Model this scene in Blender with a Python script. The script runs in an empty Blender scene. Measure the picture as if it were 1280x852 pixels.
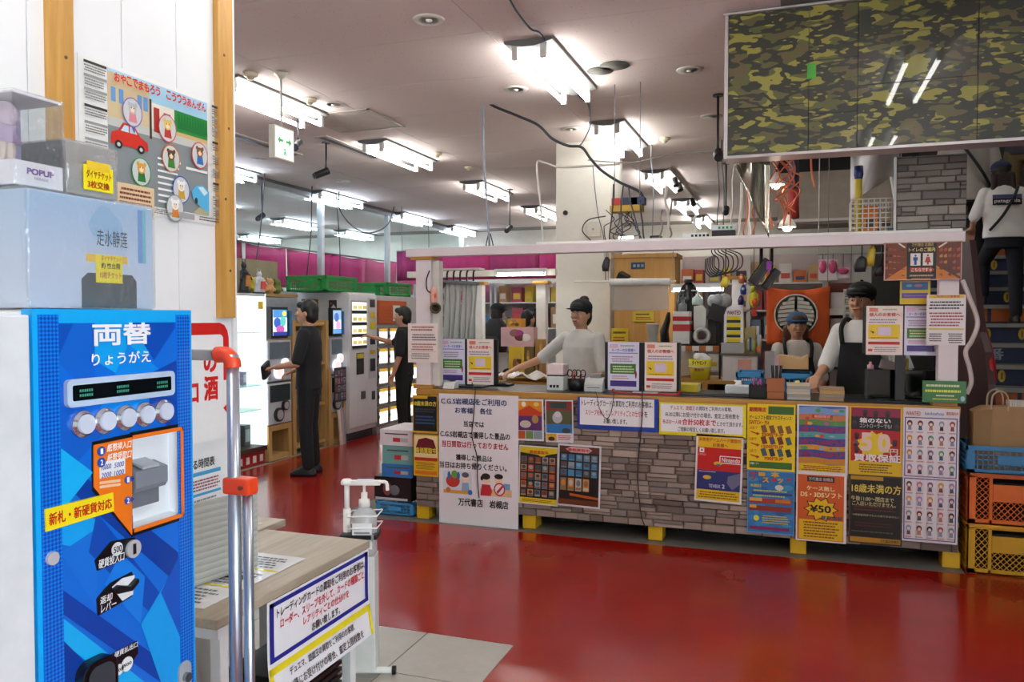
import bpy, bmesh, math, random
from mathutils import Vector, Matrix
random.seed(7)
SC = bpy.context.scene
COL = SC.collection
# ------------------------------------------------------------------ camera
CAM_H, YAW, F, HORIZON = 1.55, math.radians(19.5), 1000.0, 395.0
PITCH = math.atan((426.0 - HORIZON) / F)
cam_data = bpy.data.cameras.new('camera')
cam_data.sensor_width = 36.0
cam_data.lens = 36.0 * F / 1280.0
cam_data.clip_start = 0.05
cam_data.clip_end = 100
cam = bpy.data.objects.new('camera', cam_data)
COL.objects.link(cam)
cam.location = (0, 0, CAM_H)
cam.rotation_euler = (math.pi / 2 - PITCH, 0, YAW)
SC.camera = cam
# ------------------------------------------------------------------ world, exposure
world = bpy.data.worlds.new('world')
SC.world = world
world.use_nodes = True
world.node_tree.nodes['Background'].inputs[0].default_value = (0.85, 0.93, 1.0, 1)
world.node_tree.nodes['Background'].inputs[1].default_value = 4.4
SC.view_settings.view_transform = 'Standard'
SC.view_settings.look = 'None'
SC.view_settings.gamma = 1.0
SC.view_settings.use_curve_mapping = False
SC.view_settings.exposure = 1.12
TUBE_POWER = 18.0
# ------------------------------------------------------------------ pixel -> direction helpers
def ray(px, py):
    a, b = (px - 640) / F, (426 - py) / F
    cp, sp, cy, sy = math.cos(PITCH), math.sin(PITCH), math.cos(YAW), math.sin(YAW)
    h = cp + b * sp
    return Vector((a * cy - h * sy, a * sy + h * cy, b * cp - sp))
def atX(px, py, X):
    d = ray(px, py); return Vector((0, 0, CAM_H)) + d * (X / d.x)
def atY(px, py, Y):
    d = ray(px, py); return Vector((0, 0, CAM_H)) + d * (Y / d.y)
def atZ(px, py, Z):
    d = ray(px, py); return Vector((0, 0, CAM_H)) + d * ((Z - CAM_H) / d.z)

# ------------------------------------------------------------------ materials
def S(h):
    h = h.lstrip('#')
    c = [int(h[i:i + 2], 16) / 255 for i in (0, 2, 4)]
    return tuple(x / 12.92 if x <= 0.04045 else ((x + 0.055) / 1.055) ** 2.4 for x in c)
MATS = {}
def newmat(name):
    m = bpy.data.materials.new(name); m.use_nodes = True
    nt = m.node_tree
    return m, nt, nt.nodes['Principled BSDF']
def rampcol(nt, fac, stops, interp='LINEAR'):
    r = nt.nodes.new('ShaderNodeValToRGB'); r.color_ramp.interpolation = interp
    el = r.color_ramp.elements
    el[0].position, el[0].color = stops[0][0], (*stops[0][1], 1)
    el[1].position, el[1].color = stops[-1][0], (*stops[-1][1], 1)
    for p, c in stops[1:-1]:
        e = el.new(p); e.color = (*c, 1)
    nt.links.new(fac, r.inputs[0]); return r.outputs[0]
def coords(nt, scale=(1, 1, 1), kind='Object'):
    tc = nt.nodes.new('ShaderNodeTexCoord'); mp = nt.nodes.new('ShaderNodeMapping')
    mp.inputs['Scale'].default_value = scale
    nt.links.new(tc.outputs[kind], mp.inputs[0]); return mp.outputs[0]
def noise(nt, vec, scale, detail=3, rough=.55):
    n = nt.nodes.new('ShaderNodeTexNoise'); n.inputs['Scale'].default_value = scale
    n.inputs['Detail'].default_value = detail; n.inputs['Roughness'].default_value = rough
    nt.links.new(vec, n.inputs['Vector']); return n.outputs['Fac']
def bump(nt, bs, fac, strength, dist=.01):
    b = nt.nodes.new('ShaderNodeBump'); b.inputs['Strength'].default_value = strength; b.inputs['Distance'].default_value = dist
    nt.links.new(fac, b.inputs['Height']); nt.links.new(b.outputs[0], bs.inputs['Normal'])
def M(col, rough=.5, metal=0.0, var=.07, scale=9.0, emit=0.0, bmp=0.0, coat=0.0):
    key = (col, rough, metal, var, scale, emit, bmp, coat)
    if key in MATS: return MATS[key]
    m, nt, bs = newmat('surface_' + col.lstrip('#'))
    c = S(col)
    v = coords(nt)
    fac = noise(nt, v, scale)
    lo = tuple(x * (1 - var) for x in c); hi = tuple(min(1, x * (1 + var)) for x in c)
    out = rampcol(nt, fac, [(.3, lo), (.7, hi)])
    nt.links.new(out, bs.inputs['Base Color'])
    bs.inputs['Roughness'].default_value = rough; bs.inputs['Metallic'].default_value = metal
    if coat: bs.inputs['Coat Weight'].default_value = coat; bs.inputs['Coat Roughness'].default_value = .08
    if emit:
        nt.links.new(out, bs.inputs['Emission Color']); bs.inputs['Emission Strength'].default_value = emit
    if bmp: bump(nt, bs, fac, bmp)
    MATS[key] = m; return m
def wood(name, c1, c2, axis=2, scale=1.0, rough=.5):
    if name in MATS: return MATS[name]
    m, nt, bs = newmat(name)
    sc = [18, 18, 18]; sc[axis] = 1.3
    v = coords(nt, tuple(s * scale for s in sc))
    f = noise(nt, v, 1.6, 5, .65)
    nt.links.new(rampcol(nt, f, [(.25, S(c1)), (.75, S(c2))]), bs.inputs['Base Color'])
    bs.inputs['Roughness'].default_value = rough; bump(nt, bs, f, .12, .004)
    MATS[name] = m; return m
def print_mat(rough=.35, emit=0.0, coat=0.0):
    key = ('print', rough, emit, coat)
    if key in MATS: return MATS[key]
    m, nt, bs = newmat('printed_colour')
    a = nt.nodes.new('ShaderNodeAttribute'); a.attribute_name = 'Col'
    n = noise(nt, coords(nt), 30, 2)
    mx = nt.nodes.new('ShaderNodeMix'); mx.data_type = 'RGBA'; mx.blend_type = 'MULTIPLY'
    mx.inputs[0].default_value = .12
    nt.links.new(a.outputs['Color'], mx.inputs[6]); nt.links.new(rampcol(nt, n, [(.3, (.8,) * 3), (.7, (1,) * 3)]), mx.inputs[7])
    nt.links.new(mx.outputs[2], bs.inputs['Base Color']); bs.inputs['Roughness'].default_value = rough
    if emit:
        nt.links.new(mx.outputs[2], bs.inputs['Emission Color']); bs.inputs['Emission Strength'].default_value = emit
    if coat: bs.inputs['Coat Weight'].default_value = coat
    MATS[key] = m; return m
def film_mat(name='clear_plastic', tint='#f4f8fa', gloss=.10, rough=.08, crumple=.0, milky=0.0):
    if name in MATS: return MATS[name]
    m = bpy.data.materials.new(name); m.use_nodes = True; nt = m.node_tree; nt.nodes.clear()
    o = nt.nodes.new('ShaderNodeOutputMaterial'); t = nt.nodes.new('ShaderNodeBsdfTransparent'); g = nt.nodes.new('ShaderNodeBsdfGlossy')
    t.inputs[0].default_value = (*S(tint), 1); g.inputs['Roughness'].default_value = rough
    mix = nt.nodes.new('ShaderNodeMixShader'); fr = nt.nodes.new('ShaderNodeLayerWeight')
    pw = nt.nodes.new('ShaderNodeMath'); pw.operation = 'POWER'; pw.inputs[1].default_value = 5
    ad = nt.nodes.new('ShaderNodeMath'); ad.operation = 'MULTIPLY_ADD'; ad.inputs[1].default_value = .55; ad.inputs[2].default_value = gloss + .03
    nt.links.new(fr.outputs['Facing'], pw.inputs[0]); nt.links.new(pw.outputs[0], ad.inputs[0]); nt.links.new(ad.outputs[0], mix.inputs[0])
    nt.links.new(t.outputs[0], mix.inputs[1]); nt.links.new(g.outputs[0], mix.inputs[2])
    out = mix.outputs[0]
    if milky:
        d = nt.nodes.new('ShaderNodeBsdfDiffuse'); d.inputs[0].default_value = (.85, .87, .88, 1)
        m2 = nt.nodes.new('ShaderNodeMixShader'); m2.inputs[0].default_value = milky
        nt.links.new(out, m2.inputs[1]); nt.links.new(d.outputs[0], m2.inputs[2]); out = m2.outputs[0]
    if crumple:
        f = noise(nt, coords(nt, (1, 1, .6)), 9, 4)
        b = nt.nodes.new('ShaderNodeBump'); b.inputs['Strength'].default_value = crumple; b.inputs['Distance'].default_value = .05
        nt.links.new(f, b.inputs['Height'])
        for n in (g, fr): nt.links.new(b.outputs[0], n.inputs['Normal'])
    nt.links.new(out, o.inputs[0]); MATS[name] = m; return m
def stone_mat():
    m, nt, bs = newmat('ledge_stone')
    oi = nt.nodes.new('ShaderNodeObjectInfo')
    base = rampcol(nt, oi.outputs['Random'], [(0, S('#6e5c53')), (.25, S('#958177')), (.5, S('#b39e92')), (.75, S('#8a7e79')), (1, S('#cdb6a6'))])
    f = noise(nt, coords(nt, (1, 1, 3)), 14, 6, .7)
    mx = nt.nodes.new('ShaderNodeMix'); mx.data_type = 'RGBA'; mx.blend_type = 'MULTIPLY'; mx.inputs[0].default_value = .8
    nt.links.new(base, mx.inputs[6]); nt.links.new(rampcol(nt, f, [(.25, (.55, .52, .5)), (.75, (1.0, 1.0, 1.0))]), mx.inputs[7])
    nt.links.new(mx.outputs[2], bs.inputs['Base Color']); bs.inputs['Roughness'].default_value = .7
    bump(nt, bs, f, .5, .01); MATS['ledge_stone'] = m; return m
def camo_mat():
    m, nt, bs = newmat('camouflage_print')
    tc = nt.nodes.new('ShaderNodeTexCoord'); mp = nt.nodes.new('ShaderNodeMapping')
    mp.inputs['Scale'].default_value = (.8, 1, 2.0)
    oi = nt.nodes.new('ShaderNodeObjectInfo')
    nt.links.new(tc.outputs['Object'], mp.inputs[0])
    f = noise(nt, mp.outputs[0], 6.5, 1.6, .5)
    mp2 = nt.nodes.new('ShaderNodeMapping'); mp2.inputs['Location'].default_value = (7, 3, 5); mp2.inputs['Scale'].default_value = (.8, 1, 2.1)
    nt.links.new(tc.outputs['Object'], mp2.inputs[0])
    g = noise(nt, mp2.outputs[0], 8.0, 2, .5)
    a = rampcol(nt, f, [(0, S('#5f5434')), (.42, S('#565a30')), (.515, S('#8f8a3c')), (1, S('#8f8a3c'))], 'CONSTANT')
    k = rampcol(nt, g, [(0, (1, 1, 1)), (.47, (0, 0, 0)), (.60, (1, 1, 1))], 'CONSTANT')
    mx = nt.nodes.new('ShaderNodeMix'); mx.data_type = 'RGBA'
    nt.links.new(k, mx.inputs[0]); mx.inputs[6].default_value = (*S('#2d3026'), 1); nt.links.new(a, mx.inputs[7])
    nt.links.new(mx.outputs[2], bs.inputs['Base Color']); bs.inputs['Roughness'].default_value = .5
    bs.inputs['Coat Weight'].default_value = .55; bs.inputs['Coat Roughness'].default_value = .02
    return m
def tube_mat(cool=False):
    if ('tube', cool) in MATS: return MATS['tube', cool]
    m = bpy.data.materials.new('lit_tube'); m.use_nodes = True; nt = m.node_tree; nt.nodes.clear()
    o = nt.nodes.new('ShaderNodeOutputMaterial'); e = nt.nodes.new('ShaderNodeEmission')
    n = noise(nt, coords(nt), .4)
    nt.links.new(rampcol(nt, n, [(.3, (.70, .82, 1.0) if cool else (1.0, .97, .92)), (.7, (.74, .85, 1.0) if cool else (1.0, .98, .94))]), e.inputs[0]); e.inputs[1].default_value = TUBE_POWER * (1.5 if cool else 1)
    nt.links.new(e.outputs[0], o.inputs[0]); MATS['tube', cool] = m; return m
def checker_mat():
    m, nt, bs = newmat('dotted_border')
    v = coords(nt)
    c = nt.nodes.new('ShaderNodeTexChecker'); c.inputs['Scale'].default_value = 165
    c.inputs[1].default_value = (*S('#0d43b8'), 1); c.inputs[2].default_value = (*S('#0b83e6'), 1)
    rot = nt.nodes.new('ShaderNodeMapping'); rot.inputs['Rotation'].default_value = (0, math.radians(45), 0)
    rot.inputs['Location'].default_value = (.0013, .0011, .0013)
    nt.links.new(v, rot.inputs[0]); nt.links.new(rot.outputs[0], c.inputs[0])
    nt.links.new(c.outputs[0], bs.inputs['Base Color']); bs.inputs['Roughness'].default_value = .3
    return m

# ------------------------------------------------------------------ mesh builder
TEXT = {}
def text_mesh(s, weight):
    k = (s, weight)
    if k not in TEXT:
        c = bpy.data.curves.new('lettering', 'FONT'); c.body = s; c.resolution_u = 3
        o = bpy.data.objects.new('lettering', c); COL.objects.link(o)
        dg = bpy.context.evaluated_depsgraph_get()
        m = bpy.data.meshes.new_from_object(o.evaluated_get(dg))
        vs = [(v.co.x, v.co.y, 0) for v in m.vertices]; fs = [tuple(p.vertices) for p in m.polygons]
        bpy.data.objects.remove(o); bpy.data.curves.remove(c); bpy.data.meshes.remove(m)
        if weight > .004 and vs:      # heavier stroke: the same outline laid down again, shifted
            n = len(vs); k = weight * .85; base_v, base_f = list(vs), list(fs)
            for q, (dx, dy) in enumerate(((k, k), (-k, k), (-k, -k), (k, -k))):
                vs += [(x + dx, y + dy, (q + 1) * 6e-5) for x, y, _ in base_v]; fs += [tuple(i + n * (q + 1) for i in f) for f in base_f]
        if not vs: vs, fs = [(0, 0, 0), (1, 0, 0), (1, 1, 0)], []
        xs = [v[0] for v in vs]; ys = [v[1] for v in vs]
        TEXT[k] = (vs, fs, min(xs), max(xs), min(ys), max(ys))
    return TEXT[k]

class B:
    def __init__(s): s.v, s.f, s.c, s.sm = [], [], [], []; s.col = (1, 1, 1)
    def add(s, vs, fs, col=None, smooth=False, mtx=None):
        n = len(s.v); col = col or s.col
        for p in vs: s.v.append((mtx @ Vector(p)) if mtx else Vector(p))
        for f in fs: s.f.append(tuple(i + n for i in f)); s.c.append(col); s.sm.append(smooth)
        return s
    def box(s, x0, y0, z0, x1, y1, z1, col=None, mtx=None):
        return s.add([(x0, y0, z0), (x1, y0, z0), (x1, y1, z0), (x0, y1, z0), (x0, y0, z1), (x1, y0, z1), (x1, y1, z1), (x0, y1, z1)],
                     [(0, 3, 2, 1), (4, 5, 6, 7), (0, 1, 5, 4), (1, 2, 6, 5), (2, 3, 7, 6), (3, 0, 4, 7)], col, False, mtx)
    def cyl(s, p0, p1, r0, r1=None, n=12, col=None, cap=True):
        r1 = r0 if r1 is None else r1
        p0, p1 = Vector(p0), Vector(p1); d = (p1 - p0).normalized()
        a = d.orthogonal().normalized(); b = d.cross(a)
        vs = []
        for p, r in ((p0, r0), (p1, r1)):
            for i in range(n):
                t = 2 * math.pi * i / n; vs.append(p + (a * math.cos(t) + b * math.sin(t)) * r)
        s.add(vs, [(i, (i + 1) % n, n + (i + 1) % n, n + i) for i in range(n)], col, True)
        if cap:
            s.add(vs[:n], [tuple(range(n))[::-1]], col); s.add(vs[n:], [tuple(range(n))], col)
        return s
    def capsule(s, p0, p1, r0, r1=None, n=12, k=4):
        r1 = r0 if r1 is None else r1
        p0, p1 = Vector(p0), Vector(p1); d = (p1 - p0)
        if d.length < 1e-6: d = Vector((0, 0, 1))
        d.normalize(); a = d.orthogonal().normalized(); b = d.cross(a)
        rings = [(p0 - d * r0 * math.cos(math.pi / 2 * j / k), r0 * math.sin(math.pi / 2 * j / k)) for j in range(1, k + 1)]
        rings += [(p1 + d * r1 * math.sin(math.pi / 2 * j / k), r1 * math.cos(math.pi / 2 * j / k)) for j in range(0, k)]
        vs = [p0 - d * r0]
        for p, r in rings:
            for i in range(n):
                t = 2 * math.pi * i / n; vs.append(p + (a * math.cos(t) + b * math.sin(t)) * r)
        vs.append(p1 + d * r1); L = len(vs) - 1; fs = []
        for i in range(n):
            fs.append((0, 1 + (i + 1) % n, 1 + i))
            for q in range(len(rings) - 1):
                o = 1 + q * n; fs.append((o + i, o + (i + 1) % n, o + n + (i + 1) % n, o + n + i))
            o = 1 + (len(rings) - 1) * n; fs.append((o + i, o + (i + 1) % n, L))
        return s.add(vs, fs, None, True)
    def ell(s, c, rx, ry, rz, nu=14, nv=8, col=None, rot=None):
        c = Vector(c); vs = []
        def tr(p):
            p = Vector(p)
            return c + (rot @ p if rot else p)
        vs.append(tr((0, 0, rz)))
        for j in range(1, nv):
            t = math.pi * j / nv
            for i in range(nu):
                a = 2 * math.pi * i / nu; vs.append(tr((rx * math.sin(t) * math.cos(a), ry * math.sin(t) * math.sin(a), rz * math.cos(t))))
        vs.append(tr((0, 0, -rz))); L = len(vs) - 1; fs = []
        for i in range(nu):
            fs.append((0, 1 + i, 1 + (i + 1) % nu))
            for j in range(nv - 2):
                o = 1 + j * nu; fs.append((o + i, o + nu + i, o + nu + (i + 1) % nu, o + (i + 1) % nu))
            o = 1 + (nv - 2) * nu; fs.append((o + i, L, o + (i + 1) % nu))
        return s.add(vs, fs, col, True)
    def loft(s, rings, n=20, col=None, power=2.0):
        vs = []
        for (cx, cy, z, rx, ry) in rings:
            for i in range(n):
                t = 2 * math.pi * i / n; ct, st = math.cos(t), math.sin(t)
                e = 2.0 / power
                vs.append((cx + rx * math.copysign(abs(ct) ** e, ct), cy + ry * math.copysign(abs(st) ** e, st), z))
        fs = []
        for q in range(len(rings) - 1):
            o = q * n
            for i in range(n): fs.append((o + i, o + (i + 1) % n, o + n + (i + 1) % n, o + n + i))
        fs.append(tuple(range(n))[::-1]); o = (len(rings) - 1) * n; fs.append(tuple(range(o, o + n)))
        return s.add(vs, fs, col, True)
    def lathe(s, prof, c=(0, 0, 0), n=20, col=None):
        vs = []; cx, cy, cz = c
        for r, z in prof:
            for i in range(n):
                t = 2 * math.pi * i / n; vs.append((cx + r * math.cos(t), cy + r * math.sin(t), cz + z))
        fs = []
        for q in range(len(prof) - 1):
            o = q * n
            for i in range(n): fs.append((o + i, o + (i + 1) % n, o + n + (i + 1) % n, o + n + i))
        if prof[0][0] > 1e-5: fs.append(tuple(range(n))[::-1])
        if prof[-1][0] > 1e-5: o = (len(prof) - 1) * n; fs.append(tuple(range(o, o + n)))
        return s.add(vs, fs, col, True)
    def tube(s, pts, r, n=6, smooth_n=0, col=None):
        pts = [Vector(p) for p in pts]
        if smooth_n:
            q = []; P = [pts[0]] + pts + [pts[-1]]
            for i in range(1, len(P) - 2):
                for j in range(smooth_n):
                    t = j / smooth_n; a, b, c, d = P[i - 1], P[i], P[i + 1], P[i + 2]
                    q.append(.5 * ((2 * b) + (c - a) * t + (2 * a - 5 * b + 4 * c - d) * t * t + (3 * b - a - 3 * c + d) * t ** 3))
            q.append(pts[-1]); pts = q
        vs, fs = [], []; a = None
        for i, p in enumerate(pts):
            d = (pts[min(i + 1, len(pts) - 1)] - pts[max(i - 1, 0)])
            d = d.normalized() if d.length > 1e-9 else Vector((0, 0, 1))
            a = d.orthogonal() if a is None else (a - d * a.dot(d))
            if a.length < 1e-6: a = d.orthogonal()
            a.normalize(); b = d.cross(a)
            for k in range(n):
                t = 2 * math.pi * k / n; vs.append(p + (a * math.cos(t) + b * math.sin(t)) * r)
        for i in range(len(pts) - 1):
            o = i * n
            for k in range(n): fs.append((o + k, o + (k + 1) % n, o + n + (k + 1) % n, o + n + k))
        fs.append(tuple(range(n))[::-1]); o = (len(pts) - 1) * n; fs.append(tuple(range(o, o + n)))
        return s.add(vs, fs, col, True)
    def prism(s, pts, axis, d0, d1, col=None):
        """polygon pts in the plane of the two other axes, extruded along axis from d0 to d1"""
        def mk(p, d):
            return {0: (d, p[0], p[1]), 1: (p[0], d, p[1]), 2: (p[0], p[1], d)}[axis]
        n = len(pts); vs = [mk(p, d0) for p in pts] + [mk(p, d1) for p in pts]
        fs = [tuple(range(n)), tuple(range(n, 2 * n))[::-1]] + [(i, n + i, n + (i + 1) % n, (i + 1) % n) for i in range(n)]
        return s.add(vs, fs, col)
    # ---- flat print on a sheet w x h lying in local x-z, front towards -y; u,v from top-left corner in 0..1
    def text(s, t, u0, v0, u1, v1, W, H, y, col, weight=.0, rot=0, skew=0):
        vs, fs, x0, x1, y0, y1 = text_mesh(t, weight)
        out = []; cu, cv = (u0 + u1) / 2 * W, (v0 + v1) / 2 * H
        w, h = (u1 - u0) * W, (v1 - v0) * H; c, sn = math.cos(rot), math.sin(rot)
        for (x, z, l) in vs:
            a = ((x - x0) / max(1e-6, x1 - x0) - .5) * w; b = ((z - y0) / max(1e-6, y1 - y0) - .5) * h
            a += skew * b
            out.append((cu + a * c - b * sn, y - l, H - cv + a * sn + b * c))
        return s.add(out, fs, col)
    def build(s, name, mat, parent=None, bevel=0, loc=(0, 0, 0), rot=(0, 0, 0), weld=False, solid=0, subd=0):
        me = bpy.data.meshes.new(name)
        me.from_pydata([tuple(v) for v in s.v], [], s.f); 
        me.polygons.foreach_set('use_smooth', s.sm)
        ca = me.color_attributes.new('Col', 'FLOAT_COLOR', 'CORNER')
        buf = []
        for f, c in zip(s.f, s.c): buf.extend((*c, 1.0) * len(f))
        ca.data.foreach_set('color', buf)
        if bevel or weld:
            bm = bmesh.new(); bm.from_mesh(me)
            if weld: bmesh.ops.remove_doubles(bm, verts=bm.verts, dist=1e-5)
            if bevel:
                bm.normal_update()
                ed = [e for e in bm.edges if len(e.link_faces) == 2 and e.calc_face_angle(0) > .6]
                bmesh.ops.bevel(bm, geom=ed, offset=bevel, segments=2, profile=.6, affect='EDGES', clamp_overlap=True)
            bm.to_mesh(me); bm.free()
        me.materials.append(mat)
        o = bpy.data.objects.new(name, me); COL.objects.link(o)
        o.location = loc; o.rotation_euler = rot
        if parent: o.parent = parent
        if solid:
            md = o.modifiers.new('thick', 'SOLIDIFY'); md.thickness = solid
        if subd:
            md = o.modifiers.new('sub', 'SUBSURF'); md.levels = subd; md.render_levels = subd
        return o

def tag(o, label, cat, group=None):
    o['label'] = label; o['category'] = cat
    if group: o['group'] = group
    return o
def E(name, label, cat, loc=(0, 0, 0), rz=0, group=None):
    o = bpy.data.objects.new(name, None); COL.objects.link(o); o.empty_display_size = .1
    o.location = loc; o.rotation_euler = (0, 0, rz)
    return tag(o, label, cat, group)
def struct(o): o['kind'] = 'structure'; return o
def copy_tree(o, parent=None):
    c = o.copy(); COL.objects.link(c); c.parent = parent
    for ch in list(o.children): copy_tree(ch, c)
    return c
def dup(root, loc, rz=None, label=None):
    r = copy_tree(root); r.location = loc
    if rz is not None: r.rotation_euler = (0, 0, rz)
    if label: r['label'] = label
    return r

# ------------------------------------------------------------------ printed sheets
def sheet(name, label, cat, loc, rz, W, H, base, shapes=(), texts=(), group=None, rough=.35, thick=.002, parent=None, rot=None, emit=0.0, solid_name=None):
    """shapes: ('r',u0,v0,u1,v1,col) ('e',u,v,ru,rv,col) ('p',[(u,v)..],col) ('o',u0,v0,u1,v1,width,col) ('l',u0,v0,u1,v1,n,col); W,H metres"""
    b = B(); b.col = S(base); b.box(0, 0, 0, W, thick, H)
    pm = print_mat(rough, emit)
    o = b.build(name, pm, parent, loc=loc, rot=rot or (0, 0, rz))
    if parent is None: tag(o, label, cat, group)
    elif label: o['label'] = label
    y = -.0006; p = B()
    P = lambda u, v: (u * W, y, H - v * H)
    for s in shapes:
        y -= .00012
        k = s[0]; c = S(s[-1])
        if k == 'r': p.add([P(s[1], s[4]), P(s[3], s[4]), P(s[3], s[2]), P(s[1], s[2])], [(0, 1, 2, 3)], c)
        elif k == 'e':
            n = 18; p.add([P(s[1] + s[3] * math.cos(2 * math.pi * i / n), s[2] - s[4] * math.sin(2 * math.pi * i / n)) for i in range(n)], [tuple(range(n))], c)
        elif k == 'p': p.add([P(*q) for q in s[1]], [tuple(range(len(s[1])))], c)
        elif k == 'o':
            _, u0, v0, u1, v1, w, _c = s; a = w / W; d = w / H
            for (x0, y0, x1, y1) in ((u0, v0, u1, v0 + d), (u0, v1 - d, u1, v1), (u0, v0, u0 + a, v1), (u1 - a, v0, u1, v1)):
                p.add([P(x0, y1), P(x1, y1), P(x1, y0), P(x0, y0)], [(0, 1, 2, 3)], c)
        elif k == 'l':
            _, u0, v0, u1, v1, n, _c = s
            for i in range(n):
                va = v0 + (v1 - v0) * (i + .25) / n; vb = v0 + (v1 - v0) * (i + .75) / n
                u = u0 + random.uniform(0, .06) * (u1 - u0)
                end = u1 - random.uniform(0, .15) * (u1 - u0)
                while u < end:
                    w = (u1 - u0) * random.uniform(.03, .1); e = min(end, u + w)
                    p.add([P(u, vb), P(e, vb), P(e, va), P(u, va)], [(0, 1, 2, 3)], c); u = e + (u1 - u0) * .012
    if p.f: p.build('print', pm, o)
    if texts:
        for t in texts:
            q = B(); q.text(t[0], t[1], t[2], t[3], t[4], W, H, y - .0004, S(t[5]), *(t[6:])); q.build('lettering', pm, o)
    return o
def quad_on_Y(px0, py0, px1, py1, Y):
    """x, z, w, h of a sheet facing the customers on plane Y, from two image corners"""
    a = atY(px0, (py0 + py1) / 2, Y).x; b = atY(px1, (py0 + py1) / 2, Y).x
    m = (px0 + px1) / 2; t = atY(m, py0, Y).z; u = atY(m, py1, Y).z
    return a, u, b - a, t - u
# ================================================================== STRUCTURE
CEIL = 3.40
def floor_mat():
    m, nt, bs = newmat('red_floor_coating')
    v = coords(nt); f = noise(nt, v, 1.2, 5, .6); g = noise(nt, v, 22, 4, .7)
    nt.links.new(rampcol(nt, f, [(.3, S('#8c110c')), (.7, S('#a0170f'))]), bs.inputs['Base Color'])
    bs.inputs['Roughness'].default_value = .21
    bs.inputs['Coat Weight'].default_value = .15
    return m
def tile_mat():
    m, nt, bs = newmat('grey_vinyl_tile')
    v = coords(nt); f = noise(nt, v, 3, 6, .7)
    nt.links.new(rampcol(nt, f, [(.3, S('#a5a097')), (.7, S('#b7b3aa'))]), bs.inputs['Base Color'])
    bs.inputs['Roughness'].default_value = .38
    return m
def ceil_mat():
    m, nt, bs = newmat('ceiling_board')
    v = coords(nt); n = nt.nodes.new('ShaderNodeTexVoronoi'); n.inputs['Scale'].default_value = 26
    nt.links.new(v, n.inputs['Vector'])
    f = noise(nt, v, 60, 3, .7)
    nt.links.new(rampcol(nt, n.outputs['Distance'], [(.0, S('#a39792')), (.07, S('#a39792')), (.12, S('#dccfca')), (1, S('#dccfca'))]), bs.inputs['Base Color'])
    bs.inputs['Roughness'].default_value = .9; bump(nt, bs, f, .3, .003)
    return m
TILE, RED = tile_mat(), floor_mat()
b = B(); b.box(-22, -3.5, -.08, 3.4, 16.5, -.008); floor = struct(b.build('floor', TILE))
RX = -1.235
for (x0, y0, x1, y1) in ((RX, -3.5, 3.4, 3.52), (-5.2, 3.52, 3.4, 5.40), (-5.2, 5.40, -3.36, 9.7), (.98, 5.40, 3.4, 5.75)):
    b = B(); b.box(x0, y0, -.008, x1, y1, 0); b.build('red_coating', RED, floor)
tb = B(); tb.box(.003, .003, -.008, .447, .447, -.001); t0 = None
for i in range(5):
    for j in range(6):
        o = t0 and t0.copy()
        if o: COL.objects.link(o)
        else: t0 = o = tb.build('tile', TILE, floor)
        o.location = (RX - .45 * (i + 1), 3.52 - .45 * (j + 1), 0); o.parent = floor
# threshold strip of bare tile in front of the counter
b = B(); b.box(-3.36, 5.40, -.008, .98, 6.0, -.002); b.build('bare_strip', M('#6f6a63', .5), floor)

CM = ceil_mat()
b = B(); b.box(-22, -3.5, CEIL + .01, .75, 16.5, CEIL + .1); b.box(.75, -3.5, CEIL + .01, 3.4, 5.2, CEIL + .1)
ceiling = struct(b.build('ceiling', M('#8f8a82', .9)))
pb = B(); pb.box(.003, .003, 0, 1.817, .907, .012); p0 = None
for i in range(-12, 2):
    for j in range(-2, 17):
        x, y = i * 1.82 - .1, j * .91 + .35
        if x > 1.6: continue
        if x + 1.82 > .8 and y + .91 > 5.2: continue
        o = p0 and p0.copy()
        if o: COL.objects.link(o)
        else: p0 = o = pb.build('ceiling_panel', CM, ceiling)
        o.location = (x, y, CEIL); o.parent = ceiling
WALLM = M('#cfc8bb', .8, var=.04)
b = B(); b.box(-22, 16.5, 0, 3.4, 16.6, 5.8); struct(b.build('wall_back', WALLM))
b = B(); b.box(-22.1, -3.5, 0, -22, 16.5, 3.5); struct(b.build('wall_left', M('#dfe3ea', .8, var=.03)))
b = B(); b.box(3.4, 1.0, 0, 3.5, 16.5, 5.8); b.box(3.4, -3.5, 2.9, 3.5, 1.0, 3.5); struct(b.build('wall_right', M('#3a3836', .8)))
b = B(); b.box(-22, -3.6, 0, 3.4, -3.5, 3.5); struct(b.build('wall_front', WALLM))
# glazed shop front on the customers' side: daylight enters here
wf = B()
for y in (-3.5, -2.3, -1.1, .1, .95): wf.box(3.42, y, 0, 3.48, y + .05, 2.9)
wf.box(3.42, -3.5, 0, 3.48, 1.0, .12); wf.box(3.42, -3.5, 2.1, 3.48, 1.0, 2.16); wf = struct(wf.build('window_1', M('#8a8c90', .4, .5)))
b = B(); b.box(3.445, -3.5, .12, 3.451, 1.0, 2.9); b.build('pane', film_mat('front_glass', '#f4f8f8', .0, .02), wf)
# stair void above the ceiling
b = B(); b.box(.70, 5.2, CEIL + .1, .75, 16.5, 5.8); b.box(.75, 5.15, CEIL + .1, 3.4, 5.2, 5.8); struct(b.build('wall_stairwell', M('#a49c92', .8)))
b = B(); b.box(.70, 5.15, 4.9, 3.4, 16.5, 5.0); struct(b.build('ceiling_stairwell', M('#8d867c', .9)))
b = B(); b.box(.95, 11.6, 0, 3.4, 11.7, 5.8); struct(b.build('wall_landing', M('#4b4744', .8)))
# square building column behind the counter
b = B(); b.box(-2.44, 8.3, 0, -1.84, 8.9, CEIL); struct(b.build('column', M('#e4e1d6', .6, var=.03), bevel=.01))

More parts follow.
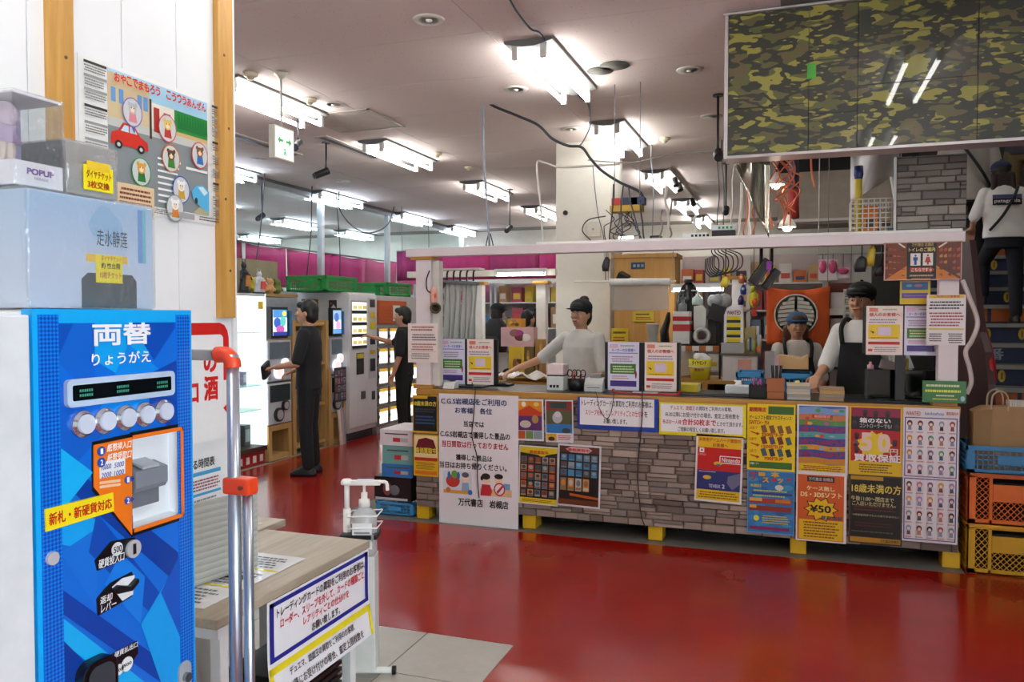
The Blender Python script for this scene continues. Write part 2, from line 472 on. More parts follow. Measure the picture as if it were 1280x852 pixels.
# ------------------------------------------------------------------ fluorescent fixtures
def fixture(cool=False):
    r = E('ceiling_light', '', 'ceiling light')
    b = B()
    b.prism([(-.17, 0), (.17, 0), (.17, -.02), (.045, -.05), (-.045, -.05), (-.17, -.02)], 1, -.63, .63)
    b.build('housing', M('#6d6f6e', .5), r, bevel=.003)
    for sx in (-1, 1):
        t = B(); t.cyl((sx * .10, -.585, -.105), (sx * .10, .585, -.105), .0165, n=10); t.build('tube', tube_mat(cool), r)
        for sy in (-1, 1):
            c = B(); c.box(sx * .10 - .02, sy * .605 - .018, -.125, sx * .10 + .02, sy * .605 + .018, -.02); c.build('lamp_holder', M('#d9d9d2', .5), r, bevel=.004)
    return r
FX0, FXC = None, None
LROWS = {-1.7: 'in line with the white column', -4.2: 'over the red aisle', -6.7: 'over the screened hall beyond the metal poles', .8: 'before the camouflage sign', -9.2: 'deep in the screened hall', -11.7: 'deep in the screened hall', -14.2: 'deep in the screened hall', -17.0: 'deep in the screened hall'}
SPOT = {(-1.7, 1.0): 'above the money changer', (-1.7, 3.4): 'above the grey floor tiles', (-1.7, 5.75): 'above the stone counter, nearest lit one to it', (-1.7, 8.1): 'beside the top of the white column', (-1.7, 10.8): 'first behind the white column', (-1.7, 13.4): 'second behind the white column', (-1.7, 15.6): 'third behind the white column by the back wall', (-4.2, 5.75): 'over the exit sign', (-4.2, 8.1): 'past the ceiling hatch over the aisle', (-4.2, 10.8): 'over the locker vending wall', (-4.2, 13.4): 'last but one over the aisle', (.8, 3.4): 'mirrored in the camouflage sign'}
for X in (.8, -1.7, -4.2, -6.7, -9.2, -11.7, -14.2, -17.0):
    for Y in (1.0, 3.4, 5.75, 8.1, 10.8, 13.4, 15.6):
        if X > 0 and Y > 5: continue
        if X < -5 and Y < 5: continue
        if X < -6:
            if FXC is None: o = FXC = fixture(True)
            else: o = copy_tree(FXC)
        elif FX0 is None: o = FX0 = fixture()
        else: o = copy_tree(FX0)
        o.location = (X, Y, CEIL)
        w_ = SPOT.get((X, Y), LROWS[X]); o['label'] = 'white twin-tube ceiling light ' + w_; o['group'] = 'twin-tube ceiling lights ' + LROWS[X]

for Y in (6.6, 9.2):  # unseen lamps added to brighten the stairwell and the people climbing it
    o = copy_tree(FX0); o.location = (2.1, Y, 4.9); o['label'] = 'added unseen white twin-tube light high above the staircase'; o['group'] = 'added twin-tube lights above the staircase'
# ================================================================== WHITE PARTITION BESIDE THE MONEY CHANGER
WX = -2.30
WHITE = M('#eceef0', .55, var=.03, scale=3)
PINE = wood('pine_trim', '#b47d32', '#d8a95a', 2)
wall = B(); wall.box(WX - .12, -1.2, 0, WX - .03, 2.86, CEIL); wall = struct(wall.build('wall_partition', M('#c9ccd0', .6)))
edges = [-1.2, -.9, -.6, -.3, 0, .3, .6, .9, 1.2, 1.495, 1.90, 2.28, 2.55, 2.86]
for a, c in zip(edges, edges[1:]):
    b = B(); b.box(WX - .03, a + .002, 0, WX, c - .002, CEIL - .01); b.build('plank', WHITE, wall, bevel=.002)
b = B(); b.box(WX - .12, 2.862, 0, WX + .01, 2.885, CEIL - .01); b.build('end_board', WHITE, wall, bevel=.002)
p = atX(79, 100, WX + .03)
for yc, z0, z1 in ((p.y, 1.0, CEIL - .01), (atX(284, 200, WX + .03).y, atX(284, 397, WX + .03).z, CEIL - .01)):
    b = B(); b.box(WX, yc - .045, z0, WX + .03, yc + .045, z1); b.build('batten', PINE, wall, bevel=.003)
    for k in range(7):
        z = z0 + .2 + k * .3
        c = B(); c.cyl((WX + .029, yc + .012 * (-1) ** k, z), (WX + .0315, yc + .012 * (-1) ** k, z), .006, n=8); c.build('screw', M('#6a5a40', .4, .6), wall)

# ---- traffic safety poster
pa, pb_ = atX(97, 72, WX + .004), atX(276, 125, WX + .004)
PY0, PY1 = pa.y, pb_.y
zt = (pa.z + pb_.z) / 2; zb = atX(277, 283, WX + .004).z
W, H = PY1 - PY0, zt - zb
sh = [('r', .17, .03, .88, .93, '#9aa09d'), ('r', .17, .03, .88, .22, '#a9d8ef'), ('r', .17, .05, .44, .36, '#d7c39a'), ('r', .44, .17, .62, .40, '#e9e3d6'),
      ('r', .62, .17, .88, .48, '#2f8f43'), ('r', .62, .33, .88, .46, '#d2b27a'), ('r', .17, .36, .88, .42, '#c9cbc4'), ('r', .17, .42, .88, .93, '#8b9294')]
for u in (.19, .24, .36, .40):
    sh += [('r', u, .15, u + .03, .25, '#6d9fd6')]
sh += [('r', .47, .2, .51, .38, '#b23b33'), ('r', .54, .22, .59, .37, '#9b3a3a'), ('r', .44, .15, .455, .44, '#4a3526')]
for k in range(11):
    u = .64 + k * .021; sh += [('p', [(u, .30), (u + .028, .30), (u + .014, .17)], '#1f7a3c')]
for k in range(8): sh += [('r', .49, .56 + k * .045, .66 - k * .012, .575 + k * .045, '#f4f4f2')]
sh += [('r', .70, .58, .87, .60, '#f2f2f0'), ('p', [(.75, .93), (.85, .83), (.88, .84), (.88, .93)], '#b9b08a')]
# red car, blue car
sh += [('p', [(.18, .50), (.19, .46), (.23, .44), (.26, .38), (.33, .38), (.37, .45), (.42, .48), (.425, .54), (.18, .54)], '#d3372c'), ('p', [(.245, .44), (.268, .395), (.295, .395), (.295, .44)], '#bfe0ef'), ('p', [(.302, .44), (.302, .395), (.327, .395), (.352, .44)], '#bfe0ef'),
       ('e', .23, .54, .024, .03, '#333333'), ('e', .375, .54, .024, .03, '#333333'), ('e', .23, .54, .011, .014, '#cfcfcf'), ('e', .375, .54, .011, .014, '#cfcfcf')]
sh += [('p', [(.74, .76), (.78, .71), (.83, .70), (.88, .74), (.88, .91), (.82, .88), (.75, .82)], '#58b7e6'), ('p', [(.79, .72), (.83, .71), (.87, .75), (.84, .78)], '#cfeaf6'), ('e', .775, .83, .012, .025, '#333333')]
def bubble(u, v, ring, body, head, face='#f6d9b8'):
    return [('e', u, v, .066, .105, ring), ('e', u, v, .06, .096, '#cfd3d2'), ('p', [(u - .025, v + .07), (u - .02, v), (u + .02, v), (u + .03, v + .07)], body), ('e', u, v - .025, .026, .038, head),
            ('e', u - .022, v - .055, .01, .016, head), ('e', u + .022, v - .055, .01, .016, head), ('e', u, v - .018, .014, .02, face), ('e', u - .008, v - .03, .003, .005, '#222222'), ('e', u + .008, v - .03, .003, .005, '#222222')]
sh += [('p', [(.30, .36), (.35, .33), (.33, .44)], '#7a5bb0')]
for a in ((.32, .29, '#8c6bb8', '#e08a9a', '#b9bcc4'), (.56, .33, '#d55a6a', '#c33f3f', '#e8c560'), (.37, .70, '#3fa15a', '#2f7d3d', '#e2a33a'), (.58, .55, '#d77a3a', '#4a8c3a', '#6b4a32'), (.80, .47, '#d55050', '#356fb5', '#8a5a34'), (.65, .77, '#3d56b8', '#c9a03a', '#f4f4f4'), (.60, .92, '#8b9294', '#e08a3a', '#f4f4f4')):
    sh += bubble(*a)
for u0, u1 in ((.015, .15), (.895, .985)):
    for k, v in enumerate((.04, .13, .22, .33, .44, .55, .66, .77, .86)):
        sh += [('r', u0, v, u1, v + .018, '#3b3b3d' if k % 3 == 0 else '#9b9b9b')] + [('l', u0, v + .025, u1, v + .075, 3, '#77787a')]
sh += [('r', .34, .95, .42, .985, '#b9b9b9'), ('r', .62, .945, .74, .99, '#a9a9ad'), ('l', .20, .945, .60, .985, 3, '#77787a'), ('l', .77, .945, .97, .985, 2, '#55565a')]
tx = []
for k, ch in enumerate('おやこでまもろう こうつうあんぜん'):
    if ch != ' ': tx.append((ch, .19 + k * .0385, .055, .224 + k * .0385, .12, '#d8262c', .03))
sheet('traffic_poster', 'traffic safety poster with cars and animals in round bubbles on the white planks', 'poster', (WX + .004, PY0, zb), math.pi / 2, W, H, '#f1f1ee', sh, tx, rough=.3)
# small order notice tucked under the poster
a, c = atX(146, 236, WX + .03), atX(193, 256, WX + .03)
sheet('paper_notice', 'small beige paper notice on the planks under the traffic poster', 'notice', (WX + .03, a.y, c.z - .06), math.pi / 2, c.y - a.y, .12, '#e3c9a2', [('l', .06, .1, .94, .9, 6, '#8a4a3a')])

# ---- liquor sign and timetable on the lower planks
a, c = atX(200, 404, WX + .012), atX(287, 545, WX + .012)
W, H = c.y - a.y, a.z - c.z
o = sheet('liquor_sign', 'white board with thick red rounded frame and red liquor lettering', 'sign', (WX + .012, a.y, c.z), math.pi / 2, W, H, '#f2f2f3',
      [('r', 0, 0, .86, .10, '#d8241f'), ('r', .91, .13, 1, .5, '#d8241f')] + [('p', [(.86, 0), (.93, .02), (.98, .07), (1, .13), (.91, .13), (.89, .11), (.86, .10)], '#d8241f'), ('p', [(.9, .74), (.98, .70), (.97, .80)], '#d8241f')],
      [('の', .60, .24, .80, .42, '#d8241f', .04), ('酒', .60, .45, .82, .66, '#d8241f', .04), ('ロ', .36, .50, .52, .66, '#d8241f', .04)], thick=.008)
a, c = atX(225, 575, WX + .012), atX(276, 612, WX + .012)
sheet('timetable', 'bus style timetable sheet with blue column bars on the planks', 'timetable', (WX + .012, a.y, c.z - .1), math.pi / 2, c.y - a.y, a.z - c.z + .1, '#eef0f2',
      [('r', 0, .25, 1, .31, '#49a3d6'), ('r', 0, .58, 1, .62, '#49a3d6'), ('l', .02, .36, .98, .55, 4, '#9a4a52'), ('l', .02, .66, .98, .95, 5, '#8a8d92')],
      [('る時間表', .30, .05, .84, .2, '#1c1c1e', .02)])

# ================================================================== MONEY CHANGER
MX = -1.46
Y0, Y1 = atX(40, 400, MX).y, atX(239, 400, MX).y
ZT = 1.565
mc = E('money_changer', 'blue and white banknote and coin changing machine with five round buttons', 'change machine', (MX, Y0, 0), math.pi / 2)
Wm = Y1 - Y0          # local x = world +Y, local -y = world +X
BODY = M('#e6e9ec', .35, var=.03)
b = B(); b.box(-.09, .03, .06, Wm + .012, .55, ZT - .005); b.build('body', BODY, mc, bevel=.008)
b = B(); b.box(-.06, .06, 0, Wm, .5, .06); b.build('plinth', M('#3a3c40', .6), mc)
b = B(); b.box(-.10, .0, .30, -.006, .03, ZT - .012); b.build('hinge_frame', M('#dfe3e7', .3), mc, bevel=.004)
for z in (.5, 1.44):
    b = B(); b.cyl((-.09, -.002, z), (-.09, -.002, z + .05), .006, n=10); b.build('hinge', M('#b9bec4', .3, .7), mc)
# door with an opening for the note slot
def dz(py, px): return atX(px, py, MX).z
DZ0 = .32
# feature pixel -> door local x,z
def dl(px, py):
    q = atX(px, py, MX); return q.y - Y0, q.z
xa, za = dl(164, 547); xb, _ = dl(225, 540); _, zc = dl(225, 640)
zt_ = dl(225, 538)[1]
hx0, hx1 = xa, dl(224, 545)[0]; hz1 = (za + zt_) / 2; hz0 = (dl(165, 663)[1] + zc) / 2
b = B()
for (x0, z0, x1, z1) in ((0, DZ0, hx0, ZT), (hx1, DZ0, Wm, ZT), (hx0, DZ0, hx1, hz0), (hx0, hz1, hx1, ZT)): b.box(x0, 0, z0, x1, .03, z1)
door = b.build('door', M('#16aef5', .3, var=.03), mc)
door['label'] = 'cyan door panel printed with blue shards'
# printed artwork with the same opening
def art():
    p = B(); y = -.0006
    def poly(pts, col):
        nonlocal y
        y -= .00008
        bm_pts = [(x, z) for x, z in pts]
        p.add([(x, y, z) for x, z in bm_pts], [tuple(range(len(pts)))], S(col))
    def clip(pts, x0, z0, x1, z1):
        def cut(P, f, g):
            out = []
            for i in range(len(P)):
                a, c = P[i], P[(i + 1) % len(P)]; fa, fc = f(a), f(c)
                if fa >= 0: out.append(a)
                if fa * fc < 0: t = fa / (fa - fc); out.append((a[0] + (c[0] - a[0]) * t, a[1] + (c[1] - a[1]) * t))
            return out
        for f in (lambda q: q[0] - x0, lambda q: x1 - q[0], lambda q: q[1] - z0, lambda q: z1 - q[1]):
            if pts: pts = cut(pts, f, None)
        return pts
    shards = [([(40, 384), (239, 384), (250, 852), (40, 852)], '#0f6fdc'),
              ([(62, 384), (118, 384), (118, 500), (70, 450)], '#1467d2'), ([(62, 384), (100, 384), (62, 470)], '#0b52bd'),
              ([(118, 384), (155, 384), (190, 440), (150, 470), (118, 450)], '#12a6f2'), ([(165, 384), (218, 384), (218, 410), (192, 450), (160, 400)], '#0a4fbb'),
              ([(160, 430), (222, 480), (222, 520), (120, 520)], '#0e8bea'), ([(70, 470), (130, 540), (75, 600)], '#1161cd'), ([(180, 470), (220, 450), (222, 540), (190, 520)], '#0a47ad'),
              ([(62, 560), (62, 590), (222, 730), (222, 690)], '#0a3f9f'), ([(75, 680), (75, 620), (120, 650), (130, 690)], '#12a6f2'), ([(75, 690), (120, 660), (120, 760)], '#1474de'),
              ([(120, 640), (222, 770), (222, 800), (110, 690)], '#0c4db6'), ([(75, 735), (75, 765), (200, 852), (240, 852)], '#0b43a8'), ([(75, 770), (75, 800), (140, 852), (180, 852)], '#15b1f5'),
              ([(130, 730), (175, 780), (180, 720), (150, 690)], '#1580e6'), ([(175, 780), (222, 700), (225, 852), (200, 852)], '#10a0ef'), ([(200, 740), (225, 690), (226, 800)], '#0d56c4'),
              ([(78, 800), (78, 852), (130, 852)], '#0a3d9c'), ([(75, 560), (115, 590), (75, 640)], '#15b6f8')]
    for pts, c in shards:
        L = [dl(x, yy) for x, yy in pts]
        for r in ((.03, DZ0 + .02, hx0, ZT - .03), (hx1, DZ0 + .02, Wm - .03, ZT - .03), (hx0, DZ0 + .02, hx1, hz0), (hx0, hz1, hx1, ZT - .03)):
            q = clip(L, *r)
            if len(q) > 2: poly(q, c)
    return p
art().build('shard_print', print_mat(.3), door)
CH = checker_mat()
for x0, x1 in ((.012, .058), (Wm - .055, Wm - .01)):
    b = B(); b.box(x0, -.0045, DZ0 + .01, x1, 0, ZT - .012); b.build('dotted_border', CH, door)
# headline
def dtext(s, px0, py0, px1, py1, col, w=.02, y=-.006, skew=0):
    x0, z0 = dl(px0, py1); x1, z1 = dl(px1, py0)
    vs, fs, a, c, d, e = text_mesh(s, w)
    pm, ym = (px0 + px1) / 2, (py0 + py1) / 2; hp = max(4, py1 - py0 - max(0, ym - 440) / (994 - pm) * (px1 - px0)) / 2
    z0, z1 = dl(pm, ym + hp)[1], dl(pm, ym - hp)[1]; hl = z1 - z0
    out = []
    for (x, z, l) in vs:
        u = (x - a) / (c - a); v = (z - d) / (e - d)
        out.append((x0 + u * (x1 - x0) + skew * v * hl, y - l, z0 + v * (z1 - z0)))
    L = B(); L.add(out, fs, S(col)); L.build('lettering', print_mat(.35), mc)
dtext('両替', 113, 403, 186, 431, '#f4f8fb', .03)
dtext('りょうがえ', 112, 439, 186, 455, '#f4f8fb', .015)
# display
def rrect(x0, z0, x1, z1, r, n=5):
    pts = []
    for cx, cz, a0 in ((x1 - r, z0 + r, -90), (x1 - r, z1 - r, 0), (x0 + r, z1 - r, 90), (x0 + r, z0 + r, 180)):
        for i in range(n + 1):
            t = math.radians(a0 + 90 * i / n); pts.append((cx + r * math.cos(t), cz + r * math.sin(t)))
    return pts
dx0, dx1 = dl(79, 490)[0], dl(214, 480)[0]; dzm = dl(147, 485)[1]
b = B(); b.prism(rrect(dx0, dzm - .03, dx1, dzm + .03, .012), 1, -.012, .001); disp = b.build('display_frame', M('#b9cfe8', .3), mc)
b = B(); b.prism(rrect(dx0 + .013, dzm - .017, dx1 - .013, dzm + .017, .004), 1, -.0125, -.009); b.build('display_screen', M('#0a1014', .12), disp)
for x in (dx0 + .03, dx0 + .13, dx1 - .06):
    g = B()
    for k in range(2):
        for q in range(6): g.box(x + q * .006, -.0131, dzm - .009 + k * .010, x + q * .006 + .004, -.0126, dzm - .003 + k * .010)
    g.build('display_characters', M('#2f7a66', .4, emit=.2), disp)
for px, py in ((101, 529.5), (128, 525.5), (154, 521.5), (178, 517.5), (201.5, 513.5)):
    x, z = dl(px, py)
    b = B()
    for r0, y0, r1, y1 in ((.0295, .001, .0295, -.010), (.0295, -.010, .024, -.017)): b.cyl((x, y0, z), (x, y1, z), r0, r1, 24)
    r = b.build('button', M('#c9d0da', .18, .85), mc)
    b = B(); b.cyl((x, -.012, z), (x, -.0205, z), .0225, .021, 24); b.build('button_cap', M('#cdd7ea', .3), r)
# orange note panel
def ppoly(b, pts, y0, y1): b.prism([dl(*p) for p in pts], 1, y0, y1)
op = [(115, 556), (163, 546), (163, 668), (115, 608)]
b = B(); ppoly(b, [(114, 552), (164, 541), (164, 671), (160, 667), (114, 613)], -.0035, 0); np_ = b.build('note_panel_border', M('#0c0f14', .4), mc)
b = B(); ppoly(b, op, -.0055, -.003); b.build('note_panel', M('#f07a1c', .4, var=.03), np_)
b = B()   # frame round the opening
for (x0, z0, x1, z1) in ((hx0 - .004, hz1, hx1 + .016, hz1 + .016), (hx1, hz0 - .016, hx1 + .016, hz1 + .016), (hx0 - .004, hz0 - .016, hx1 + .016, hz0)): b.box(x0, -.004, z0, x1, 0, z1)
nf = b.build('note_opening_border', M('#0c0f14', .4), mc)
b = B()
for (x0, z0, x1, z1) in ((hx0, hz1 - .001, hx1 + .008, hz1 + .008), (hx1 - .001, hz0 - .008, hx1 + .008, hz1 + .008), (hx0, hz0 - .008, hx1 + .008, hz0 + .001)): b.box(x0, -.006, z0, x1, .0, z1)
b.build('note_opening_trim', M('#f07a1c', .4), nf)
b = B(); D = .12   # recess, tapered
o4 = [(hx0, .0, hz0), (hx1, .0, hz0), (hx1, .0, hz1), (hx0, .0, hz1)]; i4 = [(hx0, D, hz0 + .025), (hx1 - .02, D, hz0 + .025), (hx1 - .02, D, hz1 - .03), (hx0, D, hz1 - .03)]
b.add(o4 + i4, [(4, 5, 6, 7), (0, 1, 5, 4), (1, 2, 6, 5), (2, 3, 7, 6), (3, 0, 4, 7)]); b.build('note_recess', M('#eef2f6', .4, var=.02), mc)
zA, zB, zC = dl(190, 568)[1], dl(190, 610)[1], dl(190, 630)[1]; ux = hx0 + .001; uw = (hx1 - hx0) * .66
b = B(); b.prism([(-.012, zA - .03), (.10, zA + .0), (.10, zB), (-.004, zB), (-.012, zB + .012)], 0, ux, ux + uw); vu = b.build('note_validator', M('#7d868f', .4), mc, bevel=.004)
b = B(); b.prism([(.005, zC), (.1, zC), (.1, zB), (.005, zB)], 0, ux, ux + uw * .88); b.build('note_outlet', M('#6d757e', .4), vu, bevel=.003)
b = B(); b.prism([(-.013, zA - .028), (.045, zA - .008), (.045, zA - .004), (-.013, zA - .022)], 0, ux + .02, ux + uw - .03); b.build('note_slot', M('#a9b2ba', .4), vu)
for k, (px, py) in enumerate(((124, 563.5), (124, 577.5), (157, 599), (157, 625))):
    x, z = dl(px, py); b = B(); b.cyl((x, -.0055, z), (x, -.0072, z), .011 if k < 2 else .009, n=16); b.build('number_disc', M('#1b4fb4', .4), np_)
    if k > 1: b = B(); b.prism([(x + .011, z - .006), (x + .011, z + .006), (x + .02, z)], 1, -.0072, -.0055); b.build('pointer', M('#1b3f94', .4), np_)
    L = B(); L.text('12'[k % 2], 0, 0, 1, 1, .007, .012, 0, S('#ffffff'), .02); L.build('lettering', print_mat(.35), mc, loc=(x - .0035, -.0078, z - .006))
dtext('紙幣挿入口', 131, 550, 161, 564, '#fff4ea', .02, -.0062, .15); dtext('紙幣受取口', 131, 562, 161, 577, '#fff4ea', .02, -.0062, .15)
for s, px, py in (('10000', 122, 583), ('5000', 138, 580), ('2000', 122, 593), ('1000', 138, 590)):
    x, z = dl(px, py); b = B(); b.box(x, -.0066, z - .009, x + .036, -.0056, z + .009); b.build('note_value_plate', M('#f4f4f4', .4), np_)
    dtext(s, px + 1.5, py - 4.2, px + 13.5, py + 4.2, '#2a4fb0', .01, -.0072, .15)
g = B()
for k in range(2):
    for q in range(10):
        x, z = dl(122 + q * 2.6, 603.5 + k * 5 - q * .35); g.box(x, -.0062, z - .003, x + .006, -.0056, z + .003)
g.build('fine_print', M('#f7cda6', .5), np_)
# yellow sticker
b = B(); b.prism([dl(*q) for q in ((53, 636), (138, 615), (139, 638), (54, 664))], 1, -.0085, 0)
st = b.build('yellow_sticker', M('#f5e21c', .4, var=.02), mc, bevel=0)
# coin slot, lever, outlet
b = B(); ppoly(b, [(117, 700), (137, 676), (166, 671), (172, 679), (171, 690), (120, 713)], -.006, 0); cs = b.build('coin_slot_plate', M('#101318', .3), mc, bevel=.002)
x, z = dl(163, 685); b = B(); b.cyl((x, .0, z), (x, -.012, z), .021, n=24); q = b.build('coin_slot_ring', M('#d8dce0', .25, .35), cs)
b = B(); b.box(x - .004, -.014, z - .012, x + .004, -.0115, z + .012); b.build('coin_slit', M('#15171a', .4), cs)
x, z = dl(143.5, 685.5); b = B(); b.cyl((x, -.005, z), (x, -.008, z), .0155, n=20); b.build('coin_mark', M('#eceef0', .4), cs)
dtext('500', 138.5, 680, 148.5, 691, '#15181c', .02, -.0086); dtext('硬貨投入口', 120, 689, 152, 710, '#f2f4f6', .015, -.0068, .1)
b = B(); ppoly(b, [(119, 748), (136, 728), (163, 714), (167, 724), (163, 745), (121, 769)], -.006, 0); lv = b.build('return_lever_plate', M('#101318', .3), mc, bevel=.002)
b = B(); ppoly(b, [(137, 733), (150, 722), (165, 718), (163, 742), (150, 750)], -.008, -.005); b.build('lever_field', M('#eceff2', .4), lv)
b = B(); ppoly(b, [(136, 735), (142, 730), (156, 731), (165, 721), (166, 726), (157, 737), (140, 741)], -.022, -.007); b.build('lever', M('#16181c', .3), lv, bevel=.003)
dtext('返却', 122, 740, 137, 755, '#f2f4f6', .015, -.0068, .1); dtext('レバー', 123, 748, 142, 765, '#f2f4f6', .015, -.0068, .1)
b = B(); ppoly(b, [(137, 818), (170, 800), (171, 816), (156, 836), (137, 846)], -.006, 0); cp = b.build('payout_plate', M('#101318', .3), mc, bevel=.002)
for px, py, s, w in ((146, 836, '100', 4), (156, 829, '500', 6)):
    x, z = dl(px, py); b = B(); b.cyl((x, -.005, z), (x, -.008, z), .0021 * w + .004, n=18); b.build('coin_mark', M('#eceef0', .4), cp)
    dtext(s, px - w * .8, py - w * .5, px + w * .8, py + w * .5, '#15181c', .02, -.0086)
dtext('硬貨払出口', 140, 801, 169, 821, '#f2f4f6', .015, -.0068, .1)
x0, z1 = dl(92, 838); x1, _ = dl(136, 838)
b = B(); b.prism(rrect(x0, z1 - .13, x1, z1 + .012, .03), 1, -.03, 0); q = b.build('payout_cup_rim', M('#0d1015', .25), mc, bevel=.004)
b = B(); b.prism(rrect(x0 + .012, z1 - .12, x1 - .012, z1, .024), 1, -.032, -.029); b.build('payout_cup_window', M('#3a434c', .08), q)
x, z = dl(229, 840); b = B(); b.prism(rrect(x - .022, z - .07, x + .022, z + .03, .02), 1, -.008, 0); q = b.build('lock_plate', M('#c8ccd0', .25, .4), mc, bevel=.003)
b = B(); b.cyl((x, -.006, z - .01), (x, -.018, z - .01), .012, n=16); b.build('lock_barrel', M('#8f9398', .2, .9), q)
x, z = dl(62, 697); b = B(); b.cyl((x, 0, z), (x, -.012, z), .014, n=18); q = b.build('key_lock', M('#d8dce0', .25, .35), mc)
s = B(); x0, z0 = dl(54, 664); x1, z1 = dl(138, 615); 
vs, fs, a, c, d, e = text_mesh('新札・新硬貨対応', .025)
tl, tr, bl, br = dl(57, 641), dl(136, 621.5), dl(58, 657), dl(136, 634)
s.add([(tl[0] + (tr[0] - tl[0]) * (x - a) / (c - a), -.0092 - l, (bl[1] + (br[1] - bl[1]) * (x - a) / (c - a)) * (1 - (zz - d) / (e - d)) + (tl[1] + (tr[1] - tl[1]) * (x - a) / (c - a)) * (zz - d) / (e - d)) for x, zz, l in vs], fs, S('#c8201c'))
s.build('lettering', print_mat(.4), st)

# ================================================================== PRIZE BOXES ON THE MACHINE
WRAP = film_mat('crumpled_wrap', '#fbfdfe', .10, .12, .6, .10)
CLEAR = film_mat('clear_acrylic', '#f6fafa', .02, .03)
BX = MX - .05
def lx(px, py, X): q = atX(px, py, X); return q.y, q.z
# big pale blue box
y0, _ = lx(35, 300, BX); y1, _ = lx(191, 300, BX); z1 = (lx(35, 238, BX)[1] + lx(191, 257, BX)[1]) / 2
bb = E('prize_box', 'pale blue wrapped prize box with grey window and yellow ticket label', 'box', (BX, y0, ZT), math.pi / 2)
W, H = y1 - y0, z1 - ZT
def grad_mat(name, stops, axis):
    m, nt, bs = newmat(name); v = coords(nt, kind='Generated'); sp = nt.nodes.new('ShaderNodeSeparateXYZ'); nt.links.new(v, sp.inputs[0])
    nt.links.new(rampcol(nt, sp.outputs[axis], stops), bs.inputs['Base Color']); bs.inputs['Roughness'].default_value = .35; return m
PALE = grad_mat('pale_blue_print', [(0, S('#cfd6e6')), (.5, S('#c3d3ea')), (1, S('#a8c8e6'))], 2)
b = B(); b.box(0, 0, .002, W, .30, H); b.build('carton', PALE, bb, bevel=.003)
b = B(); b.prism([(W * .38, .004), (W * .84, .004), (W * .84, H * .27), (W * .80, H * .33), (W * .43, H * .33), (W * .38, H * .27)], 1, -.001, .0); b.build('window', M('#464c52', .25), bb)
b = B(); b.box(W * .86, -.0012, H * .45, W * .90, 0, H * .96, S('#6f9fd8')); b.box(W * .90, -.0012, H * .45, W * .93, 0, H * .96, S('#7fc3d0')); 
for k, (u, v, r) in enumerate(((.53, .76, .03), (.62, .74, .036), (.57, .83, .03))): b.add([(W * u + r * math.cos(i * .35), -.0008 - k * .0002, H * v + r * math.sin(i * .35)) for i in range(18)], [tuple(range(18))], S('#9cc2e4'))
b.col = S('#f3c63a'); b.box(W * .42, -.0016, H * .43, W * .76, -.0003, H * .50)
b.build('print', print_mat(.35), bb)
q = B(); q.text('走水静莲', .50, .27, .76, .42, W, H, -.002, S('#2a3440'), .0); q.text('ダイヤチケット', .53, .505, .70, .555, W, H, -.0036, S('#c2471c'), .01)
b = B(); b.box(W * .49, -.003, H * .245, W * .71, -.0018, H * .50); b.build('ticket_label', M('#f7e516', .4, var=.02), bb)
q.text('約 性台限', .53, .57, .69, .625, W, H, -.0036, S('#20201e'), .02); q.text('10枚チケット', .52, .65, .70, .715, W, H, -.0036, S('#b8281c'), .015)
q.build('lettering', print_mat(.4), bb)
b = B(); b.box(-.012, -.006, 0, W + .006, .306, H + .006); b.build('plastic_wrap', WRAP, bb, bevel=.012)
# figure box with window
FX = BX - .03
y0 = lx(16, 170, FX)[0]; y1 = lx(78, 170, FX)[0]; zb0 = ZT + H + .008; z1 = (lx(16, 112, FX)[1] + lx(78, 128, FX)[1]) / 2; W2, H2 = y1 - y0, z1 - zb0
fb = E('figure_box', 'white window carton with a small figure stacked on the pale blue box', 'box', (FX, y0, zb0), math.pi / 2)
b = B(); b.box(0, 0, 0, W2, .16, H2 * .27); b.box(0, .15, 0, W2, .16, H2); b.box(0, 0, H2 - .006, W2, .16, H2); b.build('carton', M('#eceaf0', .4), fb, bevel=.002)
b = B(); b.box(.004, .12, H2 * .27, W2 - .004, .149, H2 - .008); b.build('backing_card', M('#9d8fb4', .5), fb)
b = B(); b.box(0, 0, H2 * .27, W2, .15, H2 - .006); b.build('window', CLEAR, fb)
q = B(); q.text('POPUP', .25, .80, .80, .87, W2, H2, -.001, S('#7a4a9c'), .05); q.text('PARADE', .40, .89, .68, .92, W2, H2, -.001, S('#8a7a9c'), .01); q.build('lettering', print_mat(.4), fb)
fg = B(); cx = W2 * .32
for sx in (-1, 1): fg.capsule((cx + sx * .012, .07, H2 * .29), (cx + sx * .010, .07, H2 * .52), .008, .011, 8)
fg.build('figure_legs', M('#e7c6b4', .5), fb); fg = B(); fg.loft([(cx, .07, H2 * .50, .035, .03), (cx, .07, H2 * .62, .02, .018), (cx, .07, H2 * .72, .022, .016)], 12); fg.build('figure_dress', M('#b98fc0', .5), fb)
fg = B(); fg.ell((cx, .07, H2 * .80), .026, .026, .03); fg.build('figure_hair', M('#d9b8cc', .5), fb)
b = B(); b.box(-.004, -.004, -.001, W2 + .004, .164, H2 + .004); b.build('plastic_wrap', WRAP, fb, bevel=.008)
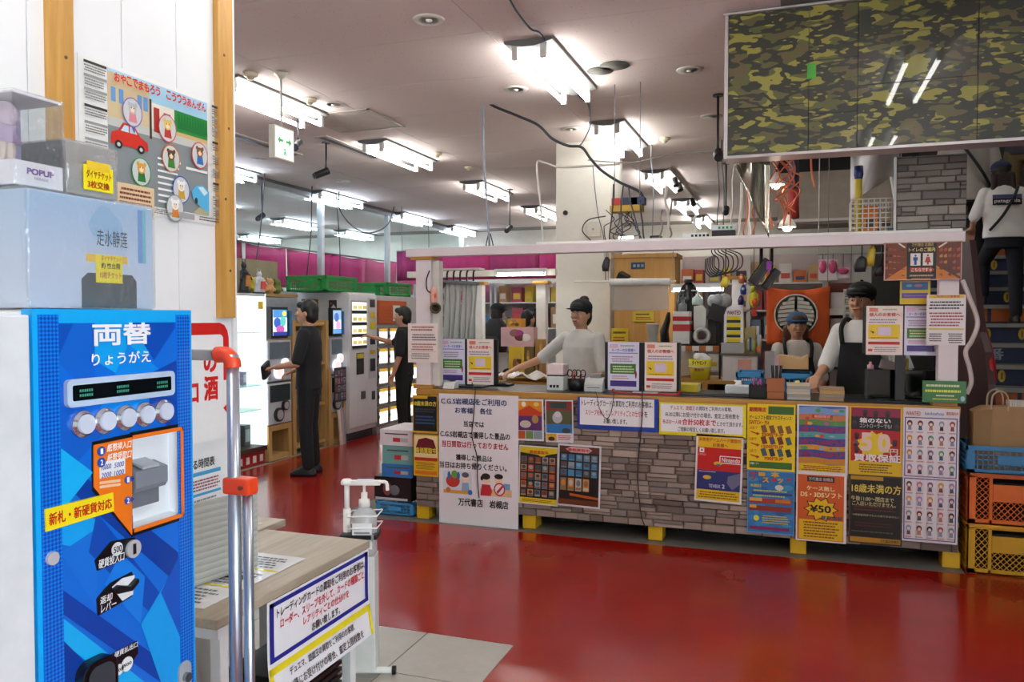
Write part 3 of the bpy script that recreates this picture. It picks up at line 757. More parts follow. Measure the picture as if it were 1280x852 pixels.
# clear box with ticket label
y0 = lx(79, 200, FX)[0] + .006; y1 = lx(148, 200, FX)[0]; z1 = (lx(80, 174, FX)[1] + lx(146, 183, FX)[1]) / 2; W3, H3 = y1 - y0, z1 - zb0
cb = E('clear_box', 'clear wrapped grey box with yellow exchange ticket label', 'box', (FX, y0, zb0), math.pi / 2)
b = B(); b.box(.004, .004, .0, W3 - .004, .15, H3 - .004); b.build('carton', M('#a8a39f', .4, var=.15, scale=20), cb, bevel=.003)
b = B(); b.box(W3 * .30, -.004, H3 * .12, W3 * .86, -.0015, H3 * .58); q = b.build('ticket_label', M('#f7e516', .4, var=.02), cb)
b = B(); b.box(W3 * .36, -.0046, H3 * .50, W3 * .80, -.0036, H3 * .66); b.build('tape', M('#f0c832', .4), cb)
q = B(); q.text('ダイヤチケット', .34, .50, .82, .66, W3, H3, -.0052, S('#a8301c'), .02); q.text('3枚交換', .36, .70, .78, .84, W3, H3, -.0052, S('#a8301c'), .025); q.build('lettering', print_mat(.4), cb)
b = B(); b.box(0, -.001, 0, W3, .155, H3); b.build('plastic_wrap', WRAP, cb, bevel=.008)

# ================================================================== TABLES, STAND, RACK
ASH = wood('ash_laminate', '#9b8e7a', '#c2b7a2', 1, .8, .45)
STEEL_W = M('#e8e9e8', .4)
def table(name, label, x0, y0, x1, y1, z, feet=True):
    t = E(name, label, 'table', (x0, y0, 0)); w, d = x1 - x0, y1 - y0
    b = B(); b.box(0, 0, z - .028, w, d, z); b.build('table_top', ASH, t, bevel=.003)
    b = B(); b.box(.03, .04, z - .075, w - .03, .06, z - .028); b.box(.03, d - .06, z - .075, w - .03, d - .04, z - .028); b.box(.03, .04, z - .075, .05, d - .04, z - .028); b.build('apron', STEEL_W, t)
    for X in (.05, w - .05):
        for Y in (.07, d - .07):
            b = B(); b.box(X - .018, Y - .018, 0, X + .018, Y + .018, z - .028); b.build('leg', STEEL_W, t, bevel=.003)
    return t
T1X = -1.48; T1Y = 2.60
table('folding_table', 'narrow ash topped table with paper notice taped over its edge', T1X - .46, 1.765, T1X, T1Y, .72)
table('folding_table', 'ash topped table against the white planks behind the narrow table', T1X - .80, 1.775, T1X - .475, 2.75, .722)
# hanging notice, slightly curved: built as a strip
def notice():
    r = E('hanging_notice', 'white notice with blue frame and yellow lower band hanging from table edge', 'notice', (T1X + .006, 1.975, 0), math.pi / 2)
    W, H = .60, .31; nu = 1; nv = 12
    def bend(v): return -.002 + .0 * v - .035 * max(0, v - .45) ** 2 * 2    # towards customer lower down
    def strip(x0, v0, x1, v1, off, col, bb):
        n = max(1, int((v1 - v0) * nv) + 1)
        for k in range(n):
            a, c = v0 + (v1 - v0) * k / n, v0 + (v1 - v0) * (k + 1) / n
            bb.add([(x0 * W, bend(c) - off, .695 - c * H), (x1 * W, bend(c) - off, .695 - c * H), (x1 * W, bend(a) - off, .695 - a * H), (x0 * W, bend(a) - off, .695 - a * H)], [(0, 1, 2, 3)], S(col))
    b = B(); strip(0, 0, 1, 1, 0, '#f0f0f4', b); b.build('paper', print_mat(.4), r, solid=.0015)
    p = B()
    for x0, v0, x1, v1 in ((.015, .02, .985, .065), (.015, .02, .05, .60), (.95, .02, .985, .60), (.015, .56, .985, .605)): strip(x0, v0, x1, v1, .002, '#1f2d92', p)
    for x0, v0, x1, v1 in ((0, .65, 1, .72), (0, .65, .03, 1), (.97, .65, 1, 1)): strip(x0, v0, x1, v1, .002, '#f2e02a', p)
    p.build('print', print_mat(.4), r)
    q = B()
    for s, u0, v0, u1, v1, c, w in (('トレーディングカードの買取をご利用のお客様は、', .07, .09, .94, .19, '#1b1b22', .015), ('ローダー、スリーブを外して、カードの種類ごと', .10, .21, .93, .31, '#cf2326', .015), ('レアリティごとの仕分けを', .30, .33, .76, .42, '#cf2326', .015), ('お願い致します。', .38, .45, .66, .54, '#1b1b22', .015),
                               ('デュエマ、遊戯王の買取をご利用のお客様、', .16, .74, .80, .82, '#2a2a30', .01), ('18:30以降にお受け付けの場合、査定上限枚数を', .06, .87, .88, .96, '#2a2a30', .01)):
        n = len(q.v); q.text(s, u0, v0, u1, v1, W, H, 0, S(c), w)
        for k in range(n, len(q.v)): v = q.v[k]; vv = 1 - v.z / H; q.v[k] = Vector((v.x, bend(vv) - .0035 + v.y, .695 - vv * H))
    q.build('lettering', print_mat(.4), r)
notice()
# laminated price sheets lying on the table
for k, (px0, py0, px1, py1) in enumerate(((312, 690, 388, 722),)):
    pass
o = sheet('laminated_sheet', 'laminated white card guide with yellow rule lying on narrow table', 'sheet', (T1X - .40, 1.86, .7215), 0, .34, .50, '#eeeef0',
      [('r', 0, .30, 1, .33, '#e6d84a'), ('r', 0, .64, 1, .67, '#e6d84a'), ('l', .06, .06, .94, .28, 5, '#7a7a80'), ('l', .06, .38, .94, .62, 5, '#7a7a80'), ('l', .06, .72, .94, .96, 5, '#7a7a80'), ('r', .1, .12, .3, .2, '#b03a3a'), ('r', .55, .45, .9, .52, '#2a2a2e'), ('r', .1, .8, .5, .88, '#2a2a2e')], rot=(-math.pi / 2, 0, 0), rough=.12)
o.rotation_euler = (-math.pi / 2, 0, math.radians(0))
o.location = (T1X - .43, 1.82, .7235)
o2 = sheet('laminated_sheet', 'small laminated price sheet lying on the rear ash table', 'sheet', (T1X - .78, 2.30, .7255), 0, .26, .36, '#e6e6e2',
      [('l', .06, .06, .94, .5, 6, '#77777c'), ('r', .2, .6, .7, .7, '#2f2f34'), ('r', .0, .8, 1, .84, '#e6d84a')], rot=(-math.pi / 2, 0, 0), rough=.12)
# grey ribbed folded board leaning on the planks
gb = E('ribbed_board', 'grey ribbed plastic board standing on edge behind the metal rack', 'board', (WX + .55, 1.80, .7275), math.radians(78))
b = B(); b.box(0, 0, 0, .40, .02, .25); b.build('sheet', M('#a8a79f', .5), gb)
for k in range(12):
    b = B(); b.box(.004, -.004, .008 + k * .02, .396, 0, .018 + k * .02); b.build('rib', M('#b3b2aa', .5), gb)
sheet('sticker', None, None, (.03, -.0055, .18), 0, .10, .05, '#dededc', [('l', .1, .1, .9, .9, 3, '#333336')], parent=gb)
# tubular rack with orange joints
ALU = M('#b9c2cf', .28, .85, var=.03)
ORANGE = M('#ec4a22', .4)
rk = E('pipe_rack', 'aluminium pipe rack with orange corner joints beside the money changer', 'rack', (0, 0, 0))
RZ = 2.085
pc = Vector((0, 0, CAM_H)) + ray(291, 445) * RZ; px_, py_, pz_ = pc
b = B(); b.tube([(px_, py_, .03), (px_, py_, pz_ + .005)], .0165, 16); b.build('upright', ALU, rk)
lo = (px_ + .038, py_ + .006)
zc = (Vector((0, 0, CAM_H)) + ray(291, 607) * RZ).z
b = B(); b.tube([(lo[0], lo[1], .03), (lo[0], lo[1], zc + .01)], .0135, 16); b.build('sliding_upright', ALU, rk)
b = B(); b.box(px_ - .57, py_ - .014, pz_ - .012, px_ - .02, py_ + .014, pz_ + .016); b.build('cross_bar', M('#b5b4b2', .4, .5), rk, bevel=.004)
b = B(); b.tube([(px_ - .05, py_, pz_ + .003), (px_ - .02, py_, pz_ + .003), (px_ - .003, py_, pz_ - .012), (px_, py_, pz_ - .03)], .0215, 14, 5); b.build('corner_joint', ORANGE, rk)
b = B(); b.box(px_ - .022, py_ - .022, zc - .022, px_ + .06, py_ + .024, zc + .022); q = b.build('clamp', ORANGE, rk, bevel=.008)
b = B(); b.cyl((px_ + .04, py_ - .021, zc), (px_ + .04, py_ - .03, zc), .006, n=12); b.build('clamp_screw', M('#8a3a20', .5), rk)
b = B(); b.tube([(px_ - .55, py_, .03), (px_ - .55, py_, pz_)], .0165, 12); b.build('upright', ALU, rk)
b = B(); b.box(px_ - .62, py_ - .02, 0, px_ + .09, py_ + .02, .03); b.build('foot_bar', M('#8e9298', .4, .6), rk, bevel=.004)
# black ribbed bin under the table
rb = E('ribbed_bin', 'black ribbed plastic bin on the floor under the notice', 'bin', (-1.72, 2.10, 0))
b = B()
for k in range(16): b.prism([(.0 - .004 * k * 0, 0), (.24, 0), (.24, .30), (0, .30)], 2, .004 + k * .024, .018 + k * .024)
b.box(.01, .01, 0, .23, .29, .40); b.build('ribbed_wall', M('#17181a', .4), rb)
b = B(); b.box(-.01, -.01, .385, .25, .31, .41); b.build('rim', M('#1d1e20', .4), rb, bevel=.005)

# ================================================================== SANITISER STAND
sp = atZ(448, 842, 0); sx, sy = sp.x, sp.y
st = E('sanitiser_stand', 'white foot operated sanitiser stand with pump bottle and black strap', 'sanitiser stand', (sx, sy, 0), YAW)
SWH = M('#eceae4', .4, var=.03)
sd = sy / math.cos(YAW) * 1.0
dep = (Vector((sx, sy, 0)) - Vector((0, 0, 0))).dot(Vector((-math.sin(YAW), math.cos(YAW), 0)))
def zz(py): return CAM_H - (py - HORIZON) / F * dep
b = B(); b.tube([(-.045, 0, .02), (-.045, 0, zz(637))], .0165, 14); b.tube([(-.045, 0, zz(640)), (-.045, 0, zz(606))], .011, 12); b.build('post', SWH, st)
b = B(); b.lathe([(0, 0), (.026, 0), (.026, .012), (.018, .022), (0, .022)], (-.045, 0, zz(606)), 16); b.build('post_cap', SWH, st)
b = B(); b.box(-.045, -.014, zz(607), .10, .014, zz(601)); b.tube([(.10, 0, zz(603)), (.125, 0, zz(604)), (.13, 0, zz(614))], .008, 8, 3); b.build('press_arm', SWH, st, bevel=.003)
b = B(); b.box(0, -.01, zz(601), .07, .01, zz(600)); b.build('arm_label', M('#cfd4ea', .4), st)
bt = zz(640)
b = B(); b.lathe([(0, 0), (.050, 0), (.054, .012), (.054, .15), (.045, .178), (.022, .195), (.022, .205)], (.03, 0, bt - .18), 20); bo = b.build('bottle', film_mat('frosted_bottle', '#eef2ee', .05, .2, 0, .45), st)
b = B(); b.lathe([(0, 0), (.024, 0), (.024, .03), (.014, .034), (.014, .06), (.006, .062), (.006, .10), (0, .10)], (.03, 0, bt + .02), 16); b.build('pump', SWH, bo)
b = B(); b.box(-.012, -.058, bt - .15, .072, -.054, bt - .04); lab = b.build('bottle_label', M('#e9ebe9', .4), bo)
q = B()
for k in range(4): q.box(-.004, -.0592, bt - .138 + k * .018, .062, -.058, bt - .130 + k * .018)
q.build('fine_print', M('#8c8f93', .5), bo)
for z in (zz(643), zz(658)):
    b = B(); b.tube([(-.04, -.01, z), (-.03, -.062, z), (.095, -.062, z + .004), (.10, .05, z + .004), (-.03, .05, z), (-.04, .01, z)], .0035, 6); b.build('wire_holder', M('#f0f0ee', .3), st)
b = B(); b.box(-.066, -.062, zz(672), .094, .056, zz(666)); b.build('strap', M('#141416', .5), st, bevel=.004)
b = B(); b.box(.07, -.066, zz(673), .08, -.060, zz(665)); b.build('strap_buckle', M('#cfd2d4', .3, .8), st)
b = B(); b.box(-.02, -.05, .03, .082, .05, bt - .185); b.build('cover', M('#dededa', .45), st, bevel=.004)
b = B(); b.box(-.01, -.052, bt - .33, .05, -.050, bt - .25); b.build('info_label', M('#f4f4f2', .4), st)
b = B(); b.tube([(-.10, 0, .018), (.15, 0, .018)], .014, 10); b.tube([(-.045, -.14, .018), (-.045, .12, .018)], .014, 10); b.build('foot', SWH, st)
for X in (-.105, .155): b = B(); b.cyl((X - .008, 0, .018), (X + .008, 0, .018), .018, n=12); b.build('rubber_end', M('#161618', .6), st)
# ================================================================== SERVICE COUNTER
CY = 5.50; CX0 = -2.72; CX1 = .955; CZ = 1.0
PINE2 = wood('pine_edge', '#a06a28', '#c99a4a', 0)
ct = E('service_counter', 'long service counter clad in grey brown ledge stone with black worktop', 'counter', (CX0, CY, 0))
CW = CX1 - CX0
b = B(); b.box(0, 0, .10, CW, .55, CZ - .03); b.build('carcass', M('#5d5048', .7), ct)
b = B(); b.box(0, -.012, CZ - .045, CW, .03, CZ - .002); b.build('edge_board', PINE2, ct, bevel=.003)
b = B(); b.box(0, .03, CZ - .03, CW, .62, CZ); b.build('worktop', M('#1c1f20', .4), ct, bevel=.003)
for px in (528, 661, 819, 998, 1190):
    x = atY(px, 660, CY).x - CX0; b = B(); b.box(x - .05, .005, 0, x + .05, .15, .10); b.build('foot', M('#d8a818', .45), ct, bevel=.006)
b = B(); b.box(.05, .30, 0, CW - .05, .45, .10); b.build('plinth', M('#17161a', .8), ct)
# ledge stones: skip those hidden behind notices
POSTERS = [(516, 494, 547, 541), (517, 543, 548, 595), (549, 493, 648, 659), (645, 499, 680, 551), (682, 500, 717, 553), (648, 557, 697, 630), (696, 555, 750, 633), (722, 497, 823, 538), (824, 504, 933, 545),
           (868, 543, 927, 627), (934, 505, 994, 588), (934, 588, 993, 667), (996, 506, 1060, 592), (995, 592, 1058, 677), (1061, 508, 1128, 594), (1061, 594, 1128, 680), (1128, 510, 1198, 678)]
PR = [quad_on_Y(*p, CY - .034) for p in POSTERS]
SM = stone_mat(); SMG = stone_mat(); SMG.name = 'grey_ledge_stone'
for e_, c_ in zip([n for n in SMG.node_tree.nodes if n.type == 'VALTORGB'][0].color_ramp.elements, ('#7f7b74', '#99958c', '#b3aea4', '#8f8c88', '#c4beb2')): e_.color = (*S(c_), 1)
def stone_variants(kind=None):
    out = []; mt = SM if kind is None else SMG
    for k in range(6):
        bm = bmesh.new(); bmesh.ops.create_cube(bm, size=1)
        for v in bm.verts:
            v.co += Vector((.5, .5, .5))
            if v.co.y < .5:
                v.co.x += random.uniform(-.02, .02) + (.03 if v.co.x < .5 else -.03); v.co.z += random.uniform(-.05, .05) + (.07 if v.co.z < .5 else -.07)
                v.co.y += random.uniform(-.15, .25)
        bmesh.ops.bevel(bm, geom=[e for e in bm.edges if all(v.co.y < .6 for v in e.verts)], offset=.05, segments=1, affect='EDGES')
        me = bpy.data.meshes.new('stone'); bm.to_mesh(me); bm.free(); me.materials.append(mt); out.append(me)
    return out
SV = stone_variants()
def stones(parent, x0, z0, x1, z1, hid, maxw=.22, minw=.08, rows=(.035, .06), depth=.016):
    z = z0; n = 0
    while z < z1 - .008:
        h = min(random.uniform(*rows), z1 - z); x = x0 - random.uniform(0, .1)
        while x < x1:
            w = random.uniform(minw, maxw); a, c = max(x, x0), min(x + w, x1); x += w
            if c - a < .012: continue
            cut = [0, 1] if random.random() > .3 or h < .042 else [0, random.choice((.4, .5, .6)), 1]
            for f, g in zip(cut, cut[1:]):
                zl, zh = z + f * h, z + g * h
                if any(a > q[0] - .01 and c < q[0] + q[2] + .01 and zl > q[1] - .01 and zh < q[1] + q[3] + .01 for q in hid): continue
                o = bpy.data.objects.new('stone', random.choice(SV)); COL.objects.link(o); o.parent = parent; d = random.uniform(.45, 1) * depth
                o.location = (a + .0015, -d, zl + .0015); o.scale = (c - a - .003, d, zh - zl - .003); n += 1
        z += h
    return n
NS = stones(ct, 0, .10, CW, CZ - .045, [(q[0] - CX0, q[1], q[2], q[3]) for q in PR], depth=.028)

# ------------------------------------------------------------------ notices on the counter front
PYF = CY - .034
def notice_on_counter(i, name, label, cat, base, shapes, texts, tilt=0, rough=.4):
    x, z, w, h = PR[i]
    o = sheet(name, label, cat, (x, PYF, z), 0, w, h, base, shapes, texts, rough=rough)
    if tilt: o.rotation_euler = (0, math.radians(tilt), 0)
    return o
notice_on_counter(0, 'age_notice', 'small black age limit notice beside the white cloth sheet', 'notice', '#d3a020', [('r', .03, .02, .97, .95, '#15161a'), ('r', .03, .02, .6, .09, '#d3a020'), ('l', .08, .34, .92, .46, 2, '#3a3f4a'), ('l', .08, .52, .92, .78, 3, '#33507a')], [('18歳未満の方', .03, .15, .95, .28, '#e3d04a', .02)])
notice_on_counter(1, 'purchase_poster', 'small yellow purchase poster with crimson arch lettering', 'poster', '#e0b021', [('r', .04, .03, .96, .55, '#e8cf9a'), ('p', [(.1, .3), (.2, .12), (.5, .07), (.8, .12), (.9, .3), (.9, .45), (.1, .45)], '#6a1622'), ('r', .04, .55, .96, .63, '#b8301c'), ('l', .1, .66, .9, .84, 5, '#8a6a10'), ('r', .06, .87, .94, .96, '#d8781c')], [('高価買取中', .08, .31, .92, .45, '#e8d23a', .02)])
# hanging white sheet
x, z, w, h = PR[2]
cl = sheet('cloth_notice', 'large white cloth notice with blue heading hanging down the counter', 'notice', (x, PYF - .002, z), 0, w, h, '#e6dfe2',
      [('r', .05, .585, .42, .76, '#cfd4dc'), ('e', .18, .66, .09, .05, '#c23c30'), ('e', .20, .61, .04, .03, '#6aa64a'), ('e', .13, .62, .02, .03, '#2f6fb0'), ('e', .25, .62, .02, .03, '#2f6fb0'), ('e', .34, .63, .045, .035, '#f0cfae'), ('e', .34, .61, .047, .02, '#5a5f6a'), ('p', [(.29, .74), (.3, .67), (.38, .67), (.39, .74)], '#8fa3c0'), ('r', .06, .73, .40, .755, '#d89a3a'), ('e', .4, .74, .03, .02, '#3a6fb8'), ('e', .12, .73, .03, .02, '#c8703a'),
       ('r', .53, .70, .92, .755, '#e0b88a'), ('e', .61, .63, .05, .037, '#f0cfae'), ('e', .60, .61, .055, .024, '#2a2426'), ('e', .55, .625, .018, .018, '#2a2426'), ('p', [(.53, .755), (.55, .67), (.65, .67), (.68, .72), (.66, .755)], '#c8303a'), ('e', .76, .63, .05, .037, '#f0cfae'), ('e', .76, .605, .055, .02, '#2a2426'), ('p', [(.70, .72), (.72, .67), (.82, .67), (.84, .72)], '#c9c0b4'), ('r', .82, .655, .9, .7, '#6f9cc8'), ('e', .77, .70, .07, .05, '#c8303a'), ('e', .77, .70, .055, .039, '#e6dfe2'), ('p', [(.73, .72), (.80, .67), (.82, .68), (.75, .735)], '#c8303a')],
      [('C.G.S岩槻店をご利用の', .03, .03, .86, .08, '#24366e', .02), ('お客様　各位', .21, .10, .68, .145, '#24366e', .02), ('当店では', .32, .20, .58, .245, '#17171a', .02), ('C.G.S岩槻店で獲得した景品の', .02, .28, .90, .33, '#17171a', .02), ('当日買取は行っておりません', .04, .355, .88, .405, '#c02028', .02), ('獲得した景品は', .22, .455, .68, .50, '#17171a', .02), ('当日はお持ち帰りください。', .01, .515, .86, .565, '#17171a', .02), ('万代書店　岩槻店', .25, .785, .88, .845, '#17171a', .025)], thick=.003)
notice_on_counter(3, 'card_poster', 'small purple and orange card game poster above the tall card poster', 'poster', '#dcd8da', [('r', .06, .04, .94, .3, '#d8871c'), ('r', .06, .3, .94, .75, '#5d2a66'), ('p', [(.06, .3), (.5, .15), (.94, .33), (.94, .4), (.06, .4)], '#c8401c'), ('e', .35, .6, .2, .09, '#c9bcae'), ('e', .7, .48, .12, .1, '#b08a4a'), ('r', .06, .76, .34, .95, '#b8501c'), ('r', .36, .76, .62, .95, '#6a8a4a'), ('r', .64, .76, .94, .95, '#8a98a0'), ('e', .3, .12, .08, .06, '#e8e0c8'), ('e', .75, .12, .1, .05, '#e0c86a')], [], -1)
notice_on_counter(4, 'card_poster', 'green and blue card game poster with white creature', 'poster', '#d6d2d6', [('r', .04, .03, .96, .25, '#8f2c22'), ('r', .18, .06, .78, .2, '#2f4a44'), ('r', .04, .25, .96, .58, '#55583a'), ('r', .04, .57, .96, .78, '#2f74b4'), ('e', .44, .42, .18, .13, '#b8b0b4'), ('e', .45, .34, .12, .07, '#cfc8cc'), ('e', .75, .72, .16, .06, '#3a3f44'), ('r', .04, .8, .4, .97, '#d8a01c'), ('e', .22, .92, .12, .05, '#2a2a2a'), ('l', .44, .82, .92, .95, 3, '#b83a30')], [], -1)
def card_grid(cols, rows, u0, v0, u1, v1, pal, bg):
    out = [('r', u0, v0, u1, v1, bg)]
    for r in range(rows):
        for c in range(cols):
            a, d = u0 + (u1 - u0) * c / cols, v0 + (v1 - v0) * r / rows; w, h = (u1 - u0) / cols, (v1 - v0) / rows
            out += [('r', a + w * .1, d + h * .08, a + w * .9, d + h * .92, random.choice(pal)), ('e', a + w * .5, d + h * .4, w * .28, h * .22, random.choice(pal)), ('r', a + w * .15, d + h * .68, a + w * .85, d + h * .86, random.choice(pal))]
    return out
CP = ['#8a4a30', '#a8683a', '#5a6a74', '#3f4a52', '#b08a5a', '#6a3a34', '#8f9ca0', '#b8502c']
notice_on_counter(5, 'card_price_poster', 'yellow headed card price poster with dark card columns', 'poster', '#dcd6d2', [('r', .03, .02, .97, .98, '#2a2422'), ('p', [(.03, .02), (.97, .02), (.97, .10), (.7, .14), (.6, .2), (.5, .15), (.03, .12)], '#d8bc1c'), ('r', .03, .89, .97, .98, '#d8bc1c'), ('l', .06, .91, .94, .96, 2, '#7a5a10')] + card_grid(5, 5, .04, .17, .94, .87, CP, '#241f1e'), [('高価買取中', .28, .07, .75, .13, '#b8301c', .02)], 1.0)
notice_on_counter(6, 'card_price_poster', 'dark card price poster with a pink starburst heading', 'poster', '#d8d4d8', [('r', .04, .03, .96, .97, '#1c1a1a'), ('r', .04, .03, .96, .13, '#5a2c20'), ('p', [(.18, .08), (.3, .04), (.7, .04), (.8, .08), (.7, .13), (.3, .13)], '#dca8a4')] + card_grid(5, 3, .06, .15, .94, .52, ['#4a8cb0', '#6a7a84', '#8a98a4', '#5a4a44', '#3f6a8a'], '#201c1c') + card_grid(4, 1, .06, .52, .76, .76, ['#b8b0a0', '#c8803a', '#8a6a4a', '#6a7a84'], '#1c1c18') + [('p', [(.3, .78), (.96, .82), (.96, .86), (.3, .82)], '#b8561c'), ('r', .04, .88, .96, .96, '#6a3416')], [('高価買取中', .24, .06, .74, .11, '#b02c24', .02)], 1.2)
notice_on_counter(7, 'framed_notice', 'white card buying notice with thick blue frame on the counter', 'notice', '#1f3f9c', [('r', .03, .02, .95, .86, '#ece6e8')], [('トレーディングカードの買取をご利用のお客様は、', .05, .08, .93, .28, '#17171c', .015), ('スリーブを外して、レアリティごとの仕付け', .10, .38, .82, .56, '#c82a2a', .015), ('を', .83, .38, .87, .56, '#17171c', .015), ('お願い致します。', .33, .64, .62, .80, '#17171c', .015)])
notice_on_counter(8, 'framed_notice', 'white card limit notice with rounded yellow frame on the counter', 'notice', '#e6cf1c', [('r', .02, .05, .96, .90, '#ece6e8')], [('デュエマ、遊戯王', .13, .09, .42, .22, '#b02c2c', .015), ('の買取をご利用のお客様、', .43, .09, .84, .22, '#2a2a30', .015), ('18:30以降にお受け付けの場合、査定上限枚数を', .07, .29, .92, .44, '#2a2a30', .015), ('各店お一人様', .04, .53, .26, .66, '#b02c2c', .015), ('合計50枚まで', .27, .48, .66, .68, '#c82026', .03), ('とさせて頂きます。', .67, .54, .96, .67, '#2a2a30', .015), ('ご理解の程宜しくお願い致します。', .22, .74, .76, .88, '#2a2a30', .015)])
notice_on_counter(9, 'console_poster', 'red and navy console purchase poster with yellow header hung below yellow notice', 'poster', '#e2dad6', [('r', .04, .03, .96, .19, '#e8b818'), ('r', .04, .19, .96, .53, '#c4201c'), ('r', .04, .53, .96, .82, '#27306e'), ('r', .04, .82, .96, .97, '#e0b41c'), ('r', .08, .20, .18, .27, '#ece4e0'), ('r', .11, .22, .15, .25, '#c4201c'),
      ('r', .52, .30, .96, .315, '#e8d8d4'), ('r', .52, .40, .96, .415, '#e8d8d4'), ('r', .51, .31, .53, .405, '#e8d8d4'), ('e', .48, .42, .09, .03, '#d8a82a'), ('e', .49, .445, .06, .015, '#3a5a8a'), ('e', .26, .635, .09, .03, '#d8b02a'), ('p', [(.7, .6), (.96, .54), (.96, .7), (.8, .8), (.68, .7)], '#6a6a84'), ('l', .08, .54, .45, .56, 1, '#c8c8d8'), ('l', .08, .84, .94, .95, 3, '#7a5a14')],
      [('未使用ゲームハード買取の', .06, .045, .94, .10, '#a02c14', .015), ('お客様へ', .36, .12, .68, .175, '#a02c14', .015), ('Nintendo', .56, .325, .94, .39, '#ece4e0', .02), ('UPAD', .06, .285, .22, .315, '#d8a09a', .01), ('TEVIEIX', .30, .735, .55, .785, '#d0d0e0', .01), ('2', .58, .725, .64, .785, '#d0d0e0', .02)], 1.5)
sw = ['#4a5a64', '#8a5a3a', '#5a4a6a', '#3a3a3e', '#9aa4a8', '#7a3a2a']
s10 = [('r', .44, .03, .97, .15, '#3a6a2c'), ('r', .05, .87, .94, .97, '#3a6a2c')]
for r, v in enumerate((.33, .50, .68)):
    for c in range(4): s10 += [('p', [(.28 + c * .17, v), (.38 + c * .17, v - .02), (.43 + c * .17, v + .09), (.33 + c * .17, v + .11)], random.choice(sw))]
    s10 += [('p', [(.08, v + .085), (.2, v + .11), (.2, v + .095), (.27, v + .12), (.2, v + .15), (.2, v + .13), (.07, v + .1)], '#b8381c')]
notice_on_counter(10, 'game_price_poster', 'yellow game software price poster with green bars', 'poster', '#ecc818', s10, [('期間限定', .04, .05, .40, .12, '#b8241c', .03), ('ゲームソフト買取プラスチャンス', .04, .17, .92, .235, '#3a4a3a', .02), ('SWITCH・PS4', .04, .25, .46, .31, '#b8381c', .02), ('10本で', .05, .335, .22, .39, '#c85a1c', .015), ('5本で', .05, .505, .20, .56, '#c85a1c', .015), ('3本で', .05, .685, .20, .74, '#c85a1c', .015), ('2500円UP', .30, .43, .76, .485, '#b8301c', .03), ('1500円UP', .30, .61, .76, .665, '#b8301c', .03), ('700円UP', .36, .79, .76, .845, '#b8301c', .03), ('対象ソフト', .07, .885, .25, .92, '#e8e8d0', .02)])
s11 = [('r', .02, .02, .98, .98, '#2f74b0')]
for k in range(26): s11 += [('e', random.uniform(.1, .9), random.uniform(.05, .95), random.uniform(.05, .14), random.uniform(.02, .05), random.choice(['#2a68a4', '#3a84bc', '#4a78c0', '#2f5f9c', '#3f94b8']))]
s11 += [('r', .04, .44, .94, .52, '#a83a2c'), ('r', .04, .56, .94, .64, '#8a3430'), ('r', .05, .44, .32, .49, '#d8a84a'), ('r', .60, .45, .92, .50, '#c8782c'), ('r', .05, .55, .2, .60, '#d8a84a'), ('e', .68, .26, .09, .045, '#d8d0b8'), ('e', .2, .76, .06, .045, '#d8d03a'), ('r', .06, .89, .9, .94, '#8a2c5a'), ('l', .3, .70, .92, .84, 4, '#c8b84a'), ('l', .1, .30, .88, .42, 3, '#c0c86a'), ('r', .1, .35, .95, .38, '#3a3a7a')]
notice_on_counter(11, 'game_price_poster', 'blue sparkling price poster with starry letters under the yellow price poster', 'poster', '#5a94bc', s11, [('ゲ', .05, .02, .20, .10, '#b82c4a', .04), ('ー', .24, .03, .38, .09, '#d8a02a', .04), ('本', .50, .01, .68, .10, '#e0a81c', .04), ('ス', .32, .11, .46, .19, '#e0a81c', .04), ('タ', .50, .10, .62, .17, '#c83a2c', .04), ('ッ', .64, .11, .76, .19, '#d8b02a', .04), ('プ', .82, .09, .94, .17, '#c83a4a', .04), ('プ', .06, .10, .18, .17, '#b82c4a', .04), ('未開封', .06, .22, .3, .27, '#d8c84a', .02)])
s12 = [('r', .04, .02, .95, .9, '#3a5a9c')]
for k, (v0, v1, c) in enumerate(((.04, .14, '#7a9ac8'), (.14, .25, '#c8784a'), (.22, .30, '#5a8a4a'), (.30, .42, '#3f4f94'), (.40, .49, '#5a9aa0'), (.48, .60, '#3a4a98'), (.59, .68, '#d0983a'), (.66, .78, '#3f4f94'), (.77, .86, '#c8842c'), (.86, .97, '#e0b81c'))):
    s12 += [('p', [(.04, v0), (.35, v0 - .012), (.65, v0 + .012), (.95, v0), (.95, v1), (.04, v1)], c)]
for k in range(22): s12 += [('e', random.uniform(.08, .9), random.choice([.08, .2, .27, .45, .63]), random.uniform(.02, .06), random.uniform(.012, .03), random.choice(['#c84a3a', '#d8a84a', '#4a9a5a', '#8ab0d0', '#b0608a']))]
s12 += [('r', .30, .14, .70, .19, '#c83020'), ('l', .1, .88, .9, .96, 3, '#a04a1c')]
notice_on_counter(12, 'game_price_poster', 'rainbow landscape price poster with three blue ribbons', 'poster', '#dcd6da', s12, [('期間限定', .34, .145, .66, .185, '#e8b0a0', .02), ('2冊で→2000円UP', .07, .32, .93, .40, '#a0305a', .03), ('3冊で→3000円UP', .07, .50, .93, .58, '#a0305a', .03), ('5冊で→5000円UP', .07, .68, .93, .76, '#a0305a', .03)])
s13 = [('r', .03, .02, .95, .98, '#d05a20'), ('r', .22, .04, .76, .12, '#2a2624'), ('r', .06, .68, .94, .97, '#e0b41c')]
st_ = [(.5 + (.36 if k % 2 == 0 else .26) * math.cos(k * math.pi / 10), .52 + (.19 if k % 2 == 0 else .13) * math.sin(k * math.pi / 10)) for k in range(20)]
s13 += [('p', st_, '#4a1c10'), ('p', [(.5 + (u - .5) * .9, .52 + (v - .52) * .9) for u, v in st_], '#eab818'), ('l', .12, .70, .88, .95, 6, '#8a4a14')]
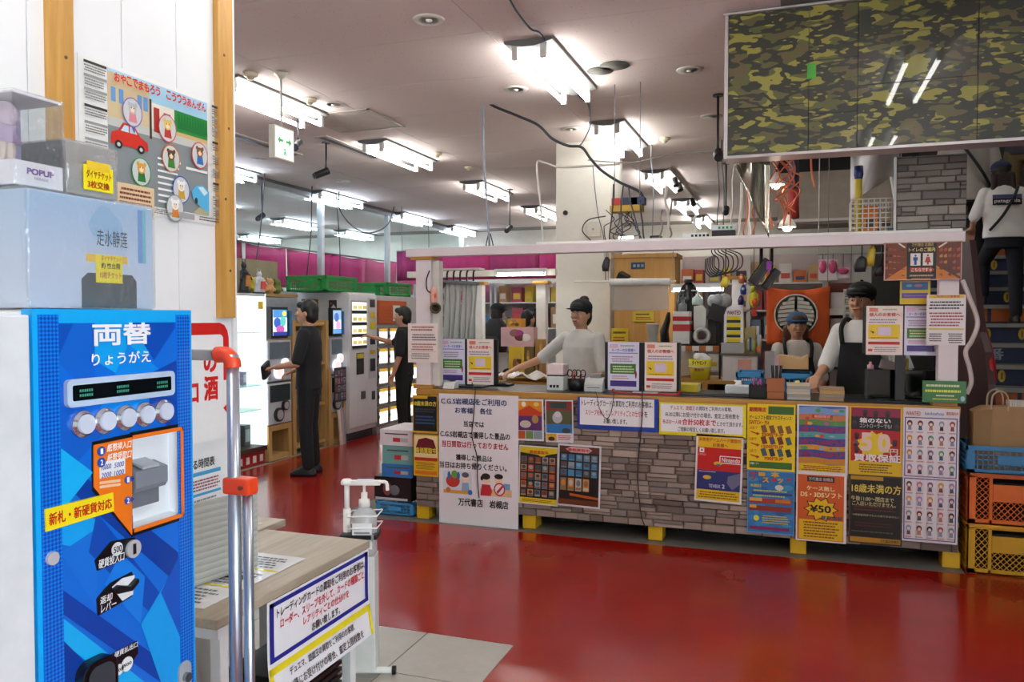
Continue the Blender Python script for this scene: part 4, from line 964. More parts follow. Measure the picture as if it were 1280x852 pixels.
notice_on_counter(13, 'game_price_poster', 'orange poster with fifty yen starburst for caseless games', 'poster', '#e6dcd4', s13, [('万代書店 岩槻店', .25, .055, .73, .105, '#c8c0b8', .01), ('ケース無し', .21, .18, .77, .25, '#ecd8a0', .03), ('DS・3DSソフト', .09, .27, .91, .345, '#ecd8a0', .03), ('¥50', .28, .46, .70, .57, '#1c1a18', .03), ('買取保証', .50, .61, .93, .665, '#3a4a5a', .03)])
burst = [(.48 + (.34 if k % 2 == 0 else .27) * math.cos(k * math.pi / 11), .55 + (.20 if k % 2 == 0 else .15) * math.sin(k * math.pi / 11)) for k in range(22)]
s14 = [('r', .04, .02, .96, .16, '#8f2444'), ('r', .04, .15, .96, .34, '#1c181a'), ('r', .04, .34, .96, .80, '#b81820'), ('r', .04, .80, .96, .98, '#dcb41c'), ('p', burst, '#e8c81c'), ('l', .20, .83, .82, .97, 4, '#6a4a14')]
for u, v in ((.15, .42), (.13, .53), (.86, .50), (.15, .62), (.10, .24), (.9, .28), (.3, .08), (.5, .09), (.72, .09)): s14 += [('e', u, v, .05, .035, random.choice(['#3a3438', '#6a5a60', '#4a2c34'])), ('e', u, v + .04, .04, .03, '#2a2628')]
notice_on_counter(14, 'game_price_poster', 'red and black poster with huge fifty yen digits', 'poster', '#e0b020', s14, [('箱のない', .20, .165, .78, .24, '#ece4e4', .035), ('コントローラーでも?', .20, .25, .80, .31, '#b8b0b4', .02), ('5', .22, .38, .44, .65, '#e8c8b8', .05), ('0', .54, .39, .78, .66, '#e8c8b8', .05), ('円', .77, .60, .92, .69, '#e8c8b8', .03), ('買取保証', .10, .69, .97, .80, '#ece4e4', .035)])
s15 = [('r', .03, .02, .97, .90, '#15110f'), ('r', .03, .02, .64, .075, '#b88a1c'), ('r', .03, .91, .97, .98, '#b8821c'), ('l', .06, .44, .94, .53, 2, '#5a2420'), ('r', .04, .57, .96, .60, '#3a3a2c'), ('l', .1, .68, .9, .76, 2, '#4a1c18'), ('l', .04, .81, .96, .84, 1, '#55554a')]
notice_on_counter(15, 'age_notice', 'black age limit notice with yellow lettering under the fifty yen poster', 'notice', '#4a3a2a', s15, [('18歳未満の方', .05, .13, .97, .26, '#d8c04a', .02), ('午後11:00〜閉店まで', .04, .31, .84, .38, '#cfc08a', .01), ('ご入店いただけません。', .06, .385, .88, .45, '#cfc08a', .01), ('※保護者同伴でもご入店できません。', .08, .57, .92, .60, '#b8b08a', .0), ('万代書店岩槻店', .60, .925, .94, .965, '#2a2014', .01)])
s16 = [('o', .03, .07, .97, .515, .006, '#4a5aa0'), ('o', .03, .525, .97, .985, .006, '#4a4a8a')]
hair = ['#c8708a', '#6a2c28', '#8fa0c0', '#c08a4a', '#7a8aa0', '#4a3028', '#5aa08a', '#2a2428', '#a04a4a', '#b08ac0', '#d0984a', '#7a5a90']
for r in range(8):
    for c in range(5):
        u = .12 + c * .19; v = (.115 if r < 4 else .135) + r * .1085 + (0 if r < 4 else 0)
        s16 += [('p', [(u - .035, v + .05), (u - .025, v + .015), (u + .025, v + .015), (u + .035, v + .05)], random.choice(['#4a4a5a', '#8a3a3a', '#3a5a7a', '#2a2a2e', '#b87a5a', '#8a8aa8'])), ('e', u, v, .05, .022, random.choice(hair)), ('e', u, v + .006, .03, .012, '#ecd0bc'), ('l', u - .07, v + .058, u + .07, v + .075, 1, '#c88a8a')]
for c in range(1, 5): s16 += [('r', .025 + c * .19 - .001, .08, .025 + c * .19 + .001, .98, '#d0c4c8')]
notice_on_counter(16, 'figure_price_poster', 'tall white poster of forty tiny doll figures in blue frames', 'poster', '#e6dce0', s16, [('WANTED', .04, .025, .30, .055, '#b8303a', .02), ('baskashop', .38, .025, .72, .055, '#5a8ac0', .02), ('買取強化中', .76, .02, .97, .045, '#b8303a', .02)])
# tape bits and trailing black cables on the front
def cable(pts, r=.004, col='#141416', name='cable', label='', n=6, sm=6, group=None):
    b = B(); b.tube(pts, r, n, sm); o = b.build(name, M(col, .5), None)
    return tag(o, label, 'cable', group)
q = lambda px, py, d=.052: tuple(atY(px, py, CY - d))
cable([q(590, 478, -.1), q(592, 485, -.01), q(594, 488, .05), q(592, 520), q(590, 545), q(596, 570), q(597, 600), q(599, 622)], .004, label='black cable trailing down over the white cloth notice')
cable([q(803, 482, -.1), q(803, 489, -.01), q(803, 492, .05), q(802, 530), q(797, 590), q(801, 640), q(807, 660)], .004, label='black cable trailing down bare stone below the blue framed notice')
cable([q(744, 489, 0), q(746, 494), q(750, 512), q(758, 523), q(764, 514), q(767, 496), q(768, 490, 0)], .0025, label='thin looped cable hanging over the blue framed notice')

# ------------------------------------------------------------------ booth frame
PINK = M('#e2d6d8', .5, var=.03)
bf = E('booth_frame', 'white painted wooden booth frame with long overhead beam above the counter', 'frame', (CX0, CY, CZ))
def bx(b, px0, py0, px1, py1, Y, d0, d1):
    x, z, w, h = quad_on_Y(px0, py0, px1, py1, Y); b.box(x - CX0, d0 - CY, z - CZ, x + w - CX0, d1 - CY, z + h - CZ)
x0 = atY(520, 410, CY).x; x1 = atY(538, 410, CY).x; zb = atY(525, 320, CY).z; PW = x1 - x0
b = B(); b.box(x0 - CX0, .0, 0, x1 - CX0, .09, 1.0); b.build('post', PINK, bf, bevel=.004)
b = B(); b.box(x0 - CX0 - .02, -.01, 0, x1 - CX0 + .02, .10, .03); b.build('post_foot', PINE2, bf, bevel=.003)
b = B(); b.box(x0 - CX0 - .04, -.01, .975, x1 - CX0 + .02, .10, 1.0); b.build('post_cap', PINE2, bf, bevel=.003)
b = B(); b.box(x1 - CX0 + .003, .03, .02, x1 - CX0 + .06, .10, .97); b.build('side_board', M('#d3cfc6', .6), bf, bevel=.003)
rx0, rx1 = atY(1173, 430, CY).x, atY(1198, 430, CY).x
b = B(); b.box(rx0 - CX0, 0, 0, rx1 - CX0, .09, 1.0); b.build('post', PINK, bf, bevel=.004)
b = B(); b.box(rx0 - CX0 - .03, -.01, 0, rx1 - CX0, .10, .045); b.build('post_foot', PINE2, bf, bevel=.003)
b = B(); b.box(x0 - CX0 - .08, -.01, 1.0, CX1 - CX0 + .01, .09, 1.065); b.build('beam', PINK, bf, bevel=.004)
b = B(); b.box(.95, .02, 1.066, CX1 - CX0, .30, 1.085); b.build('top_shelf', M('#e6e4e0', .5), bf, bevel=.003)
# back row of posts
b2 = E('timber_framework', 'white wooden posts with raw pine caps standing behind the staff side', 'frame', (0, 7.70, 0))
for px, pt in ((597, 352), (676, 351), (922, 345)):
    p = atY(px, pt, 7.70); w = .05
    b = B(); b.box(p.x - w, 0, 0, p.x + w, .09, p.z - .03); b.build('post', M('#e6e4de', .5), b2, bevel=.004)
    b = B(); b.box(p.x - w - .03, -.02, p.z - .03, p.x + w + .03, .11, p.z); b.build('post_cap', PINE2, b2, bevel=.003)
pl, pr = atY(590, 345, 7.70), atY(694, 350, 7.70)
b = B(); b.box(pl.x - .75, 0, pl.z - .005, pr.x, .08, pl.z + .06); b.build('cross_beam', M('#e6e0d4', .5), b2, bevel=.003)

# ------------------------------------------------------------------ notices and screens
def info_sheet(kind):
    if kind == 'a':
        return ('#dcd8ee', [('r', .06, .04, .32, .12, '#e0b0c8'), ('l', .4, .05, .9, .1, 1, '#9ab060'), ('r', .04, .22, .96, .235, '#6a6ab0'), ('l', .1, .28, .8, .42, 3, '#a08a9c'), ('r', .08, .45, .90, .66, '#4a7a3c'), ('l', .14, .48, .84, .64, 3, '#c8d8a8'), ('e', .90, .67, .03, .08, '#a82c2c'), ('r', .08, .80, .92, .92, '#4a3a84'), ('l', .1, .69, .7, .77, 2, '#c08a90')], [('メーカーのお客様へ', .12, .13, .90, .20, '#5a6ab8', .02)])
    return ('#f0ddd6', [('r', .08, .04, .32, .12, '#e08a70'), ('l', .42, .05, .9, .1, 1, '#a0b070'), ('l', .06, .26, .9, .36, 2, '#8a8aa0'), ('r', .06, .38, .92, .68, '#ecca3a'), ('r', .32, .43, .68, .6, '#dcc8dc'), ('p', [(.1, .5), (.22, .53), (.2, .57)], '#4a4a3a'), ('l', .1, .63, .9, .67, 1, '#d0702c'), ('r', .06, .73, .92, .79, '#c8302a'), ('r', .06, .88, .18, .93, '#d0502c'), ('l', .2, .83, .9, .95, 3, '#9a8a94')], [('個人のお客様へ', .08, .14, .92, .215, '#c8403a', .02)])
def monitor_pair(label, pa, pb, py0, py1, Y, first='a', tilt=8, group=None):
    xl = atY(pa[0] - 4, py0, Y).x; xr = atY(pb[1] + 5, py0, Y).x; zt = atY(pa[0], py0 - 1, Y).z; zb = atY(pa[0], py1 + 1, Y).z
    m = E('customer_display', label, 'monitor', ((xl + xr) / 2, Y, CZ)); w = xr - xl; h = zt - zb
    b = B(); b.box(-w / 2, 0, zb - CZ, w / 2, .03, zt - CZ); b.build('casing', M('#121215', .35), m, bevel=.006)
    b = B(); b.box(-.03, .03, .01, .03, .06, (zt + zb) / 2 - CZ); b.build('neck', M('#16161a', .35), m, bevel=.004)
    b = B(); b.box(-.14, -.05, 0, .14, .14, .012); b.build('base', M('#16161a', .35), m, bevel=.004)
    for k, pr_ in enumerate((pa, pb)):
        base, sh, tx = info_sheet('ab'[k] if first == 'a' else 'ba'[k])
        a = atY(pr_[0], py0, Y - .005).x - (xl + xr) / 2; c = atY(pr_[1], py0, Y - .005).x - (xl + xr) / 2
        sheet('taped_sheet', 'laminated purchase guide sheet', None, (a, -.006, zb - CZ - .005), 0, c - a, h + .004, base, sh, tx, parent=m, rough=.2)
    return m
monitor_pair('black display backed with purple and yellow guide sheets beside the white post', (551, 581), (584, 617), 424, 477, 5.72)
monitor_pair('black display backed with purple and yellow guide sheets above the red tray', (760, 799), (806, 846), 428, 485, 5.72)
monitor_pair('black display with yellow guide sheet first, before the white shirted clerk', (1083, 1129), (1131, 1172), 383, 441, 5.62, 'b')
x, z, w, h = quad_on_Y(510, 404, 547, 453, CY - .005)
sheet('paper_notice', 'white paper notice with red lines taped to the booth post near the card boxes', 'notice', (x, CY - .005, z), 0, w, h, '#eeded8', [('l', .1, .06, .9, .2, 2, '#a04a4a'), ('l', .1, .26, .95, .45, 3, '#6a5a5c'), ('l', .1, .5, .95, .7, 3, '#b06a60'), ('r', .05, .72, .95, .725, '#6a5a5c'), ('l', .1, .75, .8, .92, 3, '#8a7a7c')], thick=.002)
x, z, w, h = quad_on_Y(1158, 368, 1207, 431, CY - .005)
sheet('paper_notice', 'white laminated rules notice with yellow header in front of the end post', 'notice', (x, CY - .008, z), 0, w, h, '#e6dcdc', [('r', .05, .01, .95, .07, '#e0b82a'), ('l', .06, .12, .96, .3, 3, '#3f3a40'), ('l', .06, .34, .96, .64, 5, '#b04a50'), ('r', .06, .67, .96, .70, '#d8c03a'), ('l', .06, .76, .42, .94, 4, '#4a444c'), ('l', .56, .76, .96, .97, 5, '#4a444c')], [('ご利用の注意事項', .18, .015, .84, .06, '#b0401c', .02)])
x, z, w, h = quad_on_Y(1105, 302, 1202, 350, CY - .015)
sh = [('r', 0, 0, 1, 1, '#4a2012'), ('p', [(0, 0), (.30, 0), (.30, 1), (0, 1)], '#7a3416'), ('p', [(.68, 0), (1, 0), (1, 1), (.68, 1)], '#6a2c16'), ('p', [(0, 1), (.30, .62), (.30, 1)], '#d07a24'), ('p', [(.68, .62), (1, 1), (.68, 1)], '#d07a24'), ('r', .30, 0, .68, 1, '#1c1210')]
for k in range(5):
    for j in range(5):
        sh += [('p', [(.01 + j * .055, .12 + k * .17 + j * .02), (.05 + j * .055, .13 + k * .17 + j * .02), (.05 + j * .055, .22 + k * .16), (.01 + j * .055, .22 + k * .16)], random.choice(['#3a2018', '#c8602a', '#8a4a2a', '#a06a3a', '#5a3a4a'])), ('p', [(.72 + j * .055, .20 + k * .16), (.76 + j * .055, .16 + k * .165), (.76 + j * .055, .25 + k * .165), (.72 + j * .055, .27 + k * .15)], random.choice(['#b8502a', '#7a2c24', '#c8823a', '#4a3038', '#9a4a3a']))]
sh += [('p', [(.18, .04), (.27, .16), (.28, .13), (.20, .02)], '#e8d8c8'), ('p', [(.70, .14), (.80, .02), (.82, .04), (.71, .18)], '#e8d8c8')]
sh += [('r', .345, .30, .475, .62, '#e6e0d8'), ('r', .505, .30, .635, .62, '#e6e0d8')]
for u, c in ((.41, '#2f4a9c'), (.57, '#b83024')):
    sh += [('e', u, .36, .013, .03, c), ('p', [(u - .03, .40), (u + .03, .40), (u + .028, .50), (u + .016, .48), (u + .016, .6), (u - .016, .6), (u - .016, .48), (u - .028, .50)] if c != '#b83024' else [(u - .02, .40), (u + .02, .40), (u + .04, .54), (u + .012, .54), (u + .012, .6), (u - .012, .6), (u - .012, .54), (u - .04, .54)], c)]
sh += [('p', [(.34, .67), (.60, .67), (.60, .64), (.655, .73), (.60, .82), (.60, .79), (.34, .79)], '#b84a30'), ('l', .33, .84, .67, .92, 1, '#b8a890'), ('l', .36, .93, .64, .98, 1, '#c8603a'), ('o', 0, 0, 1, 1, .006, '#c8a098')]
sheet('toilet_sign', 'dark orange toilet direction sign with blue and red figures on the booth corner', 'sign', (x, CY - .015, z), 0, w, h, '#c8a098', sh, [('万代書店 岩槻店', .36, .03, .64, .12, '#c8a868', .01), ('トイレのご案内', .32, .15, .66, .26, '#e8c878', .02), ('こちらです→', .36, .685, .62, .775, '#f0e0d0', .025)], thick=.005)
x, z, w, h = quad_on_Y(1125, 351, 1163, 380, 5.58)
sheet('small_poster', 'small blue and yellow striped poster below the toilet sign', 'poster', (x, 5.58, z), 0, w, h, '#d8c03a', [('r', .06, .05, .92, .38, '#3f6aa8'), ('r', .06, .38, .92, .52, '#d8b83a'), ('r', .06, .52, .92, .74, '#4a5a9c'), ('r', .06, .74, .92, .95, '#d8b028'), ('e', .3, .2, .1, .06, '#6ab0c0'), ('e', .6, .2, .14, .06, '#b07a8a'), ('l', .1, .56, .9, .7, 1, '#9a6aa0')])
x, z, w, h = quad_on_Y(1153, 476, 1208, 503, CY - .03)
o = sheet('green_sign', 'small green rounded notice standing on the counter end', 'notice', (x, CY - .03, z), 0, w, h, '#3a7a44', [('l', .08, .12, .9, .32, 1, '#c8d8a0'), ('l', .06, .36, .94, .58, 1, '#d8e04a'), ('l', .3, .62, .8, .74, 1, '#d0dcb8'), ('l', .2, .78, .84, .9, 1, '#c8c84a'), ('e', .92, .8, .05, .12, '#9ac0c8')], thick=.006)
# ================================================================== THINGS ON AND BEHIND THE COUNTER
def at_base(name, label, cat, px0, py0, px1, py1, Y, zbase=None, rz=0, group=None):
    """Empty at the base centre of a thing that spans these image corners on plane Y; returns root, width, height"""
    x, z, w, h = quad_on_Y(px0, py0, px1, py1, Y)
    if zbase is not None: h = z + h - zbase; z = zbase
    return E(name, label, cat, (x + w / 2, Y, z), rz, group), w, h
BLK = M('#17171a', .4); DARK = M('#2a2a2e', .5); GREYW = M('#d8d8d4', .4)
CARD = M('#b78a55', .8, var=.08); CARD2 = M('#c9a271', .8, var=.08)
CNAME = {'#5a8ab8': 'blue', '#d8d8d4': 'white', '#c8b03a': 'mustard', '#a84a5a': 'crimson', '#7a8a94': 'slate grey', '#c87a9a': 'pink', '#b08a5a': 'brown', '#3a3a40': 'charcoal', '#b89a6a': 'kraft brown', '#d8d0c8': 'cream', '#c8a878': 'tan', '#a8343a': 'red', '#8a8e96': 'grey', '#d8c04a': 'yellow', '#6a7a94': 'steel blue', '#2c2c32': 'black', '#c86a3a': 'orange'}
def goods_row(x, y, z, n, step, hmax, label, group, cols=('#5a8ab8', '#d8d8d4', '#c8b03a', '#a84a5a', '#7a8a94', '#c87a9a', '#b08a5a', '#3a3a40')):
    for k in range(n):
        z_ = z + .002; w, h = step * random.uniform(.55, .92), hmax * random.uniform(.45, .95); cc = random.choice(cols); r = E('goods_box', CNAME[cc] + ' ' + label, 'box', (x + k * step, y, z_), 0, group)
        b = B(); b.box(0, 0, 0, w, .2, h); b.build('carton', M(cc, .5), r, bevel=.003)
        b = B(); b.box(w * .15, -.002, h * .2, w * .85, .0, h * random.uniform(.4, .75)); b.build('label_print', M(random.choice(('#e8e4dc', '#c84a3a', '#d8b83a', '#3a4a6a')), .5), r)
def cup_pens(r, w, h, cols, n):
    b = B()
    for k in range(n):
        a = random.uniform(-.8, .8) * w * .4; d = random.uniform(.1, .9) * w * .5
        p = B(); t = random.uniform(-.03, .03); p.cyl((a, d, h * .3), (a + t, d, h * random.uniform(1.3, 1.7)), .0045, n=6)
        p.build('pen', M(random.choice(cols), .4), r)
# ---- counter top
r, w, h = at_base('receipt_printer', 'tall white receipt printer with pink tinted lid beside the scissors', 'printer', 683, 455, 704, 497, 5.66, CZ)
b = B(); b.box(-w / 2, 0, 0, w / 2, .16, h * .55); b.build('body', GREYW, r, bevel=.01)
b = B(); b.box(-w / 2, .0, h * .58, w / 2, .16, h); b.build('lid', M('#e6cfcf', .4), r, bevel=.012)
b = B(); b.box(-w / 2 + .004, .006, h * .54, w / 2 - .004, .15, h * .59); b.build('paper_slot', BLK, r)
for k in range(3): b = B(); b.box(-w * .3 + k * w * .2, -.003, h * .12, -w * .16 + k * w * .2, 0, h * .22); b.build('button', BLK, r)
r, w, h = at_base('receipt_printer', 'low pale grey receipt printer next to the purple guide sheet', 'printer', 730, 473, 753, 499, 5.66, CZ)
b = B(); b.prism([(0, 0), (.17, 0), (.17, h), (.05, h), (0, h * .6)], 0, -w / 2, w / 2); b.build('body', M('#c9c9c6', .4), r, bevel=.006)
b = B(); b.box(-w * .35, -.003, h * .3, w * .35, .002, h * .34); b.build('paper_slot', DARK, r)
b = B(); b.box(-w * .3, .06, h, w * .3, .14, h + .03); b.build('lid', M('#8a8a88', .4), r, bevel=.008)
r, w, h = at_base('tool_cup', 'black mesh cup full of scissors and blue pens', 'pen cup', 706, 474, 730, 497, 5.70, CZ)
b = B(); b.lathe([(w * .38, 0), (w * .45, h), (w * .42, h), (w * .36, .004)], (0, w * .4, 0), 16); b.build('cup', BLK, r)
cup_pens(r, w, h, ['#2a4aa8', '#1c1c20', '#b83a3a', '#2a4aa8'], 6)
for k, x in enumerate((-.03, .035)):
    b = B()
    for sx in (-1, 1): b.tube([(x + sx * .018 + .018 * math.cos(t), .05, h * 1.5 + .026 * math.sin(t)) for t in [i * math.pi / 6 for i in range(13)]], .004, 6)
    b.tube([(x, .05, h * 1.4), (x, .05, h * .4)], .005, 6); b.build('scissors', M('#1a1a1e', .4), r)
r, w, h = at_base('red_tray', 'shallow red tray under the second display', 'tray', 766, 488, 848, 498, 5.60, CZ)
b = B(); b.prism([(-w / 2, 0), (w / 2, 0), (w / 2 + .01, .03), (w / 2, .03), (w / 2 - .006, .008), (-w / 2 + .006, .008), (-w / 2, .03), (-w / 2 - .01, .03)], 1, 0, .06); b.build('tray', M('#b8181c', .35), r)
b = B(); b.box(-w * .2, .01, .008, w * .18, .05, .014); b.build('card_holder', M('#c8c8cc', .3), r)
r, w, h = at_base('book', 'yellow covered thick catalogue lying behind the red tray', 'book', 835, 481, 872, 491, 5.86, CZ)
b = B(); b.box(-w / 2, 0, .004, w / 2, .2, h); b.build('pages', M('#e6e0c8', .7), r)
b = B(); b.box(-w / 2 - .003, -.004, 0, w / 2 + .003, .2, .004); b.box(-w / 2 - .003, -.004, h, w / 2 + .003, .2, h + .004); b.box(-w / 2 - .003, -.004, 0, w / 2 + .003, 0, h); b.build('cover', M('#d0b828', .5), r)
b = B(); b.box(-.25, 0, 0, .25, .16, .006); o = b.build('counter_mat', M('#111112', .6), None, bevel=.002, loc=(atY(895, 495, 5.62).x, 5.6, CZ)); tag(o, 'flat black rubber mat on the worktop', 'mat')
r, w, h = at_base('tissue_box', 'flat pale tissue packet behind the black mat', 'tissues', 906, 482, 938, 491, 5.86, CZ)
b = B(); b.box(-w / 2, 0, 0, w / 2, .11, h); b.build('packet', M('#dce6ea', .6), r, bevel=.008)
b = B(); b.loft([(0, .05, h - .005, .03, .015), (.004, .05, h + .02, .018, .008), (-.006, .05, h + .035, .028, .003)], 10); b.build('tissue', M('#f4f4f4', .8), r)
r, w, h = at_base('pen_box', 'square black pen holder with pink and dark pens', 'pen cup', 936, 481, 959, 503, 5.58, CZ)
b = B(); b.box(-w / 2, 0, 0, w / 2, .004, h); b.box(-w / 2, .09, 0, w / 2, .094, h); b.box(-w / 2, 0, 0, -w / 2 + .004, .094, h); b.box(w / 2 - .004, 0, 0, w / 2, .094, h); b.box(-w / 2, 0, 0, w / 2, .094, .004); b.build('holder', BLK, r)
cup_pens(r, w, h, ['#c83a8a', '#202026', '#26262c', '#2c3a6a'], 7)
r, w, h = at_base('card_carton', 'small brown card carton holding a bunch of black pens', 'box', 959, 473, 980, 503, 5.57, CZ)
b = B(); b.box(-w / 2, 0, 0, w / 2, .08, h * .34); b.box(-w / 2 - .002, -.002, h * .35, w / 2 + .002, .082, h); b.build('carton', M('#a5623c', .7), r, bevel=.002)
for k in range(9):
    p = B(); x = -w * .3 + k * w * .075; p.cyl((x, .05, h), (x * 1.2, .05, h + .085), .004, n=6); p.build('pen', M('#1a1a1e' if k % 3 else '#8a8a90', .4), r)
def paper_stack(label, px0, py0, px1, py1, Y, n, tint):
    r, w, h = at_base('paper_stack', label, 'paper stack', px0, py0, px1, py1, Y, CZ)
    for k in range(n):
        z = h * k / n; b = B(); s = random.uniform(-.008, .008); b.box(-w / 2 + s, random.uniform(0, .006), z, w / 2 + s, .11, z + h / n - .001); b.build('bundle', M(tint[k % len(tint)], .8), r, bevel=.001)
    return r, w, h
r, w, h = paper_stack('uneven stack of pale form bundles with pens behind', 983, 479, 1012, 503, 5.58, 6, ['#b9b2a8', '#a39c94', '#c9bda6'])
b = B(); b.box(-.02, .03, h, .01, .06, h + .015); b.build('eraser', M('#e6dc8a', .7), r, bevel=.004)
paper_stack('tan form bundle stack by the clerk’s hand', 1024, 484, 1055, 505, 5.57, 4, ['#a88a6c', '#9a8a7a', '#c09a62'])
r, w, h = at_base('display_case', 'low black acrylic display case on the counter before the clerk', 'display case', 1084, 462, 1172, 506, 5.80, CZ)
b = B(); b.box(-w / 2, 0, 0, w / 2, .2, h); b.build('casing', M('#101114', .12), r, bevel=.004)
b = B(); b.box(-w / 2 - .02, -.01, 0, -w / 2, .2, h); b.build('clear_side', CLEAR, r)
b = B(); b.tube([(-.02, -.006, h * .6), (.02, -.01, h * .25), (.07, -.01, h * .12), (.15, -.008, h * .1)], .006, 6, 5); b.build('cable', M('#3a3a3e', .4), r)
r, w, h = at_base('pump_bottle', 'pink topped small bottle on the black display case', 'bottle', 1084, 452, 1092, 462, 5.84)
b = B(); b.lathe([(0, 0), (w * .5, 0), (w * .5, h * .6), (w * .2, h * .7), (w * .2, h), (0, h)], (0, 0, 0), 12); b.build('bottle', M('#d8a0a8', .4), r)
r, w, h = at_base('card_case', 'tilted clear card case with white card on the black display case', 'box', 1098, 450, 1117, 462, 5.83)
b = B(); b.box(-w / 2, 0, 0, w / 2, .05, h, mtx=Matrix.Rotation(.3, 4, 'Y')); b.build('case', M('#9a8a8e', .2), r, bevel=.003)
r, w, h = at_base('yellow_carton', 'little yellow carton standing on the black display case', 'box', 1119, 448, 1136, 462, 5.86)
b = B(); b.box(-w / 2, 0, 0, w / 2, .05, h); b.build('carton', M('#d0b83a', .5), r, bevel=.002); b = B(); b.box(-w * .3, -.001, h * .3, w * .3, 0, h * .8); b.build('print', M('#8a5a2c', .5), r)
r, w, h = at_base('keyboard', 'slim black keyboard and stand base under the first display', 'keyboard', 560, 483, 636, 492, 5.86, CZ)
b = B(); b.box(-w / 2, 0, 0, w / 2, .13, .018); b.build('keyboard_body', BLK, r, bevel=.004)
for k in range(4):
    for j in range(12): b = B(); b.box(-w / 2 + .012 + j * w * .078, .012 + k * .028, .018, -w / 2 + .012 + j * w * .078 + w * .06, .034 + k * .028, .024); b.build('key', M('#26262a', .5), r)
r, w, h = at_base('card_reader', 'little white card reader beside the first display', 'card reader', 553, 476, 567, 489, 5.545, CZ)
b = B(); b.prism([(0, 0), (.10, 0), (.10, h), (.03, h * .8)], 0, -w / 2, w / 2); b.build('body', M('#d4d4d2', .4), r, bevel=.005); b = B(); b.box(-w * .3, .05, h, w * .3, .09, h + .004); b.build('keypad', DARK, r)

# ---- work table with crates (staff side)
BLUE = M('#3f8fc4', .45)
wt = E('work_table', 'low wooden work table carrying blue crates behind the counter', 'table', (atY(905, 480, 6.3).x, 6.28, 0))
tw = atY(1042, 480, 6.3).x - atY(905, 480, 6.3).x
b = B(); b.box(0, 0, .87, tw, .5, .9); b.build('table_top', PINE2, wt)
for X in (.03, tw - .03):
    for Y in (.03, .47): b = B(); b.box(X - .02, Y - .02, 0, X + .02, Y + .02, .87); b.build('leg', PINE2, wt)
def crate(label, cx, cy, cz, w, d, h, mat, rz=0, group=None, cells=(5, 2), grip=True):
    r = E('plastic_crate', label, 'crate', (cx, cy, cz), rz, group)
    b = B(); t = .008
    b.box(-w / 2, -d / 2, 0, w / 2, d / 2, t)
    for z0, z1, e in ((0, h * .14, 0), (h * .84, h, .008)):
        b.box(-w / 2 - e, -d / 2 - e, z0, w / 2 + e, -d / 2 + t, z1); b.box(-w / 2 - e, d / 2 - t, z0, w / 2 + e, d / 2 + e, z1)
        b.box(-w / 2 - e, -d / 2 - e, z0, -w / 2 + t, d / 2 + e, z1); b.box(w / 2 - t, -d / 2 - e, z0, w / 2 + e, d / 2 + e, z1)
    for x in (-w / 2, w / 2 - w * .09): b.box(x, -d / 2, 0, x + w * .09, -d / 2 + t, h); b.box(x, d / 2 - t, 0, x + w * .09, d / 2, h)
    for y in (-d / 2, d / 2 - d * .09): b.box(-w / 2, y, 0, -w / 2 + t, y + d * .09, h); b.box(w / 2 - t, y, 0, w / 2, y + d * .09, h)
    b.box(-w * .17, -d / 2 - .004, h * .35, w * .17, -d / 2 + t, h * .68)
    b.build('body', mat, r, bevel=.0015)
    g = B()   # fine lattice
    nx, nz = int(w / .028), max(3, int(h * .7 / .028))
    for side in (-1, 1):
        y = side * (d / 2 - .004)
        for k in range(nx + 1): x = -w / 2 + w * k / nx; g.box(x - .003, y - .002, h * .14, x + .003, y + .002, h * .84)
        for k in range(nz + 1): z = h * .14 + h * .7 * k / nz; g.box(-w / 2, y - .002, z - .003, w / 2, y + .002, z + .003)
        x = side * (w / 2 - .004); ny = int(d / .028)
        for k in range(ny + 1): y = -d / 2 + d * k / ny; g.box(x - .002, y - .003, h * .14, x + .002, y + .003, h * .84)
        for k in range(nz + 1): z = h * .14 + h * .7 * k / nz; g.box(x - .002, -d / 2, z - .003, x + .002, d / 2, z + .003)
    o = g.build('lattice', mat, r); o['kind'] = 'stuff'
    return r
x0, z0, w, h = quad_on_Y(921, 459, 952, 492, 6.33); crate('small blue crate nearer the black pen holder', x0 + w / 2, 6.5, .9, w, .34, h + .02, BLUE, group='blue crates on work table')
x0, z0, w, h = quad_on_Y(976, 461, 1014, 495, 6.33); crate('wide blue crate behind the paper stacks', x0 + w / 2, 6.46, .9, w, .34, h + .02, BLUE, group='blue crates on work table')
r, w, h = at_base('cardboard_box', 'open shallow cardboard box lying across the wide blue crate', 'box', 972, 444, 1010, 461, 6.42)
b = B(); b.prism([(-w / 2, 0), (w / 2, 0), (w / 2, h), (w * .3, h * .75), (-w / 2, h)], 1, 0, .3); b.build('carton', CARD2, r); b = B(); b.prism([(0, 0), (.3, -.02), (.3, h * .8), (0, h)], 0, w / 2 - .002, w / 2 + .004); b.build('flap', CARD, r)
r, w, h = at_base('grey_box', 'upright grey box with pink back wedged behind pen cartons', 'box', 956, 439, 973, 470, 6.30)
b = B(); b.box(-w / 2, 0, -.05, w * .2, .09, h); b.build('box', M('#8c8486', .5), r, bevel=.002); b = B(); b.box(w * .2, .02, -.05, w / 2, .09, h * .8); b.build('pink_sleeve', M('#c8a0a8', .5), r)
